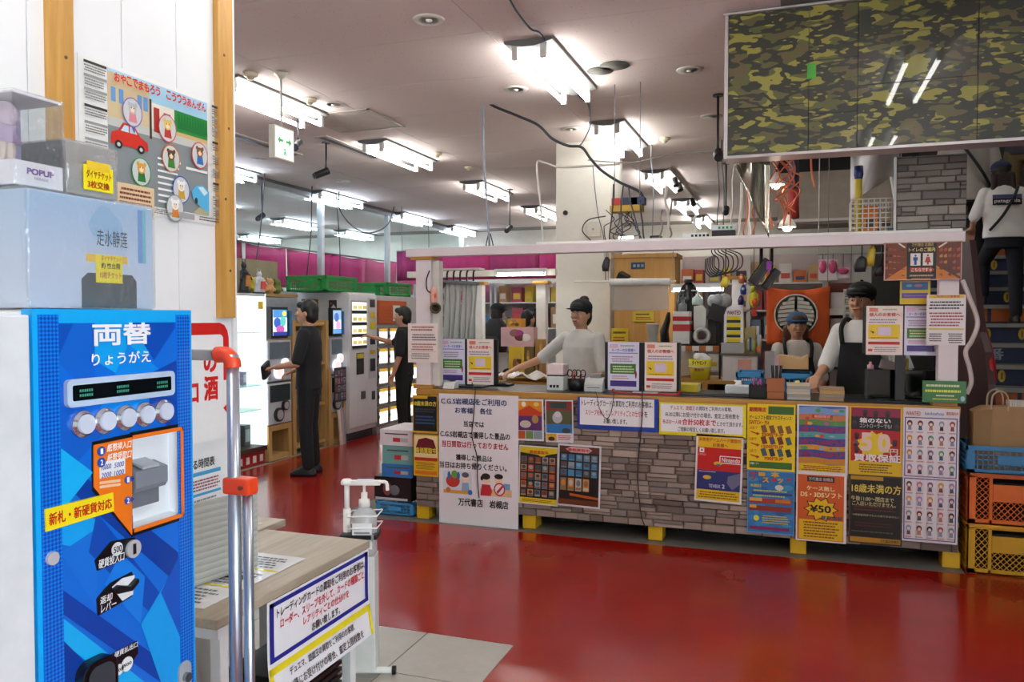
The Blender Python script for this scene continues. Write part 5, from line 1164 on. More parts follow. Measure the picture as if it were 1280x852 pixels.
# ---- back desk
bd = E('back_desk', 'raw pine back desk with open compartments behind the staff', 'desk', (atY(752, 480, 7.05).x, 7.0, 0))
dw = atY(947, 480, 7.05).x - bd.location.x
b = B(); b.box(0, 0, .97, dw, .62, 1.0); b.build('desk_top', PINE2, bd, bevel=.003)
for x in (.0, dw * .33, dw * .66, dw - .05): b = B(); b.box(x, .0, 0, x + .05, .6, .97); b.build('divider', PINE2, bd)
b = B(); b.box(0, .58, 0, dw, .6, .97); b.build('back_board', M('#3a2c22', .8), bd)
b = B(); b.box(0, 0, .55, dw, .58, .57); b.build('shelf', PINE2, bd)
r, w, h = at_base('yellow_tub', 'yellow plastic tub full of crumpled white bags', 'tub', 859, 441, 889, 471, 7.0, 1.001)
b = B(); b.loft([(0, .1, 0, w * .38, .07), (0, .1, h * .75, w * .5, .085), (0, .1, h * .75, w * .46, .075), (0, .1, h * .3, w * .4, .07)], 20, power=3.5); b.build('tub', M('#e0d22a', .45), r)
b = B(); b.tube([(-w * .47, .0, h * .5), (0, -.008, h * .46), (w * .47, .0, h * .5)], .006, 6, 5); b.build('wire_handle', M('#d8c8b8', .4), r)
b = B()
for k in range(7): b.ell((random.uniform(-.06, .06), .1 + random.uniform(-.02, .02), h * .72 + random.uniform(0, .03)), .045, .04, .035, 8, 5)
b.build('bags', M('#e8e8e6', .5, bmp=.6), r)
q_ = B(); q_.text('ダイヤモンド', .2, .1, .8, .3, w, h * .8, .0, S('#2a2418'), .03); q_.text('買取中', .3, .45, .7, .6, w, h * .8, .0, S('#b03020'), .03)
q_.build('lettering', print_mat(.5), r, loc=(-w / 2, -.006, 0))
r, w, h = at_base('cardboard_sheets', 'pale leaning sheets of film and card behind the second display', 'sheets', 846, 436, 868, 473, 7.30, 1.016)
for k in range(4): b = B(); b.box(-w / 2 + k * .02, k * .02, 0, w / 2 + k * .02, k * .02 + .006, h - k * .02, mtx=Matrix.Rotation(-.12, 4, 'Y')); b.build('sheet', M(['#cfc4b8', '#d8d4cc', '#b8a890', '#c8bcb0'][k], .5), r)
r, w, h = at_base('white_carton', 'long white carton with pale pink print on the back desk', 'box', 903, 444, 946, 468, 7.0, 1.001)
b = B(); b.box(-w / 2, 0, 0, w / 2, .25, h); b.build('carton', M('#e0d8d4', .6), r, bevel=.003); b = B(); b.box(-w * .05, -.001, h * .3, w * .35, 0, h * .85); b.build('print', M('#e0a898', .6), r)
b = B(); b.box(-w / 2 - .02, -.02, h, w / 2 + .02, .27, h + .015); b.build('lid', M('#6a5a4c', .6), r)
lidz = r.location.z + h + .015
r, w, h = at_base('pump_jug', 'pale green handled jug with blue stirrer on white carton', 'jug', 932, 424, 945, 443, 7.06, lidz + .002)
b = B(); b.loft([(0, .06, 0, w * .5, .05), (0, .06, h * .8, w * .48, .05), (0, .06, h, w * .3, .03)], 16, power=3); b.build('jug', M('#b8b86a', .4), r); b = B(); b.box(-.012, -.004, h * .15, .006, .004, h * 1.15); b.build('stirrer', M('#2a4a9c', .4), r)
r, w, h = at_base('plastic_bin', 'clear plastic bin with orange label on white carton', 'bin', 946, 424, 951, 443, 7.06, lidz + .002)
b = B(); b.loft([(0, .08, 0, w * .45, .06), (0, .08, h * 1.3, w * .55, .07)], 16, power=4); b.build('bin', film_mat('cloudy_plastic', '#e8e4dc', .05, .2, 0, .4), r); b = B(); b.box(-.02, .012, h * .1, .01, .02, h * .5); b.build('label', M('#d8702c', .5), r)
# wire shelf with clutter
wr = E('wire_rack', 'black wire rack shelf piled with cartons and bottles', 'rack', (atY(830, 430, 7.20).x, 7.20, 1.0))
rw = atY(900, 430, 7.20).x - wr.location.x; rz_ = atY(870, 430, 7.20).z - 1.0
b = B()
for k in range(22): b.box(rw * k / 21 - .002, 0, rz_ - .004, rw * k / 21 + .002, .27, rz_)
for y in (0, .13, .27): b.box(0, y - .004, rz_ - .012, rw, y + .004, rz_ - .004)
o = b.build('shelf_wires', BLK, wr); o['kind'] = 'stuff'
for X in (0, rw):
    for Y in (0, .27): b = B(); b.cyl((X, Y, 0), (X, Y, rz_ - .003), .008, n=8); b.build('post', BLK, wr)
sz = 1.002 + rz_
for k in range(7): 
    b = B(); X = rw * (.15 + k * .12); b.box(X, -.004, rz_ - .06, X + .06, 0, rz_ - .015); b.build('price_tag', M('#d8d4cc' if k % 2 else '#b0622c', .6), wr)
r, w, h = at_base('red_carton', 'flat red and white carton lying lowest on the wire rack', 'box', 841, 401, 862, 422, 7.23, sz)
b = B(); b.box(-w / 2, 0, 0, w / 2, .2, h); b.build('carton', M('#d8d4d0', .5), r, bevel=.003); b = B(); b.box(-w / 2 - .001, -.002, h * .55, w / 2 + .001, .201, h * .85); b.build('red_band', M('#b8302c', .5), r)
z1 = sz + h + .002
r, w, h = at_base('red_carton', 'white over red carton stacked on the flat carton', 'box', 841, 389, 861, 402, 7.23, z1)
b = B(); b.box(-w / 2, 0, 0, w / 2, .2, h); b.build('carton', M('#e0dcd8', .5), r, bevel=.003); b = B(); b.box(-w / 2 - .001, -.002, 0, w / 2 + .001, .201, h * .45); b.build('red_band', M('#b81c24', .5), r)
z1 = z1 + h + .002
r, w, h = at_base('black_bag', 'slumped black bag at the end of the wire rack', 'bag', 825, 390, 834, 425, 7.22, sz)
b = B(); b.loft([(0, .1, 0, w * .6, .1), (-.01, .1, h * .4, w * .55, .1), (.02, .1, h * .75, w * .4, .07), (.03, .1, h, w * .2, .03)], 14); b.build('bag', M('#141416', .5, bmp=.5), r)
r, w, h = at_base('spray_bottle', 'grey cap spray bottle on the stacked cartons', 'bottle', 848, 372, 857, 391, 7.26, z1)
b = B(); b.lathe([(0, 0), (w * .6, 0), (w * .6, h * .5), (w * .25, h * .65), (w * .25, h), (0, h)], (0, .05, 0), 12); b.build('bottle', M('#8f9490', .4), r); b = B(); b.box(-w * .4, .0, h * .9, w * .4, .06, h * 1.05); b.build('spray_head', M('#6a6e6c', .4), r)
r, w, h = at_base('white_carton', 'crumpled white carton under the pump bottle on wire rack', 'box', 867, 381, 882, 399, 7.31, sz + .122)
b = B(); b.prism([(-w / 2, 0), (w / 2, 0), (w / 2 + .004, h * .8), (w * .1, h), (-w / 2, h * .95)], 1, 0, .14); b.build('carton', M('#d8d4cc', .6), r, bevel=.003)
cz_ = r.location.z + h + .002
b = B(); b.box(-.06, 0, 0, .06, .14, .12); o = b.build('dark_carton', DARK, None, loc=(r.location.x, 7.31, sz)); tag(o, 'dark carton under the crumpled white carton on wire rack', 'box')
r, w, h = at_base('pump_bottle', 'clear hand soap bottle with white pump on cluttered wire rack', 'bottle', 864, 362, 878, 382, 7.32, cz_)
b = B(); b.lathe([(0, 0), (w * .46, 0), (w * .5, h * .1), (w * .48, h * .45), (w * .2, h * .62), (w * .16, h * .66)], (0, .06, 0), 18); b.build('bottle', M('#cfe0d8', .2), r); b = B(); b.lathe([(w * .16, h * .66), (w * .16, h * .75), (w * .07, h * .76), (w * .07, h * .98), (0, h)], (0, .06, 0), 12); b.box(-w * .3, .045, h * .93, w * .05, .075, h); b.build('pump', M('#f0f0ee', .4), r)
r, w, h = at_base('helmet', 'glossy black helmet behind the soap bottle', 'helmet', 845, 352, 876, 400, 7.555, sz + .05)
b = B(); b.ell((0, 0, h * .5), w * .5, .058, h * .5, 20, 12); b.build('shell', M('#15161a', .2), r)
for sx in (-1, 1): b = B(); b.ell((sx * w * .2, -.034, h * .84), .02, .01, .008); b.build('vent', M('#dadada', .3), r)
b = B(); b.loft([(0, 0, h * .98, w * .2, .04), (0, 0, h * 1.04, w * .18, .03)], 14); b.build('crest', M('#0f1012', .3), r)
b = B(); b.box(-.10, -.055, 0, .10, .03, sz + .049 - 1.001); o = b.build('stacking_tray', M('#2c2c30', .5), None, loc=(r.location.x, 7.545, 1.001)); tag(o, 'dark stacked trays carrying the black helmet', 'tray')
r, w, h = at_base('tape_roll', 'thick roll of mauve clear tape on wire rack', 'tape', 868, 394, 886, 416, 7.215, sz)
b = B(); R_ = .074; b.lathe([(R_ * .62, 0), (R_, 0), (R_, .07), (R_ * .62, .07), (R_ * .62, 0)], (0, 0, 0), 24); o = b.build('tape_band', film_mat('mauve_tape', '#c8a8b8', .1, .15, 0, .45), r, loc=(0, .07, R_), rot=(math.pi / 2, 0, 0))
b = B(); b.lathe([(R_ * .55, -.002), (R_ * .63, -.002), (R_ * .63, .072), (R_ * .55, .072), (R_ * .55, -.002)], (0, 0, 0), 24); b.build('tape_core', M('#b09a80', .7), r, loc=(0, .07, R_), rot=(math.pi / 2, 0, 0))
r, w, h = at_base('dark_case', 'long dark slanted storage case above the wire rack', 'case', 886, 366, 908, 405, 7.32, sz)
b = B(); b.box(-w * .5, 0, -h * .16, w * .55, .07, h * .16, mtx=Matrix.Translation((0, 0, h * .6)) @ Matrix.Rotation(.35, 4, 'Y')); b.build('case', M('#2c2d30', .5), r, bevel=.004)
b = B(); b.box(-w * .1, .01, 0, w * .1, .06, h * .42); b.build('support', M('#1f1f22', .6), r)
r, w, h = at_base('plastic_bag', 'crumpled grey plastic bag on the slanted case', 'bag', 886, 361, 911, 380, 7.43, sz + .305)
b = B()
for k in range(8): b.ell((random.uniform(-.4, .4) * w, random.uniform(-.01, .03), random.uniform(.35, .6) * h), w * .3, .04, h * .3, 9, 6)
b.build('bag', M('#a8aaac', .35, bmp=.8, scale=25), r)
b = B(); b.box(-.09, -.02, -.302, .09, .05, -.002); o = b.build('grey_carton', M('#5a5a5c', .6), None, loc=(r.location.x, 7.43, r.location.z)); tag(o, 'grey carton under the crumpled plastic bag', 'box')
# wanted sheet in plastic sleeve
r, w, h = at_base('wanted_board', 'rounded white wanted board with yellow and black bars in a plastic sleeve', 'sign', 905, 382, 929, 425, 7.04, lidz + .002)
H_ = h; b = B()
b.prism([(-w / 2, 0), (w / 2, 0), (w / 2, H_ * .8), (w * .36, H_ * .95), (w * .15, H_), (-w * .15, H_), (-w * .36, H_ * .95), (-w / 2, H_ * .8)], 1, 0, .01); b.build('board', M('#e6e2e4', .4), r)
for k in range(4):
    z = H_ * (.70 - k * .155)
    b = B(); b.box(-w * .36, -.002, z, w * .36, 0, z + H_ * .085); b.build('yellow_bar', M('#e0c818', .4), r); b = B(); b.box(-w * .36, -.002, z - H_ * .06, w * .36, 0, z); b.build('black_bar', M('#1c1a18', .4), r)
q_ = B(); q_.text('WANTED', .14, .10, .86, .19, w, H_, -.002, S('#7a2030'), .03); q_.build('lettering', print_mat(.4), r, loc=(-w / 2, 0, 0))
b = B(); b.box(-w * .62, -.006, .0, w * .55, .0, H_ * .22); b.build('plastic_sleeve', film_mat('cloudy_plastic', '#e8e4dc', .05, .2, 0, .4), r)
b = B(); b.box(-w * .2, .01, 0, w * .2, .08, H_ * .6); b.build('prop', DARK, r)
# plastic sheet roll on a rod
r, w, h = at_base('film_roll', 'white rod with translucent plastic sheet rolled down over pine panel', 'roll', 762, 347, 838, 385, 7.35)
zc = atY(800, 352, 7.35).z - r.location.z; rl = atY(718, 349, 7.35).x - r.location.x; rr = atY(845, 350, 7.35).x - r.location.x
b = B(); b.cyl((rl, 0, zc + .01), (rr, 0, zc), .009, n=10); b.build('rod', M('#ece8e4', .4), r)
b = B(); b.cyl((-w / 2, 0, zc), (w / 2, 0, zc - .005), .034, n=18); b.build('roll', M('#d8d8d4', .35), r)
b = B(); b.box(-w / 2 + .01, .028, -.02, w / 2 - .02, .031, zc); b.build('sheet', film_mat('film_sheet', '#e6e2da', .06, .25, .3, .22), r)
for X in (-w / 2 - .01, w / 2 + .02): b = B(); b.cyl((X, 0, zc), (X, 0, zc + .32), .004, n=6); b.build('hanger', M('#8a8a88', .4), r)
# pine panel cabinet
pp = E('pine_cabinet', 'tall raw pine cabinet with blue name plate beside the column', 'cabinet', (atY(768, 400, 8.0).x, 8.0, 0))
cw = atY(843, 400, 8.0).x - pp.location.x; chh = atY(800, 322, 8.0).z
PINE3 = wood('pine_panel', '#b5803c', '#d0a25c', 2, .6)
b = B(); b.box(0, 0, 0, cw, .04, chh); b.build('panel', PINE3, pp, bevel=.003); b = B(); b.box(0, .04, 0, .03, .4, chh); b.box(cw - .03, .04, 0, cw, .4, chh); b.build('side_panel', PINE3, pp)
b = B(); b.box(-.02, -.02, chh, cw + .02, .42, chh + .04); b.build('top', PINE3, pp)
a = atY(789, 328, 8.0); c = atY(806, 336, 8.0); b = B(); b.box(a.x - pp.location.x, -.006, c.z, c.x - pp.location.x, 0, a.z); o = b.build('name_plate', M('#23405e', .4), pp)
for k in range(3): b = B(); X = a.x - pp.location.x + .022 + k * .04; b.box(X, -.008, c.z + .02, X + .024, -.006, a.z - .02); b.build('plate_mark', M('#8aa0b0', .4), pp)
for (px0, py0, px1, py1, col, lab) in ((764, 410, 785, 430, '#d8bc2a', 'lower yellow price card with red lines on pine cabinet'), (791, 389, 817, 402, '#d0b83a', 'upper yellow price card taped to the pine cabinet')):
    x, z, w, h = quad_on_Y(px0, py0, px1, py1, 7.98); sheet('price_card', lab, 'price card', (x, 7.985, z), 0, w, h, col, [('l', .1, .15, .9, .4, 1, '#4a3a14'), ('l', .1, .5, .9, .85, 2, '#a0401c')], thick=.004)
r, w, h = at_base('speaker', 'small black wall speaker tilted above the plastic roll', 'speaker', 773, 334, 786, 347, 7.9)
b = B(); b.box(-w / 2, -.08, -h / 2, w / 2, .02, h / 2, mtx=Matrix.Rotation(.5, 4, 'Y') @ Matrix.Rotation(.3, 4, 'X')); b.build('body', M('#221e1e', .5), r, bevel=.006); b = B(); b.cyl((0, .02, 0), (0, .1, .02), .012, n=8); b.build('bracket', BLK, r)
# paper cup, packs behind second display
r, w, h = at_base('paper_cup', 'white ribbed paper cup above the second display', 'cup', 808, 405, 824, 420, 7.1, 1.24)
b = B(); b.lathe([(w * .32, 0), (w * .48, h), (w * .52, h), (w * .5, h + .006), (w * .45, h), (w * .3, .004)], (0, 0, 0), 18); b.build('cup', M('#dcd8d0', .6), r)
b = B(); b.box(-.07, -.06, 0, .05, .1, .239); o = b.build('carton', CARD, None, loc=(r.location.x, 7.12, 1.0)); tag(o, 'brown carton on the back desk under the white cup', 'box')
# customer side packets left of column : card packs on desk
dk = E('sorting_desk', 'low sorting desk with white plastic covering near the yellow card boxes', 'desk', (atY(622, 470, 6.6).x, 6.55, 0)); w = atY(690, 470, 6.6).x - dk.location.x
b = B(); b.box(0, 0, .95, w, .5, .98); b.build('desk_top', PINE2, dk)
for X in (.03, w - .03):
    for Y in (.03, .47): b = B(); b.box(X - .02, Y - .02, 0, X + .02, Y + .02, .95); b.build('leg', PINE2, dk)
b = B(); b.box(.05, .3, .3, w - .05, .45, .9); b.build('drawer_box', M('#2a2624', .6), dk)
b = B(); n = 12; vs = []
for i in range(n + 1):
    for j in range(7): vs.append((w * (i / n) * .96, .02 + .4 * j / 6, 1.004 + random.uniform(0, .035) + .02 * math.sin(i * 1.3 + j)))
b.add(vs, [(i * 7 + j, (i + 1) * 7 + j, (i + 1) * 7 + j + 1, i * 7 + j + 1) for i in range(n) for j in range(6)]); o = b.build('plastic_cover', M('#e4e2e0', .25, bmp=.5, scale=30), None, loc=dk.location, solid=.003); tag(o, 'crinkled white plastic cover spread on the sorting desk', 'plastic cover')
def card_box(label, px0, py0, px1, py1, Y, base, pal, zb=None):
    r, w, h = at_base('card_box', label, 'box', px0, py0, px1, py1, Y, zb); b = B(); b.box(-w / 2, 0, 0, w / 2, .12, h); b.build('carton', M(base, .5), r, bevel=.002)
    b = B()
    for k, c in enumerate(pal): b.ell((random.uniform(-.3, .3) * w, 0, h * random.uniform(.25, .75)), w * .16, .002, h * .2, 10, 6, S(c))
    b.build('print', print_mat(.5), r); return r.location.z + h, r.location.z
PAL = ['#8a5a2c', '#c8a83a', '#5a3a2c', '#b07a4a']
zt3, zb3 = card_box('tall yellow illustrated card box behind the plastic cover', 636, 433, 655, 468, 7.12, '#d0ac24', PAL, 1.0)
card_box('narrow dark card box beside the tall yellow box', 656, 433, 667, 468, 7.12, '#6a5a2c', PAL, 1.0)
zt4, _ = card_box('wide magenta and cream illustrated box on the yellow boxes', 626, 409, 667, 433, 7.12, '#c8a0a0', ['#6a3a2c', '#8a5a4c', '#e0d8c8', '#a03a7a'], zt3)
card_box('orange brown illustrated box on top of the magenta box', 634, 398, 652, 409, 7.14, '#c88a24', PAL, zt4)
card_box('tall brown box between the white post and the sorting desk', 669, 424, 678, 452, 7.14, '#a8824a', PAL, 1.0)
b = B(); b.box(0, 0, 0, .62, .5, .03); dsk = E('card_table', 'plain wooden table under the illustrated card boxes', 'table', (atY(618, 470, 7.08).x, 7.08, .97))
b.build('table_top', PINE2, dsk)
for X in (.03, .59):
    for Y in (.04, .46): b = B(); b.box(X - .02, Y - .02, -.97, X + .02, Y + .02, 0); b.build('leg', PINE2, dsk)
# clothes rail with grey hanging covers
r, w, h = at_base('hanging_cover', 'pale grey garment covers hanging from short rail inside the booth', 'garment cover', 553, 349, 594, 440, 5.82)
zt_ = h; b = B(); b.cyl((-w * .75, 0, zt_ - .01), (w * .62, 0, zt_ - .035), .014, n=12); b.build('rail', M('#8a9494', .35, .5), r); b = B(); b.box(-w * .75 - .01, -.24, zt_ - .03, -w * .75 + .02, .02, zt_ + .01); b.build('rail_bracket', M('#8a9494', .35, .5), r)
for k, (xa, xb) in enumerate(((-w * .52, w * .0), (w * .02, w * .5))):
    b = B(); n, m_ = 26, 10; vs = []
    for i in range(n + 1):
        for j in range(m_ + 1):
            u, v = i / n, j / m_; z = zt_ - .02 - v * (zt_ + .10)
            vs.append((xa + (xb - xa) * (u + .03 * math.sin(v * 5 + k)), .02 + .022 * math.sin(u * 21 + v * 2.5 + k) * (.4 + v) + .012 * math.sin(u * 8 + v * 9), z))
    b.add(vs, [(i * (m_ + 1) + j, i * (m_ + 1) + j + 1, (i + 1) * (m_ + 1) + j + 1, (i + 1) * (m_ + 1) + j) for i in range(n) for j in range(m_)], None, True); b.build('cover', M('#b4b5ae', .45, bmp=.5, scale=9), r, solid=.004)
for k in range(6): b = B(); X = -w * .55 + k * w * .2; b.tube([(X, 0, zt_ - .015), (X, 0, zt_ + .05), (X + .02, 0, zt_ + .085)], .008, 6, 4); b.build('hook', BLK, r)
b = B(); b.box(-w * .8, -.06, zt_ + .07, w * .7, .06, zt_ + .085); b.build('hanging_shelf', M('#d8d4cc', .5), r)
r, w, h = at_base('spot_lamp', 'dark conical clip lamp fixed inside the booth corner', 'lamp', 540, 345, 554, 356, 5.66)
b = B(); b.cyl((-.05, 0, .06), (.03, -.01, -.02), .022, .055, 16); b.build('shade', M('#4a4442', .4), r); b = B(); b.cyl((-.05, 0, .06), (-.07, 0, .10), .012, n=8); b.build('clip', BLK, r)
r, w, h = at_base('tape_reel', 'brown tape reel hung on the white booth post', 'tape', 538, 378, 551, 392, 5.495)
b = B(); R_ = h / 2; b.lathe([(R_ * .6, 0), (R_, 0), (R_, .03), (R_ * .6, .03), (R_ * .6, 0)], (0, 0, 0), 20); b.build('reel', M('#4a3c22', .4), r, loc=(0, 0, R_), rot=(math.pi / 2, 0, .4))
r, w, h = at_base('wall_phone', 'salmon intercom handset with orange key hung on booth post', 'handset', 537, 359, 547, 380, 5.50)
b = B(); b.capsule((0, 0, .02), (0, 0, h - .02), .026, .024); b.build('handset', M('#e0a090', .4), r); b = B(); b.ell((.02, -.015, h * .5), .012, .01, .02); b.build('key', M('#d85a3a', .4), r)
cable([atY(537, 338, 5.488), atY(533, 350, 5.488), atY(534, 362, 5.488), atY(539, 366, 5.488)], .005, label='short black cord feeding the salmon handset')
# orange cloth banner
x, z, w, h = quad_on_Y(958, 358, 1037, 446, 7.6)
ob = E('cloth_banner', 'orange cloth banner with grey slatted round emblem hanging behind the clerks', 'banner', (x, 7.6, z))
b = B(); nx, nz = 16, 12; vs = []
for i in range(nx + 1):
    for j in range(nz + 1):
        u, v = i / nx, j / nz; low = .0 if u < .55 else 0
        bot = h * (.18 if u < .62 else 0) + (h * .12 * max(0, .75 - u) if u >= .62 else 0)
        vs.append((u * w, .02 * math.sin(u * 13 + v * 2), (h - .02 * math.sin(u * math.pi) * 1.5) * (1 - v) + bot * v))
b.add(vs, [(i * (nz + 1) + j, i * (nz + 1) + j + 1, (i + 1) * (nz + 1) + j + 1, (i + 1) * (nz + 1) + j) for i in range(nx) for j in range(nz)], None, True)
b.build('cloth', M('#d85a22', .8, var=.08), ob, solid=.003)
cx, cz, rr = w * .47, h * .60, w * .34
b = B(); b.lathe([(rr * .95, 0), (rr * 1.02, 0), (rr * 1.02, .006), (rr * .95, .006), (rr * .95, 0)], (0, 0, 0), 36); b.build('emblem_ring', M('#d8d4c8', .7), ob, loc=(cx, -.03, cz), rot=(math.pi / 2, 0, 0))
b = B(); b.cyl((cx, -.026, cz), (cx, -.028, cz), rr * .95, n=36); b.build('emblem_disc', M('#4c4f48', .8), ob)
for k in range(9):
    zz_ = cz + rr * (-.82 + k * .2)
    hw = math.sqrt(max(0, (rr * .86) ** 2 - (zz_ - cz) ** 2))
    for s_ in (-1, 1):
        b = B(); b.prism([(cx + s_ * .012, zz_ - .008), (cx + s_ * hw, zz_ - .02), (cx + s_ * hw * .96, zz_ + .008), (cx + s_ * .012, zz_ + .022)], 1, -.032, -.028); b.build('emblem_slat', M('#ddd8cc', .8), ob)
for X in (.02, w - .02): b = B(); b.cyl((X, 0, h), (X, 0, CEIL - z), .003, n=6); b.build('cord', M('#8a7a60', .6), ob)
# black twin monitors hung at an angle
for k, (px0, py0, px1, py1, lab) in enumerate(((936, 322, 966, 358, 'larger black monitor hung tilted from the booth beam'), (952, 336, 976, 362, 'smaller black monitor tilted beside the larger hung one'))):
    r, w, h = at_base('hung_monitor', lab, 'monitor', px0, py0, px1, py1, 5.66 + k * .08)
    mt = Matrix.Translation((0, 0, h / 2)) @ Matrix.Rotation(math.radians(-55), 4, 'Y')
    b = B(); b.box(-w * .62, -.04, -w * .2, w * .62, .04, w * .2, mtx=mt); b.build('casing', M('#2a2422', .35), r, bevel=.008); b = B(); b.box(-w * .6, -.042, w * .2, w * .6, .03, w * .22, mtx=mt); b.build('screen', M('#0a0a10', .1), r)
    if k == 0: b = B(); b.box(w * .25, -.06, h * .55, w * .45, -.054, h * .85); b.build('purple_tag', M('#8a2c9c', .4), r)
    b = B(); b.tube([(0, .03, h * .6), (0, .05, h), (0, .05, CZ + 1.066 - r.location.z)], .012, 8); b.build('arm', BLK, r)
# hanging parrot plush and small toys
r, w, h = at_base('parrot_plush', 'yellow and red parrot toy hanging from the white post', 'plush toy', 936, 357, 948, 387, 6.9)
b = B(); b.ell((0, 0, h * .45), w * .4, .04, h * .38, 14, 10); b.ell((-w * .1, -.01, h * .85), w * .25, .035, h * .16); b.build('body', M('#c8c02c', .7), r)
b = B(); b.ell((.01, -.03, h * .32), w * .3, .03, h * .16); b.build('breast', M('#d84a1c', .7), r); b = B(); b.prism([(-.02, .0), (.02, .0), (.03, -h * .25), (-.01, -h * .3)], 1, -.01, .01); b.build('tail', M('#a8301c', .7), r)
for s_ in (-1, 1): b = B(); b.ell((s_ * w * .36, .01, h * .45), .015, .03, h * .26); b.build('wing', M('#d8a82c', .7), r)
b = B(); b.cyl((0, 0, h), (0, 0, CEIL - r.location.z), .003, n=6); b.build('cord', BLK, r)
for k, (px, py, c1, c2, lab) in enumerate(((927, 348, '#b85a2c', '#e0d0b0', 'orange charm dangling highest on the white post'), (929, 362, '#2c4aa0', '#e8e0d0', 'blue charm dangling on the white post below the orange one'), (926, 375, '#1c2c6a', '#b03a2c', 'navy charm dangling lowest on the white post'))):
    r, w, h = at_base('dangling_charm', lab, 'charm', px - 4, py - 6, px + 4, py + 6, 7.675)
    b = B(); b.loft([(0, 0, 0, w * .4, .012), (0, 0, h * .5, w * .5, .016), (0, 0, h, w * .2, .008)], 10); b.build('charm', M(c1, .5), r); b = B(); b.ell((0, -.012, h * .6), w * .22, .01, h * .15); b.build('face', M(c2, .5), r); b = B(); b.cyl((0, 0, h), (0, 0, h + .02), .002, n=5); b.build('cord', BLK, r)
# pink packs and red label shelf
rail = E('pack_rail', 'thin metal rail carrying pink packs above the red labelled shelf', 'rail', (atY(1020, 350, 8.3).x, 8.3, atY(1020, 318, 8.3).z)); b = B(); b.cyl((0, 0, 0), (.75, 0, 0), .008, n=8); b.build('bar', M('#b8b4ae', .4, .6), rail)
for X in (0.02, .73): b = B(); b.cyl((X, 0, 0), (X, 0, 3.4 - rail.location.z), .004, n=6); b.build('hanger', M('#b8b4ae', .4, .6), rail)
for k, (px0, py0, px1, py1) in enumerate(((1023, 324, 1034, 350), (1035, 324, 1047, 350), (1046, 334, 1062, 347))):
    r, w, h = at_base('toy_pack', ['pink ribbed toy pack hanging first on the rail', 'pink ribbed toy pack hanging in the middle of the rail', 'low pink toy pack hanging last on the rail'][k], 'toy pack', px0, py0, px1, py1, 8.28)
    b = B(); b.box(-w / 2, -.01, 0, w / 2, .01, h); b.build('card', M('#e0d4d4', .5), r); b = B(); b.ell((0, -.015, h * .65), w * .45, .03, h * .33); b.build('blister', M('#c8507a', .25), r); b = B(); b.tube([(0, 0, h), (0, 0, rail.location.z - r.location.z)], .003, 5); b.build('hook', BLK, r)
sr = E('label_shelf', 'narrow shelf with red and white price labels behind the white shirted clerk', 'shelf', (atY(1034, 400, 8.0).x, 8.0, 0)); w = atY(1075, 400, 8.0).x - sr.location.x; h = atY(1050, 352, 8.0).z
b = B(); b.box(0, .28, 0, w, .3, h); b.box(0, 0, 0, .02, .3, h); b.box(w - .02, 0, 0, w, .3, h); b.build('carcass', M('#6a2a22', .6), sr)
for k in range(8):
    z = .15 + k * .24
    if z < h - .1:
        b = B(); b.box(.02, 0, z, w - .02, .28, z + .02); b.build('shelf_board', M('#a8281c', .5), sr)
        for j in range(2): b = B(); b.box(.03 + j * w * .48, .04, z + .02, .03 + j * w * .48 + w * .4, .2, z + .18); b.build('pack', M(['#d8ccc8', '#b83a34', '#c8b8b0'][(k + j) % 3], .5), sr)
        b = B(); b.box(.02, -.006, z - .03, w - .02, 0, z + .03); b.build('label_strip', M('#e0dcd8', .5), sr)
x, z, w, h = quad_on_Y(1054, 361, 1073, 402, 7.5); sheet('price_list', 'cream price list with small photographs hung behind the clerk', 'price list', (x, 7.5, z), .0, w, h, '#d8d0b8', card_grid(2, 4, .05, .05, .95, .95, ['#8a7a5a', '#d0c8b0', '#6a5a4a', '#a8a89a'], '#c8c0a8'))
b = B(); b.cyl((x + w / 2, 7.5, z + h), (x + w / 2, 7.5, 3.4), .002, n=5); o = b.build('cord', BLK, None); tag(o, 'thin cord holding the cream price list', 'cord')
# bags in the compartment
r, w, h = at_base('paper_bag', 'tan paper bag bundle beside the orange banner', 'paper bag', 930, 407, 944, 440, 7.29, 1.001)
b = B(); b.prism([(-w / 2, 0), (w / 2, 0), (w * .55, h), (-w * .45, h * .95)], 1, 0, .12); b.build('bag', M('#b8a56e', .7), r, bevel=.004)
# boxes on the booth top beam
BT = CZ + 1.087
r, w, h = at_base('network_hub', 'white network hub with dark ports on the booth beam', 'network hub', 853, 305, 884, 313, 5.62, BT)
b = B(); b.box(-w / 2, 0, 0, w / 2, .12, max(h, .035)); b.build('body', M('#e6e8ea', .35), r, bevel=.004)
for k in range(5): b = B(); b.box(-w * .15 + k * .026, -.002, .008, -w * .15 + k * .026 + .016, .002, .024); b.build('port', BLK, r)
r, w, h = at_base('network_hub', 'second pale hub stacked over dark adapters on the booth beam', 'network hub', 888, 295, 920, 303, 5.64, BT + .05)
b = B(); b.box(-w / 2, 0, 0, w / 2, .1, .035); b.build('body', M('#dfe4e8', .35), r, bevel=.004); b = B(); b.box(-w * .45, .0, BT - r.location.z, w * .45, .1, -.002); b.build('adapter_block', DARK, r)
for k in range(4): b = B(); b.box(-w * .2 + k * .026, -.002, .008, -w * .2 + k * .026 + .016, .002, .024); b.build('port', M('#3a9a5a', .4), r)
r, w, h = at_base('power_adapter', 'black power adapter block standing on the booth beam', 'adapter', 812, 294, 826, 308, 5.62, BT)
b = B(); b.box(-w / 2, 0, 0, w / 2, .08, h); b.build('body', BLK, r, bevel=.006); b = B(); b.box(-w * .3, -.002, h * .2, w * .3, 0, h * .6); b.build('rating_label', M('#5a5a60', .4), r)
r, w, h = at_base('light_bar', 'short glowing light bar lying on the booth beam', 'light bar', 772, 303, 792, 311, 5.64, BT)
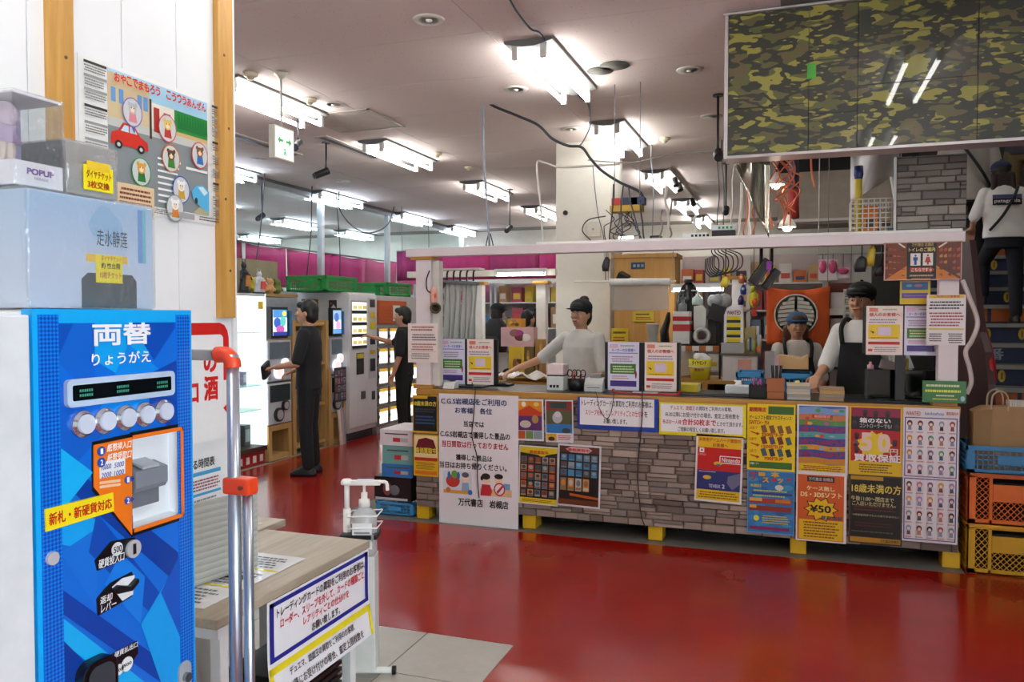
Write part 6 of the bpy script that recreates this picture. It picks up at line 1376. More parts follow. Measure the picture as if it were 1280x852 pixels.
b = B(); b.box(-w / 2, 0, 0, w / 2, .03, .012); b.build('base', GREYW, r); b = B(); b.box(-w / 2 + .005, .004, .012, w / 2 - .005, .026, .03); b.build('diffuser', M('#f4f6f8', .4, emit=3), r)

# light strips fixed to the rear timber framework
for px0, py0, px1, py1, lab in ((618, 341, 682, 352, 'lit white strip lamp under the beam above the card boxes'), (838, 360, 905, 364, 'lit white strip lamp behind the black helmet')):
    a, c = atY(px0, py0, 7.63), atY(px1, py1, 7.63); r = E('strip_lamp', lab, 'strip lamp', a); L_ = c.x - a.x
    b = B(); b.box(0, 0, 0, L_, .05, .04); b.build('housing', M('#dcdcd8', .4), r); b = B(); b.cyl((.01, .02, -.015), (L_ - .01, .02, -.015), .016, n=10); b.build('tube', tube_mat(), r)
    for X in (.01, L_ - .03): b = B(); b.box(X, .0, -.03, X + .02, .07, .0); b.build('lamp_holder', M('#dcdcd8', .4), r)

# stock shelf and loose cartons behind the clerks
X0, X1 = atY(846, 400, 9.2).x, atY(1030, 400, 9.2).x; ss = E('stock_shelf', 'open steel stock shelf packed with cartons behind the clerks', 'shelf', (X0, 9.2, 0))
for X in (0, (X1 - X0) / 2, X1 - X0): b = B(); b.box(X - .02, 0, 0, X + .02, .03, 2.2); b.box(X - .02, .33, 0, X + .02, .36, 2.2); b.build('upright', M('#b8b4b0', .4, .4), ss)
for z in (.5, .95, 1.3, 1.62, 1.92):
    b = B(); b.box(0, 0, z - .02, X1 - X0, .36, z); b.build('shelf_board', M('#c8c4c0', .5), ss)
    if z > .9: goods_row(X0 + .04, 9.25, z, 10, (X1 - X0 - .05) / 10, .27, 'carton packed on the steel stock shelf', 'cartons on the stock shelf', ('#b89a6a', '#d8d0c8', '#c8a878', '#a8343a', '#8a8e96', '#d8c04a', '#6a7a94', '#2c2c32', '#c86a3a'))
goods_row(atY(776, 470, 7.3).x, 7.3, 1.0, 3, .12, .14, 'small carton cluttering the pine back desk', 'small cartons on the back desk', ('#c8a878', '#2c2c32', '#d8d0c8', '#c8b03a'))
for k, (px, py, c, lab) in enumerate(((905, 352, '#d8c83a', 'yellow clip tag hung by the white post'), (1075, 330, '#26262a', 'black pouch hung under the beam by the toilet sign'), (1088, 320, '#b8a02c', 'yellow folded strap hung under the beam by the toilet sign'), (1100, 338, '#1c1c20', 'black case hung under the beam by the toilet sign'), (757, 330, '#3a3436', 'dark bracket speaker hung under the beam by the column'))):
    p = atY(px, py, 5.56); r = E('hung_pouch', lab, 'pouch', (p.x, p.y, p.z)); w, h = .026 + .014 * (k % 2), .036 + .014 * (k % 3)
    b = B(); b.loft([(0, 0, -h, w * .8, .02), (0, 0, -h * .3, w, .03), (.01, 0, h * .6, w * .8, .025), (.01, 0, h, w * .3, .01)], 14, power=3); b.build('pouch', M(c, .5), r); b = B(); b.tube([(.01, 0, h * .9), (.01, 0, 2.0 - p.z)], .004, 6); b.build('loop', BLK, r)
# ================================================================== PEOPLE
def blob(b, name, mat, parent, voxel=.01, it=4, loc=(0, 0, 0)):
    o = b.build('volume', mat, None)
    m = o.modifiers.new('r', 'REMESH'); m.mode = 'VOXEL'; m.voxel_size = voxel; m.use_smooth_shade = True
    s = o.modifiers.new('s', 'SMOOTH'); s.iterations = it; s.factor = .5
    dg = bpy.context.evaluated_depsgraph_get()
    me = bpy.data.meshes.new_from_object(o.evaluated_get(dg)); me.name = name
    old = o.data; bpy.data.objects.remove(o); bpy.data.meshes.remove(old)
    me.materials.clear(); me.materials.append(mat)
    me.polygons.foreach_set('use_smooth', [True] * len(me.polygons))
    r = bpy.data.objects.new(name, me); COL.objects.link(r); r.parent = parent; r.location = loc
    return r
def hand(b, wrist, d, side, curl=.5, palm_n=None):
    d = Vector(d).normalized(); n = Vector(palm_n or (0, 0, -1)); n = (n - d * n.dot(d)).normalized(); a = d.cross(n).normalized() * side
    w = Vector(wrist)
    for k in (-.022, -.008, .008, .022): b.capsule(w + a * k * .7, w + d * .075 + a * k, .0145, .0125, 8, 3)
    for k, L in ((-.028, .062), (-.0095, .075), (.0095, .078), (.028, .068)):
        p0 = w + d * .08 + a * k; p1 = p0 + (d * math.cos(curl) + n * math.sin(curl)) * L * .5; p2 = p1 + (d * math.cos(curl * 2.2) + n * math.sin(curl * 2.2)) * L * .5
        b.capsule(p0, p1, .0098, .009, 8, 3); b.capsule(p1, p2, .009, .0075, 8, 3)
    t0 = w + d * .025 + a * .024; t1 = t0 + (d * .6 + a * .75 + n * .25).normalized() * .04; t2 = t1 + (d * .95 + a * .2 + n * .35).normalized() * .034
    b.capsule(t0, t1, .0125, .0105, 8, 3); b.capsule(t1, t2, .0105, .008, 8, 3)
def person(label, loc, rz, H=1.68, shirt='#d8d8d6', pants='#1c1d22', haircol='#1a1614', lean=(0, 0), arms=None, legs=None, sleeve=.9, hair='short', skin='#c99677', cap=None, head_turn=0, voxel=.009, apron=None, long_sleeve=False, hem=.84, shoes='#17171a', head_dz=0, width=1.0, group=None):
    s = H / 1.70
    r = E('person', label, 'person', loc, rz, group)
    def P(x, y, z): return Vector((x * s, y * s, z * s))
    lx, ly = lean
    def T(z):   # torso shear with height above pelvis
        t = max(0, (z - .92) / .5); return lx * t, ly * t
    def Q(x, y, z): a, c = T(z); return P(x + a, y + c, z - .10 * (lx * lx + ly * ly) * max(0, (z - .92) / .5))
    SK = M(skin, .55, var=.06); b = B()
    hx, hy = T(1.58); hc = Q(0, -.015, 1.585) + Vector((0, 0, head_dz))
    rot = Matrix.Rotation(head_turn, 3, 'Z')
    def HP(x, y, z): return hc + rot @ (Vector((x, y, z)) * s)
    b.ell(hc, .075 * s, .093 * s, .113 * s, 20, 14, rot=rot); b.ell(HP(0, -.028, -.058), .054 * s, .06 * s, .062 * s, 16, 10, rot=rot)
    b.capsule(HP(0, -.088, .008), HP(0, -.108, -.022), .010 * s, .015 * s, 8, 3)
    for sx in (-1, 1): b.ell(HP(sx * .077, .008, -.008), .011 * s, .02 * s, .03 * s, 8, 6); b.ell(HP(sx * .032, -.075, -.022), .022 * s, .02 * s, .02 * s, 8, 6)
    b.capsule(HP(-.018, -.088, -.058), HP(.018, -.088, -.058), .009 * s, n=8, k=3)
    b.capsule(Q(0, .005, 1.36), HP(0, .01, -.07), .062 * s, .050 * s)
    b.loft([(*Q(0, 0, z).xy, Q(0, 0, z).z, rx * s, ry * s) for z, rx, ry in ((.84, .13, .09), (1.0, .115, .08), (1.2, .13, .09), (1.36, .15, .085), (1.43, .07, .06))], 18)
    A = {}
    for sd, nm in ((1, 'R'), (-1, 'L')):     # +x side
        sh = Q(sd * .168, .0, 1.375)
        e, w = (arms or {}).get(nm, ((sd * .23, .02, 1.10), (sd * .24, -.06, .86)))
        e, w = P(*e), P(*w); A[nm] = (sh, e, w)
        b.capsule(sh, e, .043 * s, .037 * s); b.capsule(e, w, .038 * s, .026 * s); hand(b, w, w - e, sd, .45, (0, -.3, -1))
        lg = (legs or {}).get(nm, ((sd * .10, -.01, .49), (sd * .11, .02, .075)))
        k, a = P(*lg[0]), P(*lg[1]); b.capsule(P(sd * .09, 0, .88), k, .068 * s, .048 * s); b.capsule(k, a, .048 * s, .034 * s); A['leg' + nm] = (k, a)
    body = blob(b, 'body', SK, r, voxel * .8, 3)
    for sx in (-1, 1):
        e = B(); e.ell(HP(sx * .03, -.088, .004), .010 * s, .007 * s, .006 * s, 10, 6); e.build('eye', M('#e8e4de', .3), r); e = B(); e.ell(HP(sx * .03, -.0935, .004), .0055 * s, .004 * s, .0058 * s, 8, 6); e.build('iris', M('#1c1412', .2), r)
        e = B(); e.capsule(HP(sx * .016, -.092, .026), HP(sx * .046, -.085, .028), .004 * s, .003 * s, 6, 2); e.build('eyebrow', M(haircol, .7), r)
    e = B(); e.capsule(HP(-.02, -.0975, -.057), HP(.02, -.0975, -.057), .005 * s, n=6, k=2); e.build('mouth', M('#9a5a50', .5), r)
    # shirt
    b = B(); W = width
    b.loft([(*Q(0, 0, z).xy, Q(0, 0, z).z, rx * s * W, ry * s) for z, rx, ry in ((hem, .175, .125), (hem + .06, .172, .122), (1.02, .162, .115), (1.18, .175, .125), (1.30, .182, .122), (1.38, .16, .10), (1.43, .10, .085), (1.455, .072, .072))], 24)
    for nm in 'RL':
        sh, e, w = A[nm]; b.capsule(sh, sh.lerp(e, sleeve), .060 * s, .058 * s)
        if long_sleeve: b.capsule(sh.lerp(e, .8), e, .06 * s, .052 * s); b.capsule(e, e.lerp(w, .92), .052 * s, .038 * s)
    blob(b, 'shirt', M(shirt, .85, var=.05, bmp=.25, scale=11), r, voxel, 5)
    b = B()
    b.loft([(0, 0, z * s, rx * s * W, ry * s) for z, rx, ry in ((.78, .15, .115), (.86, .160, .112), (.92, .150, .10), (.96, .13, .09))], 22)
    for sd, nm in ((1, 'R'), (-1, 'L')):
        k, a = A['leg' + nm]; b.capsule(P(sd * .088, 0, .86), k, .092 * s, .07 * s); b.capsule(k, a + Vector((0, 0, .03 * s)), .07 * s, .058 * s)
    blob(b, 'trousers', M(pants, .85, var=.08, bmp=.2, scale=9), r, voxel, 5)
    for sd, nm in ((1, 'R'), (-1, 'L')):
        a = A['leg' + nm][1]; b = B(); g = a.z - .075 * s
        b.loft([(a.x, a.y - .05 * s, g, .045 * s, .13 * s), (a.x, a.y - .05 * s, g + .03 * s, .046 * s, .132 * s), (a.x, a.y - .035 * s, g + .06 * s, .04 * s, .10 * s), (a.x, a.y, g + .10 * s, .036 * s, .045 * s)], 16); b.build('shoe', M(shoes, .5), r)
    # hair
    if hair:
        b = B(); b.ell(HP(0, .022, .030), .088 * s, .096 * s, .104 * s, 20, 12, rot=rot); b.ell(HP(0, .04, -.02), .082 * s, .075 * s, .095 * s, 16, 10, rot=rot)
        b.ell(HP(0, -.06, .075), .07 * s, .04 * s, .035 * s, 14, 8, rot=rot)
        if hair == 'long':
            for k in range(-3, 4): b.capsule(HP(k * .026, .075, -.02), HP(k * .036, .125 + .01 * (k % 2), -.30 - .02 * (k % 3)), .036 * s, .018 * s)
        if hair == 'bun': b.ell(HP(0, .06, .125), .045 * s, .045 * s, .04 * s)
        blob(b, 'hair', M(haircol, .5, var=.2, scale=40), r, voxel, 3)
    if cap:
        b = B(); b.ell(HP(0, .008, .062), .098 * s, .108 * s, .078 * s, 20, 10, rot=rot); blob(b, 'cap', M(cap, .8), r, voxel, 3)
        b = B(); b.ell(HP(0, -.115, .048), .07 * s, .06 * s, .008 * s, 16, 6, rot=rot); b.build('cap_peak', M(cap, .8), r)
        b = B(); b.ell(HP(0, .008, .142), .012 * s, .012 * s, .008 * s); b.build('cap_button', M(cap, .8), r)
    if apron:
        AP = M(apron, .7); b = B()
        def front(x, z, y): a = Q(x, y, z); return (a.x, a.y, a.z)
        pts = [(-.12, 1.30), (.12, 1.30), (.17, 1.05), (.185, .95), (.185, .55), (-.185, .55), (-.185, .95), (-.17, 1.05)]
        vs = [front(x, z, -.135 + .5 * x * x) for x, z in pts] + [front(x, z, -.15 + .5 * x * x) for x, z in pts]; n = len(pts)
        b.add(vs, [tuple(range(n)), tuple(range(n, 2 * n))[::-1]] + [(i, (i + 1) % n, n + (i + 1) % n, n + i) for i in range(n)]); b.build('apron', AP, r)
        for sx in (-1, 1):
            b = B(); b.tube([Q(sx * .11, -.135, 1.29), Q(sx * .12, -.10, 1.40), Q(sx * .11, .0, 1.462), Q(sx * .09, .09, 1.40), Q(0, .135, 1.20), Q(-sx * .15, .11, 1.02)], .017 * s, 8, 5); b.build('apron_strap', AP, r)
    return r, A, Q, HP, s
# black clad customer at the capsule machines
p = atZ(387, 592, 0)
r, A, Q, HP, s = person('person in black clothes standing at the capsule machines holding a black pouch', (p.x, p.y, 0), math.radians(288), 1.70, '#17181c', '#141519', arms={'R': ((.26, -.04, 1.10), (.17, -.27, 1.06)), 'L': ((-.24, .02, 1.10), (-.20, -.22, 1.00))}, haircol='#161212')
w = A['R'][2]; b = B(); b.box(-.09, -.02, -.07, .09, .02, .07); o = b.build('pouch', M('#131418', .5), None, bevel=.012, loc=r.matrix_basis @ (w + Vector((-.04, -.11, -.03))), rot=(0, .3, math.radians(288))); tag(o, 'small black pouch in the hand of the black clad customer', 'pouch')
# customer at the locker vending wall
p = atY(505, 470, 8.8)
person('person in black reaching towards the lit locker vending machine', (p.x, p.y, 0), math.radians(285), 1.66, '#141518', '#15161a', arms={'L': ((-.26, -.18, 1.24), (-.2, -.45, 1.32)), 'R': ((.25, .0, 1.1), (.24, -.08, .88))}, haircol='#141010', voxel=.011)
# shoppers beyond the booth
p = atY(622, 420, 9.6); person('shopper in black cap and pale shirt with back turned beyond the booth', (p.x, p.y, 0), math.radians(165), 1.70, '#c9c6c4', '#3a3a40', cap='#15161a', voxel=.012)
r = E('backpack', 'black backpack worn by the shopper in black cap', 'backpack', (p.x + .06, p.y - .235, 1.10), math.radians(-15)); b = B(); b.loft([(0, 0, 0, .15, .07), (0, 0, .12, .17, .09), (0, 0, .34, .15, .08), (0, 0, .42, .08, .05)], 18, power=3); b.build('bag', M('#131316', .6), r); b = B(); b.loft([(0, -.075, .05, .10, .03), (0, -.085, .2, .11, .03)], 14, power=3); b.build('pocket', M('#1c1c20', .6), r)
p = atY(659, 420, 9.9); person('shopper with short dark hair and dark jacket beyond the card boxes', (p.x, p.y, 0), math.radians(150), 1.62, '#1c1d24', '#22242c', long_sleeve=True, haircol='#17110f', voxel=.012)
# staff
p = atY(727, 420, 6.72)
person('clerk with hair bun and dark cap in pale grey shirt reaching over the sorting desk', (p.x, 6.72, 0), math.radians(-18), 1.68, '#cfccc6', '#2a2a30', hair='bun', cap='#15161a', arms={'L': ((-.40, -.06, 1.18), (-.50, -.30, 1.10)), 'R': ((.24, -.02, 1.08), (.12, -.22, .98))}, apron=None, voxel=.008)
p = atY(996, 420, 7.36)
person('clerk in blue cap and white top standing between the blue crates and orange banner', (p.x, 7.36, 0), math.radians(8), 1.57, '#d8d4cc', '#26262c', cap='#3a5a7a', haircol='#5a3a26', hair='long', arms={'L': ((-.23, -.05, 1.08), (-.13, -.22, 1.0)), 'R': ((.23, -.05, 1.08), (.13, -.22, 1.0))}, apron='#17181c', voxel=.009)
p = atY(1088, 420, 6.43)
person('clerk in white shirt and black apron leaning over the paper stacks', (p.x, 6.43, 0), math.radians(-22), 1.78, '#e8e8e6', '#1c1c20', cap='#14151a', arms={'L': ((-.26, -.14, 1.12), (-.24, -.34, 1.065)), 'R': ((.26, -.08, 1.10), (.18, -.24, 1.065))}, lean=(-.02, -.08), apron='#17181b', sleeve=.95, voxel=.008, width=1.08)
# ================================================================== AISLE OF MACHINES
AX = -5.25
def ay(px, X=AX): return atX(px, 450, X).y
def az(px, py, X=AX): return atX(px, py, X).z
LED = M('#f4f8fa', .4, emit=2.2, var=.02)
# ---- lit glass showcase
y0, y1 = 5.9, ay(333); zt = az(330, 367)
sc = E('glass_showcase', 'lit white glass showcase of boxed figures with red striped skirt', 'showcase', (AX, y0, 0), math.pi / 2); W = y1 - y0; D = .5
zb = az(333, 556)
b = B(); b.box(0, D - .02, zb, W, D, zt); b.build('back_panel', M('#e6ecee', .5, emit=.45, var=.02), sc)  # emission stands in for light falling on the back of the lit case
b = B(); b.box(W - .02, 0, zb, W, D, zt); b.build('side_panel', M('#eaf0f2', .5, emit=.7, var=.02), sc)  # given its own glow so the side of the case looks lit
b = B(); b.box(0, 0, zt - .03, W, D, zt); b.build('top', M('#b8c0c4', .4), sc, bevel=.003)
b = B(); b.box(.02, .05, zt - .05, W - .04, .09, zt - .03); b.build('light_strip', LED, sc)
b = B(); b.box(0, 0, zb - .05, W, D, zb); b.build('floor_panel', M('#4a2a24', .5), sc)
b = B(); b.box(0, 0, zb, W - .03, .006, zt - .03); b.build('glass_door', film_mat('case_glass', '#f2faf8', .0, .02), sc)
for z in (az(320, 416), az(320, 483), az(320, 514)): b = B(); b.box(.02, .04, z, W - .03, D - .03, z + .008); b.build('glass_shelf', film_mat('shelf_glass', '#c8ded8', .06, .05), sc)
b = B(); b.box(0, .03, 0, W, .06, zb - .05); b.build('skirt', M('#a8181c', .5), sc)
for k in range(10): b = B(); X = W - .09 - k * .11; b.box(X, .024, .03, X + .05, .03, zb - .09); b.build('skirt_stripe', M('#dcd2c8', .5), sc)
b = B(); b.box(W - .13, -.002, zt - .16, W - .05, .0, zt - .08); b.build('yellow_card', M('#e0b81c', .5), sc)
for k, (x, py, c, hh, ww, lab) in enumerate(((.62, 483, '#2a2c34', .12, .13, 'black figure carton on the middle glass shelf of the showcase'), (.85, 483, '#b89ac8', .14, .06, 'slim purple can on the middle glass shelf of the showcase'), (.55, 552, '#e8eaec', .30, .12, 'tall white figure carton on the showcase floor'), (.72, 552, '#8a9498', .20, .12, 'grey figure carton on the showcase floor'), (.88, 552, '#4a5056', .22, .10, 'dark figure carton at the end of the showcase floor'), (.66, 416, '#c8b88a', .16, .14, 'tan castle model on the top glass shelf of the showcase'))):
    z = az(320, py) + .010
    if py > 540: z = zb + .002
    o = E('figure_carton', lab, 'carton', (AX - .14, y0 + x * W - ww / 2, z), math.pi / 2)
    b = B(); b.box(0, 0, 0, ww, .14, hh); b.build('carton', M(c, .4), o, bevel=.003)
    if k == 5:
        for q in range(4): b = B(); b.box(q * .036, -.01, hh, q * .036 + .02, .03, hh + .04); b.build('tower', M('#b8a87a', .6), o)
    else: b = B(); b.box(ww * .15, -.002, hh * .2, ww * .85, 0, hh * .8); b.build('print', M(['#6a3a8a', '#f0e8f4', '#c8d0d8', '#3a4a5a', '#a8b0b4', '#8a7a4a'][k], .4), o)
# figures on top of the showcase
for k, (px, py0, py1, c, c2, lab) in enumerate(((306, 322, 366, '#1c1c20', '#b87a3a', 'dark robed figurine standing on the showcase'), (325, 336, 366, '#b8bcc2', '#c84a3a', 'silver winged figurine with pointed ears on the showcase'))):
    z1 = az(px, py0, AX - .15); o = E('figurine', lab, 'figurine', (AX - .15, ay(px, AX - .15), zt), math.pi / 2); h = z1 - zt
    b = B(); b.lathe([(0, 0), (.07, 0), (.07, .02), (0, .02)], (0, 0, 0), 14); b.build('stand', BLK, o)
    b = B(); b.loft([(0, 0, .02, .07, .05), (0, 0, h * .35, .05, .04), (0, 0, h * .6, .06, .045), (0, 0, h * .7, .02, .02)], 12); b.ell((0, 0, h * .78), .03, .03, h * .1)
    for s_ in (-1, 1): b.capsule((s_ * .05, 0, h * .6), (s_ * .09, -.03, h * .4), .018, .012, 8, 3); b.capsule((s_ * .015, 0, h * .82), (s_ * .03, 0, h * 1.0), .012, .004, 6, 2)
    blob(b, 'figure', M(c, .4), o, .008, 2)
    b = B(); b.prism([(-.04, h * .2), (.04, h * .2), (.03, h * .5), (-.03, h * .5)], 1, -.06, -.045); b.build('sash', M(c2, .5), o)
# ---- capsule toy machines
def capsule_unit(label, px0, px1, screen):
    y0, y1 = ay(px0), ay(px1); w = y1 - y0
    r = E('capsule_machine', label, 'capsule machine', (AX, y0, 0), math.pi / 2)
    zb = .38
    b = B()
    for x0, x1 in ((0, .06), (w - .06, w)): b.box(x0, 0, 0, x1, .4, zb)
    b.box(.06, 0, zb - .06, w - .06, .4, zb); b.box(.06, 0, 0, w - .06, .4, .06); b.build('timber_base', wood('pine_base', '#b08a50', '#cba86c', 2), r, bevel=.003)
    b = B(); b.box(.06, .3, .06, w - .06, .32, zb - .06); b.build('base_back', M('#2a2622', .8), r)
    for k in range(2):
        z = zb + .01 + k * .46
        b = B(); b.box(0, 0, z, w, .42, z + .44); b.build('module', M('#c9cdd2' if k == 0 else '#b8bcc6', .35), r, bevel=.01)
        b = B(); b.box(.03, -.006, z + .24, w - .03, 0, z + .42); b.build('module_window', M('#3a4446' if k == 0 else '#6a7a86', .12), r)
        for q, (cx, cz, rr, em) in enumerate(((w * .40, z + .10, .075, .45 if k else 0), (w * .68, z + .19, .055, .45 if k else 0))):
            b = B(); b.cyl((cx, 0, cz), (cx, -.03, cz), rr, n=24); o = b.build('dial_ring', M('#e8eef4', .3, emit=em) if em else M('#2a2c30', .3), r)
            b = B(); b.cyl((cx, -.03, cz), (cx, -.034, cz), rr * .72, n=24); b.build('dial_face', M('#f4d8d4', .4, emit=em * .9, var=.02) if em else M('#b8bcc0', .3), r)
    z = zb + .93
    b = B(); b.box(w * .12, -.01, z, w * .84, .05, z + .34); b.build('screen_frame', BLK, r, bevel=.005)
    sheet('screen', None, None, (w * .18, -.014, z + .03), 0, w * .6, .28, '#d8e8f4', screen, parent=r, emit=.5)
    b = B(); b.box(0, .35, z - .02, w, .40, z + .45); b.build('back_board', M('#8a6a3c', .7), r)
    b = B(); b.box(w * .88, -.02, z + .02, w * .98, .02, z + .30); b.build('side_flag', M('#3f7ab0', .5), r)
    return r, w, z + .45
scr1 = [('r', 0, 0, 1, .3, '#4a8ac8'), ('e', .3, .5, .25, .2, '#3a5ab8'), ('e', .7, .45, .2, .2, '#58b8b0'), ('e', .5, .75, .3, .15, '#b85aa8'), ('r', 0, .85, 1, 1, '#2a3a8a'), ('e', .8, .15, .15, .1, '#e8e45a')]
scr2 = [('r', 0, 0, 1, .4, '#8ab0d8'), ('e', .4, .3, .3, .2, '#4a6ab0'), ('e', .6, .65, .3, .2, '#d8a0c8'), ('r', 0, .8, 1, 1, '#5a9ad0')]
r1, w1, zt1 = capsule_unit('capsule machine pair with round glowing dials next to the lit showcase', 335, 364, scr1)
r2, w2, zt2 = capsule_unit('capsule machine pair with lit screen between timber posts before white vending machine', 413, 429, scr2)
# plush row shelf board over unit 1
y0 = ay(335); sh_ = E('plush_shelf', 'wooden shelf board above the first capsule machines', 'shelf', (AX - .25, y0 + .0, zt1 + .01), math.pi / 2)
b = B(); b.box(0, 0, 0, ay(396) - y0, .3, .03); b.build('board', M('#9a7a4c', .7), sh_); b = B(); b.box(0, .28, .03, ay(396) - y0, .3, .42); b.build('back_board', M('#8a8268', .7), sh_)
for k in range(5):
    c = ['#8a9a3c', '#d0b83a', '#d8a87a', '#c89a6a', '#6a7a3a'][k]; o = E('plush_toy', ['olive round plush toy at the shelf end', 'yellow round plush toy second on shelf', 'peach long plush toy resting on shelf', 'tan round plush toy on the shelf by the customer', 'dark green plush toy behind the customer on shelf'][k], 'plush toy', (AX - .36, y0 + .1 + k * .14, zt1 + .04), math.pi / 2)
    b = B(); b.ell((0, 0, .06), .06, .06, .06); b.ell((.0, -.01, .13), .045, .045, .045)
    for s_ in (-1, 1): b.ell((s_ * .035, 0, .17), .015, .012, .02); b.ell((s_ * .05, -.03, .05), .02, .03, .02)
    blob(b, 'body', M(c, .9), o, .01, 2)
    for s_ in (-1, 1): b = B(); b.ell((s_ * .016, -.052, .135), .006, .004, .006, 8, 6); b.build('eye', BLK, o)
# timber posts, poster and middle units behind the customer
y0, y1 = ay(366), ay(411)
tf = E('timber_stand', 'timber stand with dark capsule units behind the black clad customer', 'stand', (AX, y0, 0), math.pi / 2); w = y1 - y0
for x in (0, w * .45, w - .06): b = B(); b.box(x, 0, 0, x + .06, .4, 1.5); b.build('post', wood('pine_base', '#b08a50', '#cba86c', 2), tf, bevel=.003)
for z in (.06, .5, .98, 1.44): b = B(); b.box(.06, .02, z, w - .06, .4, z + .03); b.build('shelf_board', wood('pine_base', '#b08a50', '#cba86c', 2), tf)
b = B(); b.box(.06, .3, .06, w - .06, .33, 1.5); b.build('back_board', M('#3a322a', .8), tf)
for k, (x0, x1) in enumerate(((.08, w * .43), (w * .53, w - .08))):
    for z in (.54, 1.02): b = B(); b.box(x0, .05, z, x1, .3, z + .36); b.build('capsule_unit', M('#5a5250' if k else '#7a726a', .4), tf, bevel=.006)
y0 = ay(417, AX + .03); x_ = sheet('capsule_poster', 'dark collage poster on the timber base below the glowing dials', 'poster', (AX + .045, ay(418, AX + .05), az(425, 502, AX + .05)), math.pi / 2, ay(433, AX + .05) - ay(418, AX + .05), az(425, 459, AX + .05) - az(425, 502, AX + .05), '#3a3240', card_grid(4, 4, .05, .05, .95, .95, ['#6a5a7a', '#8a4a5a', '#4a5a7a', '#a88a7a', '#b0a8b0'], '#2a2430'))
pf = E('timber_posts', 'pair of pine posts framing the collage poster', 'posts', (AX + .03, ay(411, AX + .03), 0), math.pi / 2); w = ay(432, AX + .03) - pf.location.y
for x in (0, w - .05): b = B(); b.box(x, .0, 0, x + .05, .02, .92); b.build('post', wood('pine_base', '#b08a50', '#cba86c', 2), pf)
o = E('rolled_prints', 'rolled white prints leaning between the pine posts', 'prints', (AX + .10, ay(426, AX + .1), 0), math.pi / 2)
for k in range(3): b = B(); b.cyl((k * .04, 0, 0), (.02 + k * .05, .05, .42), .02, n=10); b.build('roll', M(['#d8d0c8', '#c8a0a0', '#8a9ab0'][k], .6), o)
# ---- white vending machine
VX = -5.16
y0, y1 = ay(437, VX), ay(471, VX); w = y1 - y0; zt = az(455, 366, VX)
vm = E('vending_machine', 'white card vending machine with four lit window rows and key panel', 'vending machine', (VX, y0, 0), math.pi / 2)
b = B(); b.box(0, .02, .10, w, .75, zt); b.build('cabinet', M('#d8dade', .35, var=.03), vm, bevel=.01)
b = B(); b.box(.02, .06, 0, w - .02, .7, .10); b.build('plinth', M('#3a3a3e', .6), vm)
b = B(); b.box(.0, 0, .16, w, .02, zt - .02); b.build('door', M('#dfe0e4', .35, var=.03), vm, bevel=.006)
zg1, zg0 = zt - .10, az(447, 436, VX)
b = B(); b.box(.04, -.004, zg0, w * .62, .002, zg1); b.build('window_frame', M('#b8bcc0', .3, .5), vm)
hh = (zg1 - zg0 - .02) / 4
for k in range(4):
    z = zg0 + .01 + k * hh
    b = B(); b.box(.06, -.007, z + .035, w * .60, -.003, z + hh - .01); o = b.build('lit_window', M('#f0f0e4', .3, emit=.6, var=.02), vm)
    b = B(); b.box(.06, -.010, z, w * .60, -.003, z + .03); b.build('price_rail', M('#26282c', .4), vm)
    for j in range(3): b = B(); X = .075 + j * w * .175; b.box(X, -.010, z + .05, X + w * .14, -.007, z + hh - .05); b.build('card_pack', M(['#d8c27a', '#e0cc8a', '#c8b46a'][(j + k) % 3], .4, emit=.35), o)
b = B(); b.box(w * .24, -.004, .62 + .2, w * .50, .002, zg0 - .05); b.build('notice_panel', M('#2c2c2c', .4), vm); b = B(); b.box(w * .25, -.006, zg0 - .12, w * .49, -.003, zg0 - .06); b.build('notice_strip', M('#d8c83a', .4), vm)
b = B(); b.box(w * .68, -.006, .75, w * .96, .002, zt - .06); kp = b.build('control_column', M('#c8cace', .35), vm, bevel=.003)
for z, c, h2 in ((zt - .18, '#3a3a3c', .10), (zt - .32, '#d8b82a', .08), (zt - .46, '#d8c02a', .10), (zt - .66, '#2a2c30', .08), (zt - .78, '#d8a82a', .05), (zt - .96, '#2a2c34', .12), (1.0 - .16, '#1c1c20', .05)):
    b = B(); b.box(w * .73, -.009, z, w * .92, -.005, z + h2); b.build('control_label', M(c, .4), kp)
b = B(); b.box(w * .40, -.004, .50, w * .56, .002, .60); b.build('retrieval_flap', M('#4a4c50', .35), vm, bevel=.003); b = B(); b.box(w * .80, -.004, .47, w * .92, .002, .58); b.build('coin_flap', M('#3a3c40', .35), vm)
x_ = atY(411, 375, y0 - .002); xe = atY(421, 388, y0 - .002)
sheet('photo_print', 'small dark photograph stuck on the side of white vending machine', 'photo', (x_.x, y0 - .004, xe.z), 0, xe.x - x_.x, x_.z - xe.z, '#3a2c2c', [('p', [(.1, .9), (.6, .4), (.9, .7), (.6, .95)], '#d8d0cc'), ('e', .3, .3, .15, .12, '#8a5a4a')])
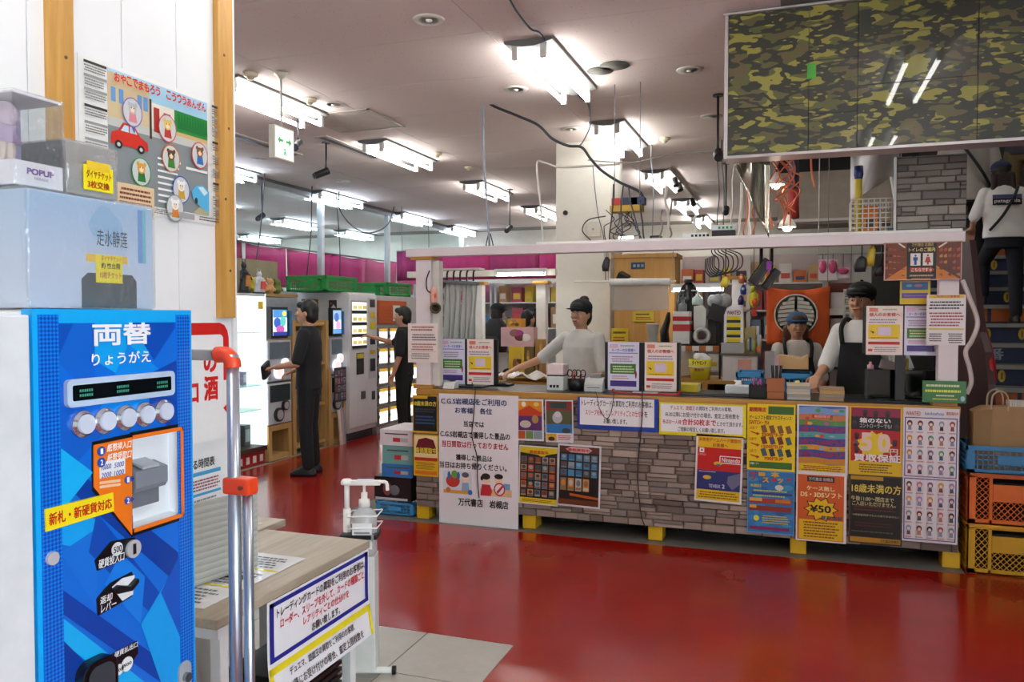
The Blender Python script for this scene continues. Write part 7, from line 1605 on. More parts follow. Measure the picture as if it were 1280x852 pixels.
# ---- locker vending with lit cells
LXX = -5.20
y0, y1 = ay(472, LXX), ay(523, LXX); w = y1 - y0; zt = az(490, 370, LXX)
lk = E('locker_vendor', 'locker vending wall with rows of lit white cells and orange brick banner', 'vending machine', (LXX, y0, 0), math.pi / 2)
b = B(); b.box(0, .02, 0, w, .6, zt); b.build('cabinet', M('#b8b4b2', .45), lk, bevel=.006)
zA, zB = az(490, 376, LXX), az(490, 404, LXX)
b = B(); b.box(.02, -.01, zB, w * .68, .018, zA); bn = b.build('brick_banner', M('#b8562a', .6), lk)
g0 = B(); g0.box(0, -.004, 0, .10, 0, .038); gg = None
for r_ in range(int((zA - zB) / .045)):
    for c in range(int(w * .66 / .105)):
        o = gg.copy() if gg else g0.build('brick', M('#c8602c', .7, var=.25, scale=4), bn)
        if gg: COL.objects.link(o)
        else: gg = o
        o.parent = bn; o.location = (.025 + c * .105 + (.03 if r_ % 2 else 0), -.01, zB + .006 + r_ * .045)
b = B(); b.box(w * .34, -.018, zB + .03, w * .5, -.011, zA - .06); b.build('white_notice', M('#dcd6d0', .5), lk)
z_hi, z_lo = az(490, 408, LXX), az(490, 530, LXX); rows = 5; cols = 4; hh = (z_hi - z_lo) / rows; ww = w / cols
for r_ in range(rows):
    for c in range(cols):
        x, z = c * ww, z_lo + r_ * hh
        b = B(); b.box(x + .01, .0, z + .015, x + ww - .01, .019, z + hh - .01); o = b.build('cell_door', M('#8a8684', .4), lk)
        b = B(); b.box(x + .05, -.004, z + .05, x + ww - .04, 0, z + hh - .06); b.build('lit_cell', M('#f8f8f4', .4, emit=.8, var=.02), o)
        b = B(); b.box(x + .05, -.006, z + hh - .065, x + ww - .04, -.001, z + hh - .025); b.build('cell_label', M('#d8a83a', .5, emit=.3), o)
        b = B(); b.box(x + .02, -.012, z + hh * .45, x + .035, 0, z + hh * .6); b.build('latch', BLK, o)
# green crates on the machines
GREEN = M('#1f8a3c', .5)
for px0, px1, py, X, lab in ((401, 458, 367, VX - .38, 'green crate on top of white vending machine'), (478, 524, 370, LXX - .35, 'green crate on top of the locker vending wall')):
    ya, yb = ay(px0 + 14, VX), ay(px1, VX); z = (1.0 * az(455, 366, VX) if px0 < 450 else zt)
    crate(lab, X, (ya + yb) / 2, z + .002, .55, (yb - ya) * .9, .19, GREEN)
# ---- boxes stacked by the counter end
BXX = atY(505, 600, 5.62).x
def sbox(name, label, cat, px0, py0, px1, py1, mat, zb, extra=None, depth=.34, Y=5.56):
    x, z, w, h = quad_on_Y(px0, py0, px1, py1, Y); r = E(name, label, cat, (x, Y, zb)); h = z + h - zb
    b = B(); b.box(0, 0, 0, w, depth, h); b.build('carton', mat, r, bevel=.003)
    if extra: extra(r, w, h)
    return zb + h
def wb(r, w, h): b = B(); b.box(w * .4, -.002, h * .25, w * .62, 0, h * .5); b.build('red_mark', M('#b82c2c', .5), r); b = B(); b.box(w * .62, -.002, h * .25, w * .85, 0, h * .5); b.build('grey_mark', M('#b8b0b0', .5), r); b = B(); b.box(w * .15, -.002, h * .7, w * .85, 0, h * .78); b.build('fine_print', M('#5a4a4c', .6), r)
tubx, tubz, tubw, tubh = quad_on_Y(470, 628, 516, 655, 5.52)
crate('blue plastic container at the foot of the box stack by the counter', tubx + tubw / 2, 5.72, 0.0, tubw, .38, tubz + tubh, BLUE)
z = tubz + tubh + .004
def art_(r, w, h): b = B(); b.ell((w * .35, 0, h * .5), w * .12, .002, h * .3, 10, 6, S('#8a4a4a')); b.ell((w * .55, 0, h * .45), w * .14, .002, h * .22, 10, 6, S('#6a6a70')); b.box(.01, -.002, .004, w * .9, 0, h * .12, S('#c8c4c8')); b.build('print', print_mat(.4), r)
z = sbox('figure_carton', 'black figure carton above the blue container', 'carton', 468, 596, 514, 628, M('#211a1c', .35), z, art_)
z = sbox('card_carton', 'bright blue carton lowest of the three card cartons by counter', 'carton', 477, 580, 516, 603, M('#2f74b8', .5), z, wb, .42)
z = sbox('card_carton', 'teal carton in the middle of the card cartons by counter', 'carton', 478, 557, 516, 580, M('#6aa09a', .5), z, wb, .42)
z = sbox('card_carton', 'pinkish white carton topping the card cartons by counter', 'carton', 475, 537, 516, 557, M('#dccfd2', .5), z, wb, .42)
# ---- screened hall: metal poles, ceiling rail, pink banner
PX = -6.75
rl = E('partition_rail', 'dark metal ceiling rail with poles screening off the far hall', 'partition', (PX, 5.0, 0))
b = B(); b.box(-.03, 0, CEIL - .10, .03, 11.0, CEIL - .005); b.build('ceiling_rail', M('#8f9094', .4, .4), rl); b = B(); b.box(-.05, 0, CEIL - .04, .05, 11, CEIL - .003); b.build('rail_cap', M('#4a484c', .5), rl)
for px in (401, 484, 577): y = atX(px, 300, PX).y - 5.0; b = B(); b.box(-.04, y - .04, 1.3, .04, y + .04, CEIL - .10); b.build('pole', M('#c8ccd0', .35, .3), rl, bevel=.004)
b = B(); b.box(-.02, 0, .02, .02, 11, 1.9); b.build('lower_panel', M('#9aa0a4', .5), rl)
b = B(); b.box(-.006, 0, 1.9, .006, 11, CEIL - .1); b.build('glass', film_mat('case_glass', '#f2faf8', .0, .02), rl)
pk = E('pink_banner', 'long magenta cloth banner strung along the far hall', 'banner', (PX - .5, 5.2, 1.98))
xs = [0, 1.7, 3.0, 4.1, 5.1, 6.3, 7.4, 8.6, 10.2]
for k, (a, c) in enumerate(zip(xs, xs[1:])):
    b = B(); n = 10; vs = []
    for i in range(n + 1):
        for j in range(4): t = i / n; vs.append((.03 * math.sin(t * 9 + k) * (1 - j / 5), a + .02 + (c - a - .04) * t, .60 - j * .2 + (.03 * math.sin(t * math.pi) * (-1 if j == 0 else 0))))
    b.add(vs, [(i * 4 + j, i * 4 + j + 1, (i + 1) * 4 + j + 1, (i + 1) * 4 + j) for i in range(n) for j in range(3)], None, True); b.build('banner_panel', M('#c8286e' if k % 2 else '#b82460', .7), pk, solid=.004)
b = B(); b.cyl((0, 0, .6), (0, 10.2, .6), .012, n=8); b.build('support_rope', M('#6a5a60', .6), pk)
# goods shelves under the far wall, behind shoppers
for k in range(3):
    r = E('display_shelf', ['first', 'second', 'third'][k] + ' bright far goods shelf counting from the metal poles', 'shelf', (-6.2 + k * 1.5, 12.4, 0), 0, 'goods shelves along the far back wall')
    b = B(); b.box(0, .4, 0, 1.45, .42, 2.1); b.box(0, 0, 0, .03, .4, 2.1); b.box(1.42, 0, 0, 1.45, .4, 2.1); b.build('carcass', M('#d0d2d4', .5), r)
    for j in range(5):
        z = .08 + j * .42; b = B(); b.box(.03, 0, z, 1.42, .4, z + .02); b.build('shelf_board', M('#e0e2e4', .5), r)
        if j > 1: goods_row(-6.2 + k * 1.5 + .06, 12.46, z + .02, 6, .225, .36, 'goods box on the ' + ['first', 'second', 'third'][k] + ' bright far shelf from the metal poles', 'boxed goods on the far shelves')
p2 = E('pink_banner', 'magenta cloth drapes hung across the back of the shopping hall', 'banner', (-6.4, 12.2, 2.15))
for k in range(4):
    b = B(); n = 12; vs = []
    for i in range(n + 1):
        for j in range(2): vs.append((k * .85 + .84 * i / n, .03 * math.sin(i * 2.2), .50 * j))
    b.add(vs, [(i * 2, (i + 1) * 2, (i + 1) * 2 + 1, i * 2 + 1) for i in range(n)], None, True); b.build('drape', M('#c03a78' if k % 2 else '#a83a70', .8), p2, solid=.004)
b = B(); b.cyl((0, 0, .5), (3.4, 0, .5), .012, n=8); b.build('support_rod', M('#8a8a8c', .5), p2)
for X in (.1, 3.3): b = B(); b.cyl((X, 0, .5), (X, 0, CEIL - 2.15), .006, n=6); b.build('hanger', M('#8a8a8c', .5), p2)
b = B(); b.box(-1.75, 9.6, 0, .6, 9.66, 2.25); struct(b.build('wall_stockroom', M('#c9b9b6', .8)))
# ================================================================== CAMOUFLAGE SIGN
SY = 5.05
xa = atY(910, 100, SY).x; zbm = atY(912, 195, SY).z; ztp = min(CEIL - .01, atY(909, 20, SY).z); XE = 3.2
cs_ = E('camouflage_sign', 'long glossy camouflage patterned hanging sign below the ceiling', 'sign', (xa, SY, zbm)); SW, SH = XE - xa, ztp - zbm
CAMO = camo_mat()
cols = [0] + [atY(p, 100, SY).x - xa for p in (1011, 1072, 1222)] + [2.35, SW]
for i, (a, c) in enumerate(zip(cols, cols[1:])):
    rows = ([0, .33, 1], [0, .25, .62, 1], [0, .42, .75, 1], [0, .5, 1], [0, .5, 1])[i]
    for f, g in zip(rows, rows[1:]):
        b = B(); b.box(a + .002, -.004, f * SH + .002, c - .002, .002, g * SH - .002); b.build('panel', CAMO, cs_)
b = B(); b.box(0, .003, 0, SW, .16, SH); b.build('backing', M('#5a5650', .7), cs_)
ALW = M('#c9c4c4', .35, .4)
b = B(); b.box(-.02, -.012, -.018, SW, .16, 0); b.build('bottom_rail', ALW, cs_, bevel=.003); b = B(); b.box(-.02, -.012, 0, 0, .16, SH); b.build('edge_rail', ALW, cs_, bevel=.003); b = B(); b.box(-.03, -.015, SH - .0, SW, .16, SH + .012); b.build('top_rail', ALW, cs_)
p = atY(1009, 80, SY); q = atY(1020, 98, SY); b = B(); b.box(p.x - xa, -.006, q.z - zbm, q.x - xa, -.004, p.z - zbm); b.build('green_tag', M('#4aa03a', .4), cs_)
# ---- silver insulation sheet hanging under the sign
b = B(); n = 14; m_ = 10; vs = []
tl, tr, bo = atY(914, 197, 5.218), atY(962, 196, 5.32), atY(963, 297, 5.30)
for i in range(n + 1):
    for j in range(m_ + 1):
        u, v = i / n, j / m_; top = tl.lerp(tr, u); bz = top.z + (bo.z - top.z) * u
        vs.append((top.x, top.y + .04 * math.sin(u * 9) + .02 * math.sin(v * 4), top.z + (bz - top.z) * v))
b.add(vs, [(i * (m_ + 1) + j, i * (m_ + 1) + j + 1, (i + 1) * (m_ + 1) + j + 1, (i + 1) * (m_ + 1) + j) for i in range(n) for j in range(m_)], None, True)
o = b.build('silver_sheet', M('#c9c4b2', .25, .9, var=.05, bmp=.15, scale=5), None, solid=.004); tag(o, 'shiny silver insulation sheet hanging in a triangle below the sign', 'foil sheet')
# ---- work lamps on orange flex
for px, py, Y, lab in ((970, 231, 5.75, 'bare work lamp hung higher on tangled orange flex'), (984, 284, 5.8, 'bare work lamp hung lower on orange flex by the beam')):
    c = atY(px, py, Y); r = E('work_lamp', lab, 'lamp', c)
    b = B(); b.lathe([(.012, .09), (.02, .07), (.05, .03), (.062, 0), (.058, 0), (.045, .03), (.012, .07)], (0, 0, 0), 18); b.build('shade', M('#d8d4cc', .4), r)
    b = B(); b.ell((0, 0, .01), .035, .035, .04); b.build('bulb', M('#fff2dc', .4, emit=14, var=.01), r)
    b = B(); b.cyl((0, 0, .085), (0, 0, .13), .014, n=10); b.build('socket', BLK, r)
    b = B(); pts = [(0, 0, .12)] + [(random.uniform(-.06, .06), random.uniform(-.04, .04), .12 + k * .06) for k in range(1, 5)]; b.tube(pts, .006, 6, 5); b.build('flex', M('#c8643c', .5), r)
OR = '#c8643c'
for k in range(7):
    x0 = random.uniform(945, 990); pts = []
    for j in range(6): pts.append(atY(x0 + random.uniform(-18, 18), 197 + j * random.uniform(13, 18), 5.62 + random.uniform(-.1, .1)))
    cable(pts, .005, OR, 'orange_flex', 'orange flex tangled below the silver sheet', group='orange flexes below the silver sheet')
cable([atY(1015, 176, 5.19), atY(1014, 205, 5.19), atY(1016, 225, 5.19), atY(1018, 233, 5.19)], .006, OR, 'orange_flex', 'single orange flex dangling before the beige bulkhead')
# ---- bulkhead and hanging things behind
a, c = atY(985, 190, 9.0), atY(1120, 276, 9.0)
bh = E('bulkhead_box', 'beige hanging bulkhead with black upper band behind the booth', 'bulkhead', (a.x - .1, 9.0, c.z)); w = c.x - a.x + .3
zsp = atY(1020, 214, 9.0).z - c.z
b = B(); b.box(0, 0, 0, w, .5, zsp); b.build('beige_board', M('#a3988a', .8), bh); b = B(); b.box(0, -.01, zsp, w, .5, CEIL - c.z - .01); b.build('black_band', M('#17150f', .7), bh)
b = B(); b.box(0, -.05, .02, w, -.02, .05); b.build('rail', M('#cfc6c0', .5), bh); b = B(); b.box(0, -.05, -.12, w, -.02, -.10); b.build('rail', M('#cfc6c0', .5), bh)
r, w, h = at_base('fabric_tube', 'blue and red fabric tube hanging beside the work lamps', 'fabric tube', 985, 196, 999, 272, 6.4)
b = B(); b.loft([(0, 0, h * .45, w * .5, .08), (0, 0, h * .75, w * .48, .08), (0, 0, h * 1.25, w * .4, .07)], 16); b.build('blue_cloth', M('#3a4660', .8), r); b = B(); b.loft([(0, 0, .0, w * .55, .09), (0, 0, h * .2, w * .5, .08), (0, 0, h * .45, w * .5, .08)], 16); b.build('red_cloth', M('#a8302c', .8), r); b = B(); b.cyl((0, 0, h * 1.25), (0, 0, CEIL - r.location.z), .005, n=6); b.build('cord', BLK, r)
b = B(); n = 12; vs = []
a0, a1 = atY(1064, 190, 5.8), atY(1125, 190, 5.8)
for i in range(n + 1):
    for j in range(8):
        u, v = i / n, j / 7; vs.append((a0.x + (a1.x - a0.x) * u, 5.8 + .05 * math.sin(u * 7 + v * 3), 2.75 - v * (.45 - .2 * u)))
b.add(vs, [(i * 8 + j, i * 8 + j + 1, (i + 1) * 8 + j + 1, (i + 1) * 8 + j) for i in range(n) for j in range(7)], None, True)
o = b.build('plastic_drape', film_mat('milky_sheet', '#e6e0d8', .08, .2, .5, .6), None, solid=.002); tag(o, 'milky plastic drape hanging behind the sign by the stone board', 'plastic sheet')
# ---- wire basket on the beam with boxes
x, z, w, h = quad_on_Y(1064, 248, 1122, 299, 5.62)
wb_ = E('wire_basket', 'white wire basket standing on the booth beam', 'basket', (x, 5.62, BT)); h = z + h - BT
b = B()
for k in range(9): b.box(w * k / 8 - .003, 0, 0, w * k / 8 + .003, .004, h); b.box(w * k / 8 - .003, .2, 0, w * k / 8 + .003, .204, h)
for k in range(8): b.box(0, 0, h * k / 7 - .003, w, .004, h * k / 7 + .003); b.box(0, .2, h * k / 7 - .003, w, .204, h * k / 7 + .003)
for k in range(5): b.box(-.002, .05 * k - .003, 0, .002, .05 * k + .003, h); b.box(w - .002, .05 * k - .003, 0, w + .002, .05 * k + .003, h)
b.box(0, 0, 0, w, .2, .004); b.build('wires', M('#c8c4bc', .4, .3), wb_)
for px0, py0, px1, py1, c, lab in ((1079, 257, 1097, 298, '#d87a24', 'orange carton inside wire basket'), (1099, 262, 1116, 298, '#a89a84', 'tan stone patterned carton inside wire basket')):
    r, w, h = at_base('carton', lab, 'carton', px0, py0, px1, py1, 5.68, BT + .005); b = B(); b.box(-w / 2, 0, 0, w / 2, .10, h); b.build('box', M(c, .5), r, bevel=.002); b = B(); b.box(-w * .3, -.001, h * .2, w * .3, 0, h * .5); b.build('print', M('#3a3028', .5), r)
r, w, h = at_base('mascot_hat', 'blue topped bottle beside the yellow carton on the beam', 'bottle', 1066, 229, 1080, 247, 5.70, BT + .44)
b = B(); b.lathe([(0, 0), (w * .4, 0), (w * .45, h * .5), (w * .25, h), (0, h)], (0, 0, 0), 14); b.build('cap', M('#24306a', .4), r); b = B(); b.lathe([(w * .3, -.43), (w * .35, -.1), (w * .3, 0)], (0, 0, 0), 14); b.build('bottle', M('#c8b02c', .4), r)
r.name = 'tall_bottle'
r, w, h = at_base('teal_tub', 'small teal tub on the beam below the stone board', 'tub', 1110, 285, 1121, 299, 5.56, BT); b = B(); b.lathe([(w * .45, 0), (w * .5, h * .7), (w * .5, h * .7)], (0, .03, 0), 14); b.build('tub', M('#2a8a84', .4), r); b = B(); b.lathe([(w * .52, h * .7), (w * .52, h), (0, h)], (0, .03, 0), 14); b.build('lid', M('#24407a', .4), r)
# ---- stone board on the beam
x, z, w, h = quad_on_Y(1120, 194, 1208, 300, 5.56)
sb = E('stone_board', 'grey ledge stone faced board standing on the booth beam by the stairs', 'board', (x, 5.56, BT)); h = z + h - BT
b = B(); b.box(0, 0, 0, w, .03, h); b.build('backing', M('#5d554c', .8), sb); SV[:] = stone_variants('grey'); stones(sb, 0, 0, w, h, [], .22, .08, (.035, .06), .022)
b = B(); b.box(-.012, -.016, 0, 0, .03, h); b.build('edge_strip', M('#d8dcd8', .3), sb)
b = B(); b.cyl((.0, .04, h * .45), (-.02, .05, h * .75), .012, n=8); b.build('bracket', M('#c8c8c8', .3, .7), sb)

# ================================================================== STAIRS
SX0, SX1, SY0, RISE, GO = 1.20, 2.75, 5.80, .165, .27
stc = E('staircase', 'dark blue carpeted staircase with printed risers climbing behind the counter', 'stairs', (SX0, SY0, 0)); SWD = SX1 - SX0
NAVY = M('#2c3450', .7); 
for k in range(16):
    y, z = k * GO, k * RISE
    b = B(); b.box(0, y, 0 if k < 1 else z - .4, SWD, y + .02, z + RISE - .012); ri = b.build('riser', NAVY, stc)
    b = B(); b.box(-.0, y - .02, z + RISE - .03, SWD, y + GO + .02, z + RISE); b.build('tread', M('#6a6862', .6), stc)
    b = B(); b.box(0, y - .028, z + RISE - .032, SWD, y - .02, z + RISE + .002); b.build('nosing', M('#8f8c84', .5), stc)
    kind = k % 4
    zc = z + RISE * .46
    if kind in (0, 2):
        for j in range(5):
            X = .12 + j * .26; b = B(); b.ell((X, y - .001, zc), .028, .005, .05, 16, 8); b.build('yellow_oval', M('#c8a01c', .4), ri); b = B(); b.box(X - .006, y - .008, zc - .026, X + .006, y - .004, zc + .026); b.build('oval_slot', M('#5a4a14', .5), ri)
    elif kind == 3:
        q_ = B(); q_.text('一番', .12, .1, .5, .9, .7, .12, 0, S('#8a94a4'), .02); q_.build('lettering', print_mat(.6), ri, loc=(.1, y - .002, zc - .06))
    else:
        for j in range(6): X = .06 + j * .2; b = B(); b.box(X, y - .006, zc - .06, X + .17, y, zc + .06); b.build('orange_block', M('#a8541c', .6, var=.15), ri)
b = B(); b.box(0, 16 * GO, 16 * RISE - .2, SWD, 5.6, 16 * RISE); b.build('landing', M('#4a4844', .7), stc)
SP = [atX(q[0], q[1], SX0 - .03) for q in ((1193, 300), (1216, 300), (1229, 415), (1236, 440), (1240, 480), (1240, 560), (1193, 560))]
b = B(); b.prism([(q.y - SY0, q.z) for q in SP], 0, -.05, -.01); b.build('stringer', M('#3a1416', .5), stc)
b = B(); b.tube([(q.x - SX0, q.y - SY0, q.z) for q in [atX(c[0], c[1], SX0 - .02) for c in ((1222, 395), (1229, 415), (1236, 440), (1239, 458), (1240, 478))]], .026, 10, 6); b.build('handrail', M('#a01820', .3), stc)
cable([atY(1203, 350, 5.50), atY(1212, 372, 5.48), atY(1222, 402, 5.48), atY(1215, 425, 5.48), atY(1207, 440, 5.49), atY(1212, 460, 5.5), atY(1214, 478, 5.5), atY(1208, 492, 5.5)], .014, '#c8bcb8', 'white_hose', 'thick white hose looping down beside the maroon stair side')
# people climbing
def on_step(px, k): y = SY0 + (k - .78) * GO; return atY(px, 400, y).x, y, k * RISE + .003
x, y, z = on_step(1254, 9)
r, A, Q, HP, s = person('woman in navy cap and white T-shirt with back print climbing the stairs', (x, y, z), math.radians(184), 1.42, '#e6e2de', '#15161f', hair='long', haircol='#2a1a12', cap='#1c2546', lean=(0, -.12), sleeve=1.0, arms={'L': ((-.26, -.03, 1.12), (-.22, -.22, 1.0)), 'R': ((.28, -.02, 1.12), (.25, -.22, 1.02))}, legs={'R': ((.11, -.33, .66), (.11, -.31, .285)), 'L': ((-.11, -.01, .49), (-.11, .02, .075))}, voxel=.008, hem=.89, width=1.2)
W_, H_ = .27 * s, .11 * s
pb_ = E('back_print', '', '', (0, 0, 0)); 
for k_ in ('label', 'category'): del pb_[k_]
pb_.parent = r; c0 = Q(0, .135, 1.28); pb_.location = c0 + Vector((W_ / 2, .012, -H_ / 2)); pb_.rotation_euler = (math.radians(-6), 0, math.pi)
b = B(); b.add([(0, 0, 0), (W_, 0, 0), (W_, 0, H_), (0, 0, H_)], [(0, 1, 2, 3)], S('#10141c'))
for k_, c_ in enumerate(('#8a3a6a', '#3a4a8a', '#2a5a7a')): b.add([(0, -.001, H_ * (.62 + k_ * .12)), (W_, -.001, H_ * (.62 + k_ * .12)), (W_, -.001, H_ * (.74 + k_ * .12)), (0, -.001, H_ * (.74 + k_ * .12))], [(0, 1, 2, 3)], S(c_))
b.text('patagonia', .06, .45, .94, .85, W_, H_, -.002, S('#e8e8ea'), .02); b.build('print', print_mat(.7), pb_)
b = B(); b.tube([Q(-.12, .10, 1.42), Q(-.05, .15, 1.28), Q(.06, .155, 1.1), Q(.17, .11, .96)], .012, 6, 6); b.build('bag_strap', M('#141519', .6), r)
x, y, z = on_step(1206, 11)
r, A, Q, HP, s = person('man in grey sweatshirt with black shoulder strap higher on the stairs', (x, y, z), math.radians(176), 1.72, '#b3ada4', '#14151a', long_sleeve=True, voxel=.01, hem=.80, width=1.12)
b = B(); b.tube([Q(.14, .06, 1.42), Q(.02, .15, 1.24), Q(-.10, .15, 1.05), Q(-.18, .06, .92)], .013, 6, 6); b.build('bag_strap', M('#141519', .6), r)
x, y, z = on_step(1276, 14)
person('person in khaki trousers highest on the stairs', (x, y, z), math.radians(180), 1.72, '#4a4a52', '#7a6a48', voxel=.012, arms={'L': ((-.26, .0, 1.08), (-.25, -.02, .84)), 'R': ((.26, .0, 1.08), (.3, -.02, .82))})

# ================================================================== CRATES BESIDE THE COUNTER
def milk_crate(label, x, y, z, w, d, h, col):
    r = E('plastic_crate', label, 'crate', (x, y, z)); MT = M(col, .5); t = .012
    b = B(); b.box(0, 0, 0, w, d, t)
    for a, c in ((0, .1), (.9, 1.0)):
        b.box(0, 0, h * a, w, t, h * c); b.box(0, d - t, h * a, w, d, h * c); b.box(0, 0, h * a, t, d, h * c); b.box(w - t, 0, h * a, w, d, h * c)
    b.box(-.008, -.008, h * .93, w + .008, t, h); b.box(-.008, -.008, h * .93, t, d, h)
    for x0, x1 in ((0, .10), (.25, .29), (.71, .75), (.90, 1.0)): b.box(w * x0, 0, 0, w * x1, t, h)
    for y0 in (0, .9): b.box(0, d * y0, 0, t, d * (y0 + .1), h)
    b.box(w * .29, -.004, h * .45, w * .71, t, h * .78); b.build('frame', MT, r, bevel=.002)
    g = B()
    def lat(x0, x1, z0, z1):
        nx = max(2, int((x1 - x0) / .03)); st = (x1 - x0) / nx
        nz = max(2, int((z1 - z0) / st))
        sz_ = (z1 - z0) / nz
        for i in range(nx):
            for j in range(nz):
                for dr in (1, -1):
                    a = Vector((x0 + i * st, .006, z0 + (j if dr == 1 else j + 1) * sz_)); c = Vector((x0 + (i + 1) * st, .006, z0 + (j + 1 if dr == 1 else j) * sz_)); g.cyl(a, c, .003, n=4, cap=False)
    lat(w * .10, w * .25, h * .1, h * .9); lat(w * .75, w * .90, h * .1, h * .9); lat(w * .29, w * .71, h * .1, h * .45)
    for k in range(9): g.box(.004, d * (.1 + k * .1) - .003, h * .1, .008, d * (.1 + k * .1) + .003, h * .9)
    for k in range(6): g.box(.004, 0, h * (.1 + k * .14) - .003, .008, d, h * (.1 + k * .14) + .003)
    o = g.build('lattice', MT, r); o['kind'] = 'stuff'
    b = B(); b.box(.02, .03, .02, w - .02, d - .02, h * .8); b.build('contents', M('#2a2420', .9), r)
    return r
KX = CX1 + .035; KW = .46
z1 = atY(1240, 656, 5.44).z; z2 = atY(1240, 591, 5.44).z; z3 = atY(1240, 558, 5.40).z
milk_crate('yellow lattice crate on the floor under the orange crate', KX, 5.44, .0, KW, .34, z1, '#c8960f')
milk_crate('orange lattice crate stacked on the yellow crate', KX, 5.44, z1, KW, .34, z2 - z1, '#d8661a')
crate('shallow blue basket stacked on the orange crate', KX + KW / 2, 5.55, z2 + .002, KW + .03, .30, z3 - z2, M('#2f78a8', .45))
r = E('paper_bag', 'brown paper carrier bag with twisted handles in the blue basket', 'paper bag', (KX + .03, 5.48, z2 + .013)); h = atY(1240, 509, 5.52).z - z2; w = .32
b = B(); b.prism([(0, 0), (w, 0), (w, h), (.06, h - .01), (0, h - .04)], 1, 0, .14); b.build('bag', M('#a07e56', .75, bmp=.3), r, bevel=.003); b = B(); b.prism([(0, 0), (.085, 0), (.10, h - .02), (.0, h - .03)], 1, -.012, -.002); b.build('bag_fold', M('#8f6e48', .75), r)
for y in (.0, .13): b = B(); b.tube([(w * .3, y, h - .03), (w * .32, y, h + .06), (w * .45, y, h + .09), (w * .56, y, h + .06), (w * .58, y, h - .03)], .005, 6, 6); b.build('handle', M('#b8a080', .8), r)
b = B()
for k in range(9): b.box(w * .62 + k * .012, .02, h - .12, w * .62 + k * .012 + .009, .12, h + .03)
b.build('catalogues', M('#d8d4c8', .7), r)

# ================================================================== CEILING FITTINGS
def cz_at(px, py, z=CEIL): p = atZ(px, py, z); return p
for k, (px, py) in enumerate(((536, 24), (645, 111), (713, 161), (862, 87), (889, 145), (417, 130), (325, 198), (428, 226))):
    p = cz_at(px, py); r = E('recessed_lamp', 'small unlit round recessed ceiling lamp', 'ceiling lamp', (p.x, p.y, CEIL), 0, 'unlit recessed ceiling lamps')
    b = B(); b.lathe([(.06, -.006), (.095, -.008), (.10, 0), (.06, 0), (.06, -.006)], (0, 0, 0), 24); b.build('ring', M('#d8d4cc', .5), r); b = B(); b.lathe([(0, -.003), (.06, -.003), (.06, -.001)], (0, 0, 0), 20); b.build('lens', M('#a8a294', .3), r); b = B(); b.ell((0, 0, -.008), .022, .022, .012); b.build('bulb', M('#e8e4d8', .3), r)
for k, (px, py) in enumerate(((313, 91), (387, 123), (831, 172), (546, 191), (586, 208))):
    p = cz_at(px, py); r = E('smoke_detector', 'beige domed smoke detector on the ceiling', 'smoke detector', (p.x, p.y, CEIL), 0, 'smoke detectors on the ceiling')
    b = B(); b.lathe([(.055, 0), (.055, -.022), (.035, -.036), (0, -.038)], (0, 0, 0), 20); b.build('base', M('#d8cdb4', .5), r); b = B(); b.lathe([(.028, -.034), (.022, -.052), (0, -.055)], (0, 0, 0), 16); b.build('sensor', M('#b8ac94', .5), r)
p = cz_at(760, 87); r = E('ceiling_patch', 'grey double round patch painted on the ceiling', 'patch', (p.x, p.y, CEIL - .006))
b = B(); b.lathe([(.0, 0), (.10, 0), (.10, .004)], (-.06, .0, 0), 24); b.build('disc', M('#5f5f58', .9), r); b = B(); b.lathe([(.0, 0), (.11, 0), (.11, .004)], (.07, -.09, 0), 24); b.build('disc', M('#5f5f58', .9), r)
a = cz_at(397, 148); c = cz_at(486, 154); r = E('access_hatch', 'square ceiling access hatch with thin metal rim', 'hatch', ((a.x + c.x) / 2, (a.y + c.y) / 2, CEIL)); s_ = .36
b = B()
for (x0, y0, x1, y1) in ((-s_, -s_, s_, -s_ + .02), (-s_, s_ - .02, s_, s_), (-s_, -s_, -s_ + .02, s_), (s_ - .02, -s_, s_, s_)): b.box(x0, y0, -.010, x1, y1, -.001)
b.build('rim', M('#a8a09a', .5), r); b = B(); b.box(-s_ + .02, -s_ + .02, -.004, s_ - .02, s_ - .02, -.001); b.build('hatch_panel', M('#c8c2b8', .8), r)
for px, py, lab in ((438, 184, 'narrow slot air vent beyond the ceiling hatch'), (330, 180, 'narrow slot air vent behind the exit sign')):
    p = cz_at(px, py); r = E('air_vent', lab, 'vent', (p.x, p.y, CEIL)); b = B(); b.box(-.08, -.6, -.012, .08, .6, 0); b.build('frame', M('#b8b0a8', .5), r); b = B(); b.box(-.03, -.57, -.014, .03, .57, -.011); b.build('slot', BLK, r)
# exit sign
EYc = atY(352, 180, 5.2); r = E('exit_sign', 'hanging white exit sign with green arrows and running figure', 'exit sign', (EYc.x, EYc.y, EYc.z), math.radians(90))
w, h = .25, .25
b = B(); b.box(-w / 2, -.025, -h / 2, w / 2, .025, h / 2); b.build('casing', M('#dcd8cc', .5), r, bevel=.004)
sheet('sign_face', None, None, (-w / 2 + .012, -.0275, -h / 2 + .012), 0, w - .024, h - .024, '#f4faf4', [('p', [(.12, .42), (.26, .28), (.26, .38), (.42, .38), (.42, .46), (.26, .46), (.26, .56)], '#1f9a4a'), ('p', [(.88, .42), (.74, .28), (.74, .38), (.58, .38), (.58, .46), (.74, .46), (.74, .56)], '#1f9a4a'), ('e', .5, .70, .05, .045, '#3aa860'), ('p', [(.42, .9), (.48, .75), (.56, .75), (.60, .9), (.54, .9), (.51, .83), (.48, .9)], '#3aa860')], parent=r, emit=.35)
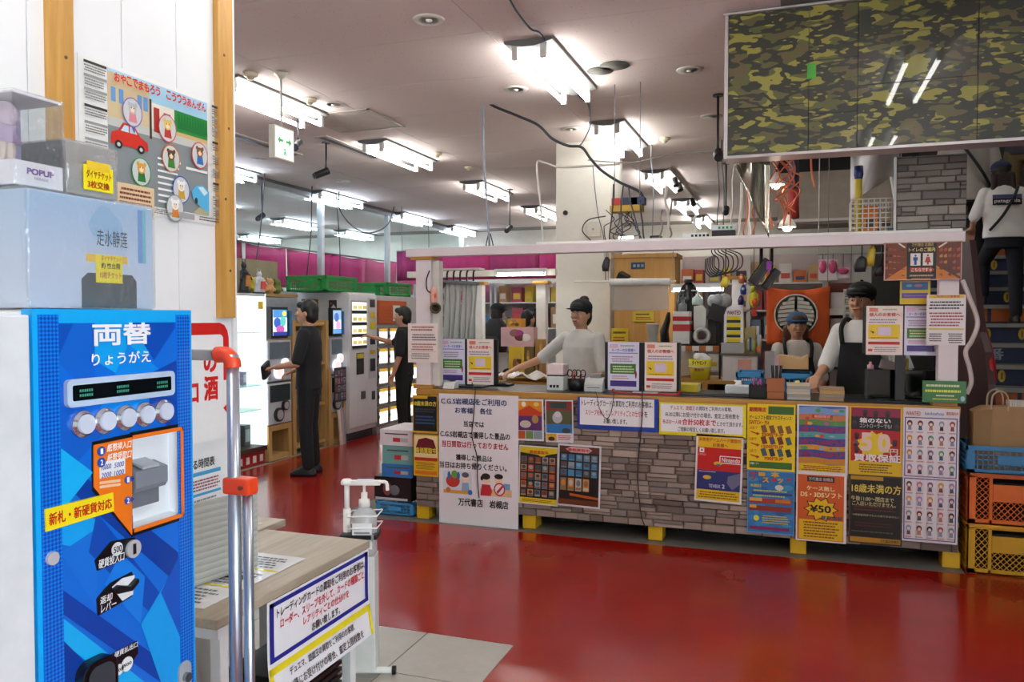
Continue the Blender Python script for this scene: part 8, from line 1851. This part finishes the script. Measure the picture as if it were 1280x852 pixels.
b = B(); b.cyl((0, 0, h / 2), (0, 0, CEIL - EYc.z), .008, n=8); b.build('rod', M('#c8c4ba', .5), r); b = B(); b.loft([(0, 0, CEIL - EYc.z - .05, .02, .02), (0, 0, CEIL - EYc.z - .005, .07, .07)], 4); b.build('ceiling_cup', M('#d0c6b4', .5), r)
# security cameras
def cctv(label, px, py, Y, rz, drop=.0):
    p = atY(px, py, Y); r = E('security_camera', label, 'camera', p, rz)
    b = B(); b.cyl((-.02, -.09, -.05), (.02, .05, .02), .036, .04, 14); b.build('housing', M('#1c1c20', .4), r); b = B(); b.cyl((-.021, -.094, -.052), (-.024, -.104, -.057), .03, n=14); b.build('lens', M('#3a3a44', .1), r)
    b = B(); b.tube([(.01, .02, .03), (.01, .03, .08), (.01, .03, CEIL - p.z)], .010, 8); b.build('bracket', M('#232328', .4), r); b = B(); b.cyl((.01, .03, CEIL - p.z - .015), (.01, .03, CEIL - p.z - .002), .045, n=14); b.build('mount', M('#232328', .4), r)
cctv('black security camera beside the exit sign', 371, 180, 6.2, .6); cctv('black security camera over the aisle near the metal rail', 404, 215, 7.4, -.5); cctv('black security camera by the edge of the camouflage sign', 897, 192, 6.9, .4); cctv('black security camera hung far behind the camouflage sign', 907, 262, 10.0, .3)
cctv('dark security camera over the column beside the shopping hall', 636, 285, 11.0, .2); cctv('dark security camera hung beyond the metal pole', 326, 270, 9.4, .4)
# spotlight track
tr0, tr1 = atZ(836, 214, CEIL - .05), atZ(870, 242, CEIL - .05); r = E('spot_track', 'ceiling spotlight track with black spots behind the column', 'light track', (tr0.x, tr0.y, CEIL)); L_ = 3.0
b = B(); b.box(-.02, 0, -.04, .02, L_, 0); b.build('track', M('#d0ccc0', .4), r)
for y in (.5, .9, 2.4): b = B(); b.cyl((0, y, -.06), (.03, y - .05, -.16), .035, .04, 14); b.build('spot', BLK, r); b = B(); b.cyl((0, y, -.04), (0, y, -.08), .01, n=8); b.build('stem', BLK, r)
# ---- cables
cl_ = lambda px, py: atZ(px, py, CEIL - .02)
cable([cl_(628, -30), cl_(640, 5), cl_(662, 35), cl_(678, 45), cl_(700, 88), cl_(722, 118), cl_(735, 130), cl_(737, 145)], .007, '#3a4450', label='dark cable stapled past the first twin-tube light')
Y6 = 6.6
cable([atY(737, 128, Y6), atY(738, 145, Y6), atY(737, 160, Y6), atY(728, 178, Y6), atY(722, 183, Y6)], .006, '#5a6470', label='grey cable sagging below the ceiling joint')
cable([atY(604, 124, Y6), atY(618, 133, Y6), atY(645, 144, Y6), atY(672, 156, Y6), atY(690, 173, Y6), atY(710, 182, Y6), atY(727, 184, Y6), atY(738, 198, Y6), atY(752, 213, Y6), atY(775, 228, Y6), atY(800, 240, Y6), atY(803, 252, Y6)], .012, '#23262e', label='thick black cable draped from pipe to the cluttered column')
cable([atY(604, 124, Y6), atY(604, 150, Y6), atY(605, 200, Y6), atY(609, 260, Y6), atY(612, 308, Y6)], .011, '#8a919c', label='grey cable pipe dropping from the ceiling to the booth beam', sm=3)
cable([atY(611, 290, Y6), atY(607, 312, Y6), atY(612, 318, Y6), atY(617, 312, Y6), atY(613, 292, Y6)], .005, label='black cable loop at the foot of the grey pipe')
cable([atY(679, 312, 6.9), atY(676, 260, 6.9), atY(671, 206, 6.9), atY(680, 203, 6.9), atY(700, 209, 6.9), atY(740, 207, 6.9), atY(775, 205, 6.9)], .010, '#dcd6ce', label='white conduit bent over the column to the ceiling', sm=4)
cable([atY(735, 200, 6.9), atY(790, 203, 6.9), atY(840, 192, 6.9), atY(870, 190, 6.9), atY(910, 188, 6.9)], .006, '#a8a8a6', label='pale cable strung from column to the camouflage sign')
cable([atY(741, 206, 8.25), atY(744, 240, 8.25), atY(748, 270, 8.25), atY(755, 300, 8.25), atY(757, 350, 8.25)], .005, '#4a5a6a', label='blue grey cable running down the face of the white column')
cable([atY(757, 270, 8.25), atY(735, 275, 8.25), atY(728, 288, 8.25), atY(738, 300, 8.25), atY(744, 312, 8.25)], .006, label='black cable curled on the column switch box')
drops = [(767, 230, 762, 312, '#2a2c30'), (779, 232, 775, 310, '#3a3c42'), (786, 235, 800, 308, '#4a4e58'), (800, 250, 806, 308, '#26282c'), (814, 200, 815, 300, '#7f8a94'), (834, 232, 834, 308, '#c8c0b8'), (828, 262, 824, 305, '#8a7a74'), (840, 250, 836, 306, '#6a6460'), (870, 268, 871, 306, '#d8d2ca'), (896, 196, 899, 300, '#3a3c40'), (902, 200, 905, 300, '#4a4c50'), (918, 205, 916, 306, '#d8d0c8'), (927, 228, 921, 308, '#e0d8d0'), (933, 236, 931, 306, '#c8704a'), (938, 240, 934, 306, '#e0dcd8'), (943, 255, 941, 300, '#b8684a')]
for k, (x0, y0, x1, y1, c) in enumerate(drops):
    Y = 5.56 + (k % 5) * .05 if y0 > 206 else 8.7; pts = [atY(x0 + (x1 - x0) * t + random.uniform(-2.5, 2.5) * (0 < t < 1), y0 + (y1 - y0) * t, Y) for t in (0, .25, .5, .75, 1)]
    pts = ([(pts[0].x, pts[0].y, CEIL - .004)] if y0 < 206 else []) + pts[:-1] + [(pts[-1].x, pts[-1].y, BT + .003 if y0 > 206 else pts[-1].z)]
    tone = 'pale' if c in ('#c8c0b8', '#d8d2ca', '#d8d0c8', '#e0d8d0', '#e0dcd8') else 'reddish' if c in ('#c8704a', '#b8684a') else 'dark'
    cable(pts, .006 if tone != 'pale' else .009, c, 'hanging_cable', tone + ' cable hanging down to the booth beam', group=tone + ' cables hanging to the booth beam')
for k in range(6):
    x0 = 890 + k * 4; pts = [(*atY(x0, 315, 5.70 + .015 * k).xy, 2.066)] + [atY(x0 + (9 + 2 * k) * math.sin(t * 1.05), 331 - 15 * math.cos(t * 1.05) - k, 5.70 + .015 * k) for t in range(6)]
    cable(pts, .004, '#1c1c20', 'tangled_cable', 'thin black cable tangled under the booth beam', group='tangled cables under the booth beam')
for k in range(8):
    x0 = random.uniform(765, 800); pts = [atY(x0 + random.uniform(-14, 14), 262 + t * 9 + random.uniform(-4, 4), 6.35 + .03 * k) for t in range(6)]
    cable(pts, .004, random.choice(['#1c1c20', '#2c3448', '#4a4448']), 'tangled_cable', 'thin cable tangled below the hanging power board', group='tangled cables below the power board')
r, w, h = at_base('power_board', 'hanging yellow power board with blue and red adapters beside column', 'power board', 762, 248, 802, 264, 6.3)
b = B(); b.box(-w / 2, 0, 0, w / 2, .12, h * .5); b.build('board', M('#b8963a', .6), r, bevel=.003)
for x_, c, ww in ((-w * .45, '#b8342c', .07), (-w * .1, '#26304a', .12), (w * .15, '#2a3660', .11)): b = B(); b.box(x_, .01, h * .5, x_ + ww, .1, h * 1.1); b.build('adapter', M(c, .4), r, bevel=.005)
for X in (-w * .4, w * .4): b = B(); b.cyl((X, .06, h * .5), (X, .06, CEIL - r.location.z), .004, n=6); b.build('hanger', M('#6a6a70', .4), r)
r, w, h = at_base('switch_box', 'square white junction plate on the face of the column', 'junction plate', 733, 277, 751, 296, 8.29)
b = B(); b.box(-w / 2, -.02, 0, w / 2, .008, h); b.build('plate', M('#dcd8cc', .5), r, bevel=.003); b = B(); b.cyl((0, -.022, h * .5), (0, -.026, h * .5), .012, n=10); b.build('screw', M('#a8a498', .4), r)
p = atY(707, 266, 8.3); b = B(); b.cyl((p.x, 8.3, p.z), (p.x, 8.285, p.z), .026, n=18); o = b.build('round_socket', BLK, None); tag(o, 'small round black socket on the white column', 'socket')
# hanging cables beyond the metal poles
for k, (x0, y0, x1, y1) in enumerate(((331, 225, 316, 350), (390, 235, 383, 350), (420, 262, 425, 345), (535, 280, 533, 340))):
    cable([(-6.5, atX(x0, y0, -6.5).y, CEIL - .003), atX((x0 + x1) / 2 + 2, (y0 + y1) / 2, -6.5), atX(x1, y1, -6.5)], .008, '#3a3a40', 'drop_cable', 'thin dark cable dropping along the metal poles', group='drop cables along the metal poles')
cable([(-6.4, atX(424, 260, -6.4).y, CEIL - .003), atX(424, 260, -6.4), atX(440, 282, -6.4), atX(462, 291, -6.4), atX(485, 280, -6.4), atX(497, 250, -6.4), atX(520, 242, -6.4), atX(560, 240, -6.4)], .009, '#5a5458', label='grey cable swagged between the metal poles')
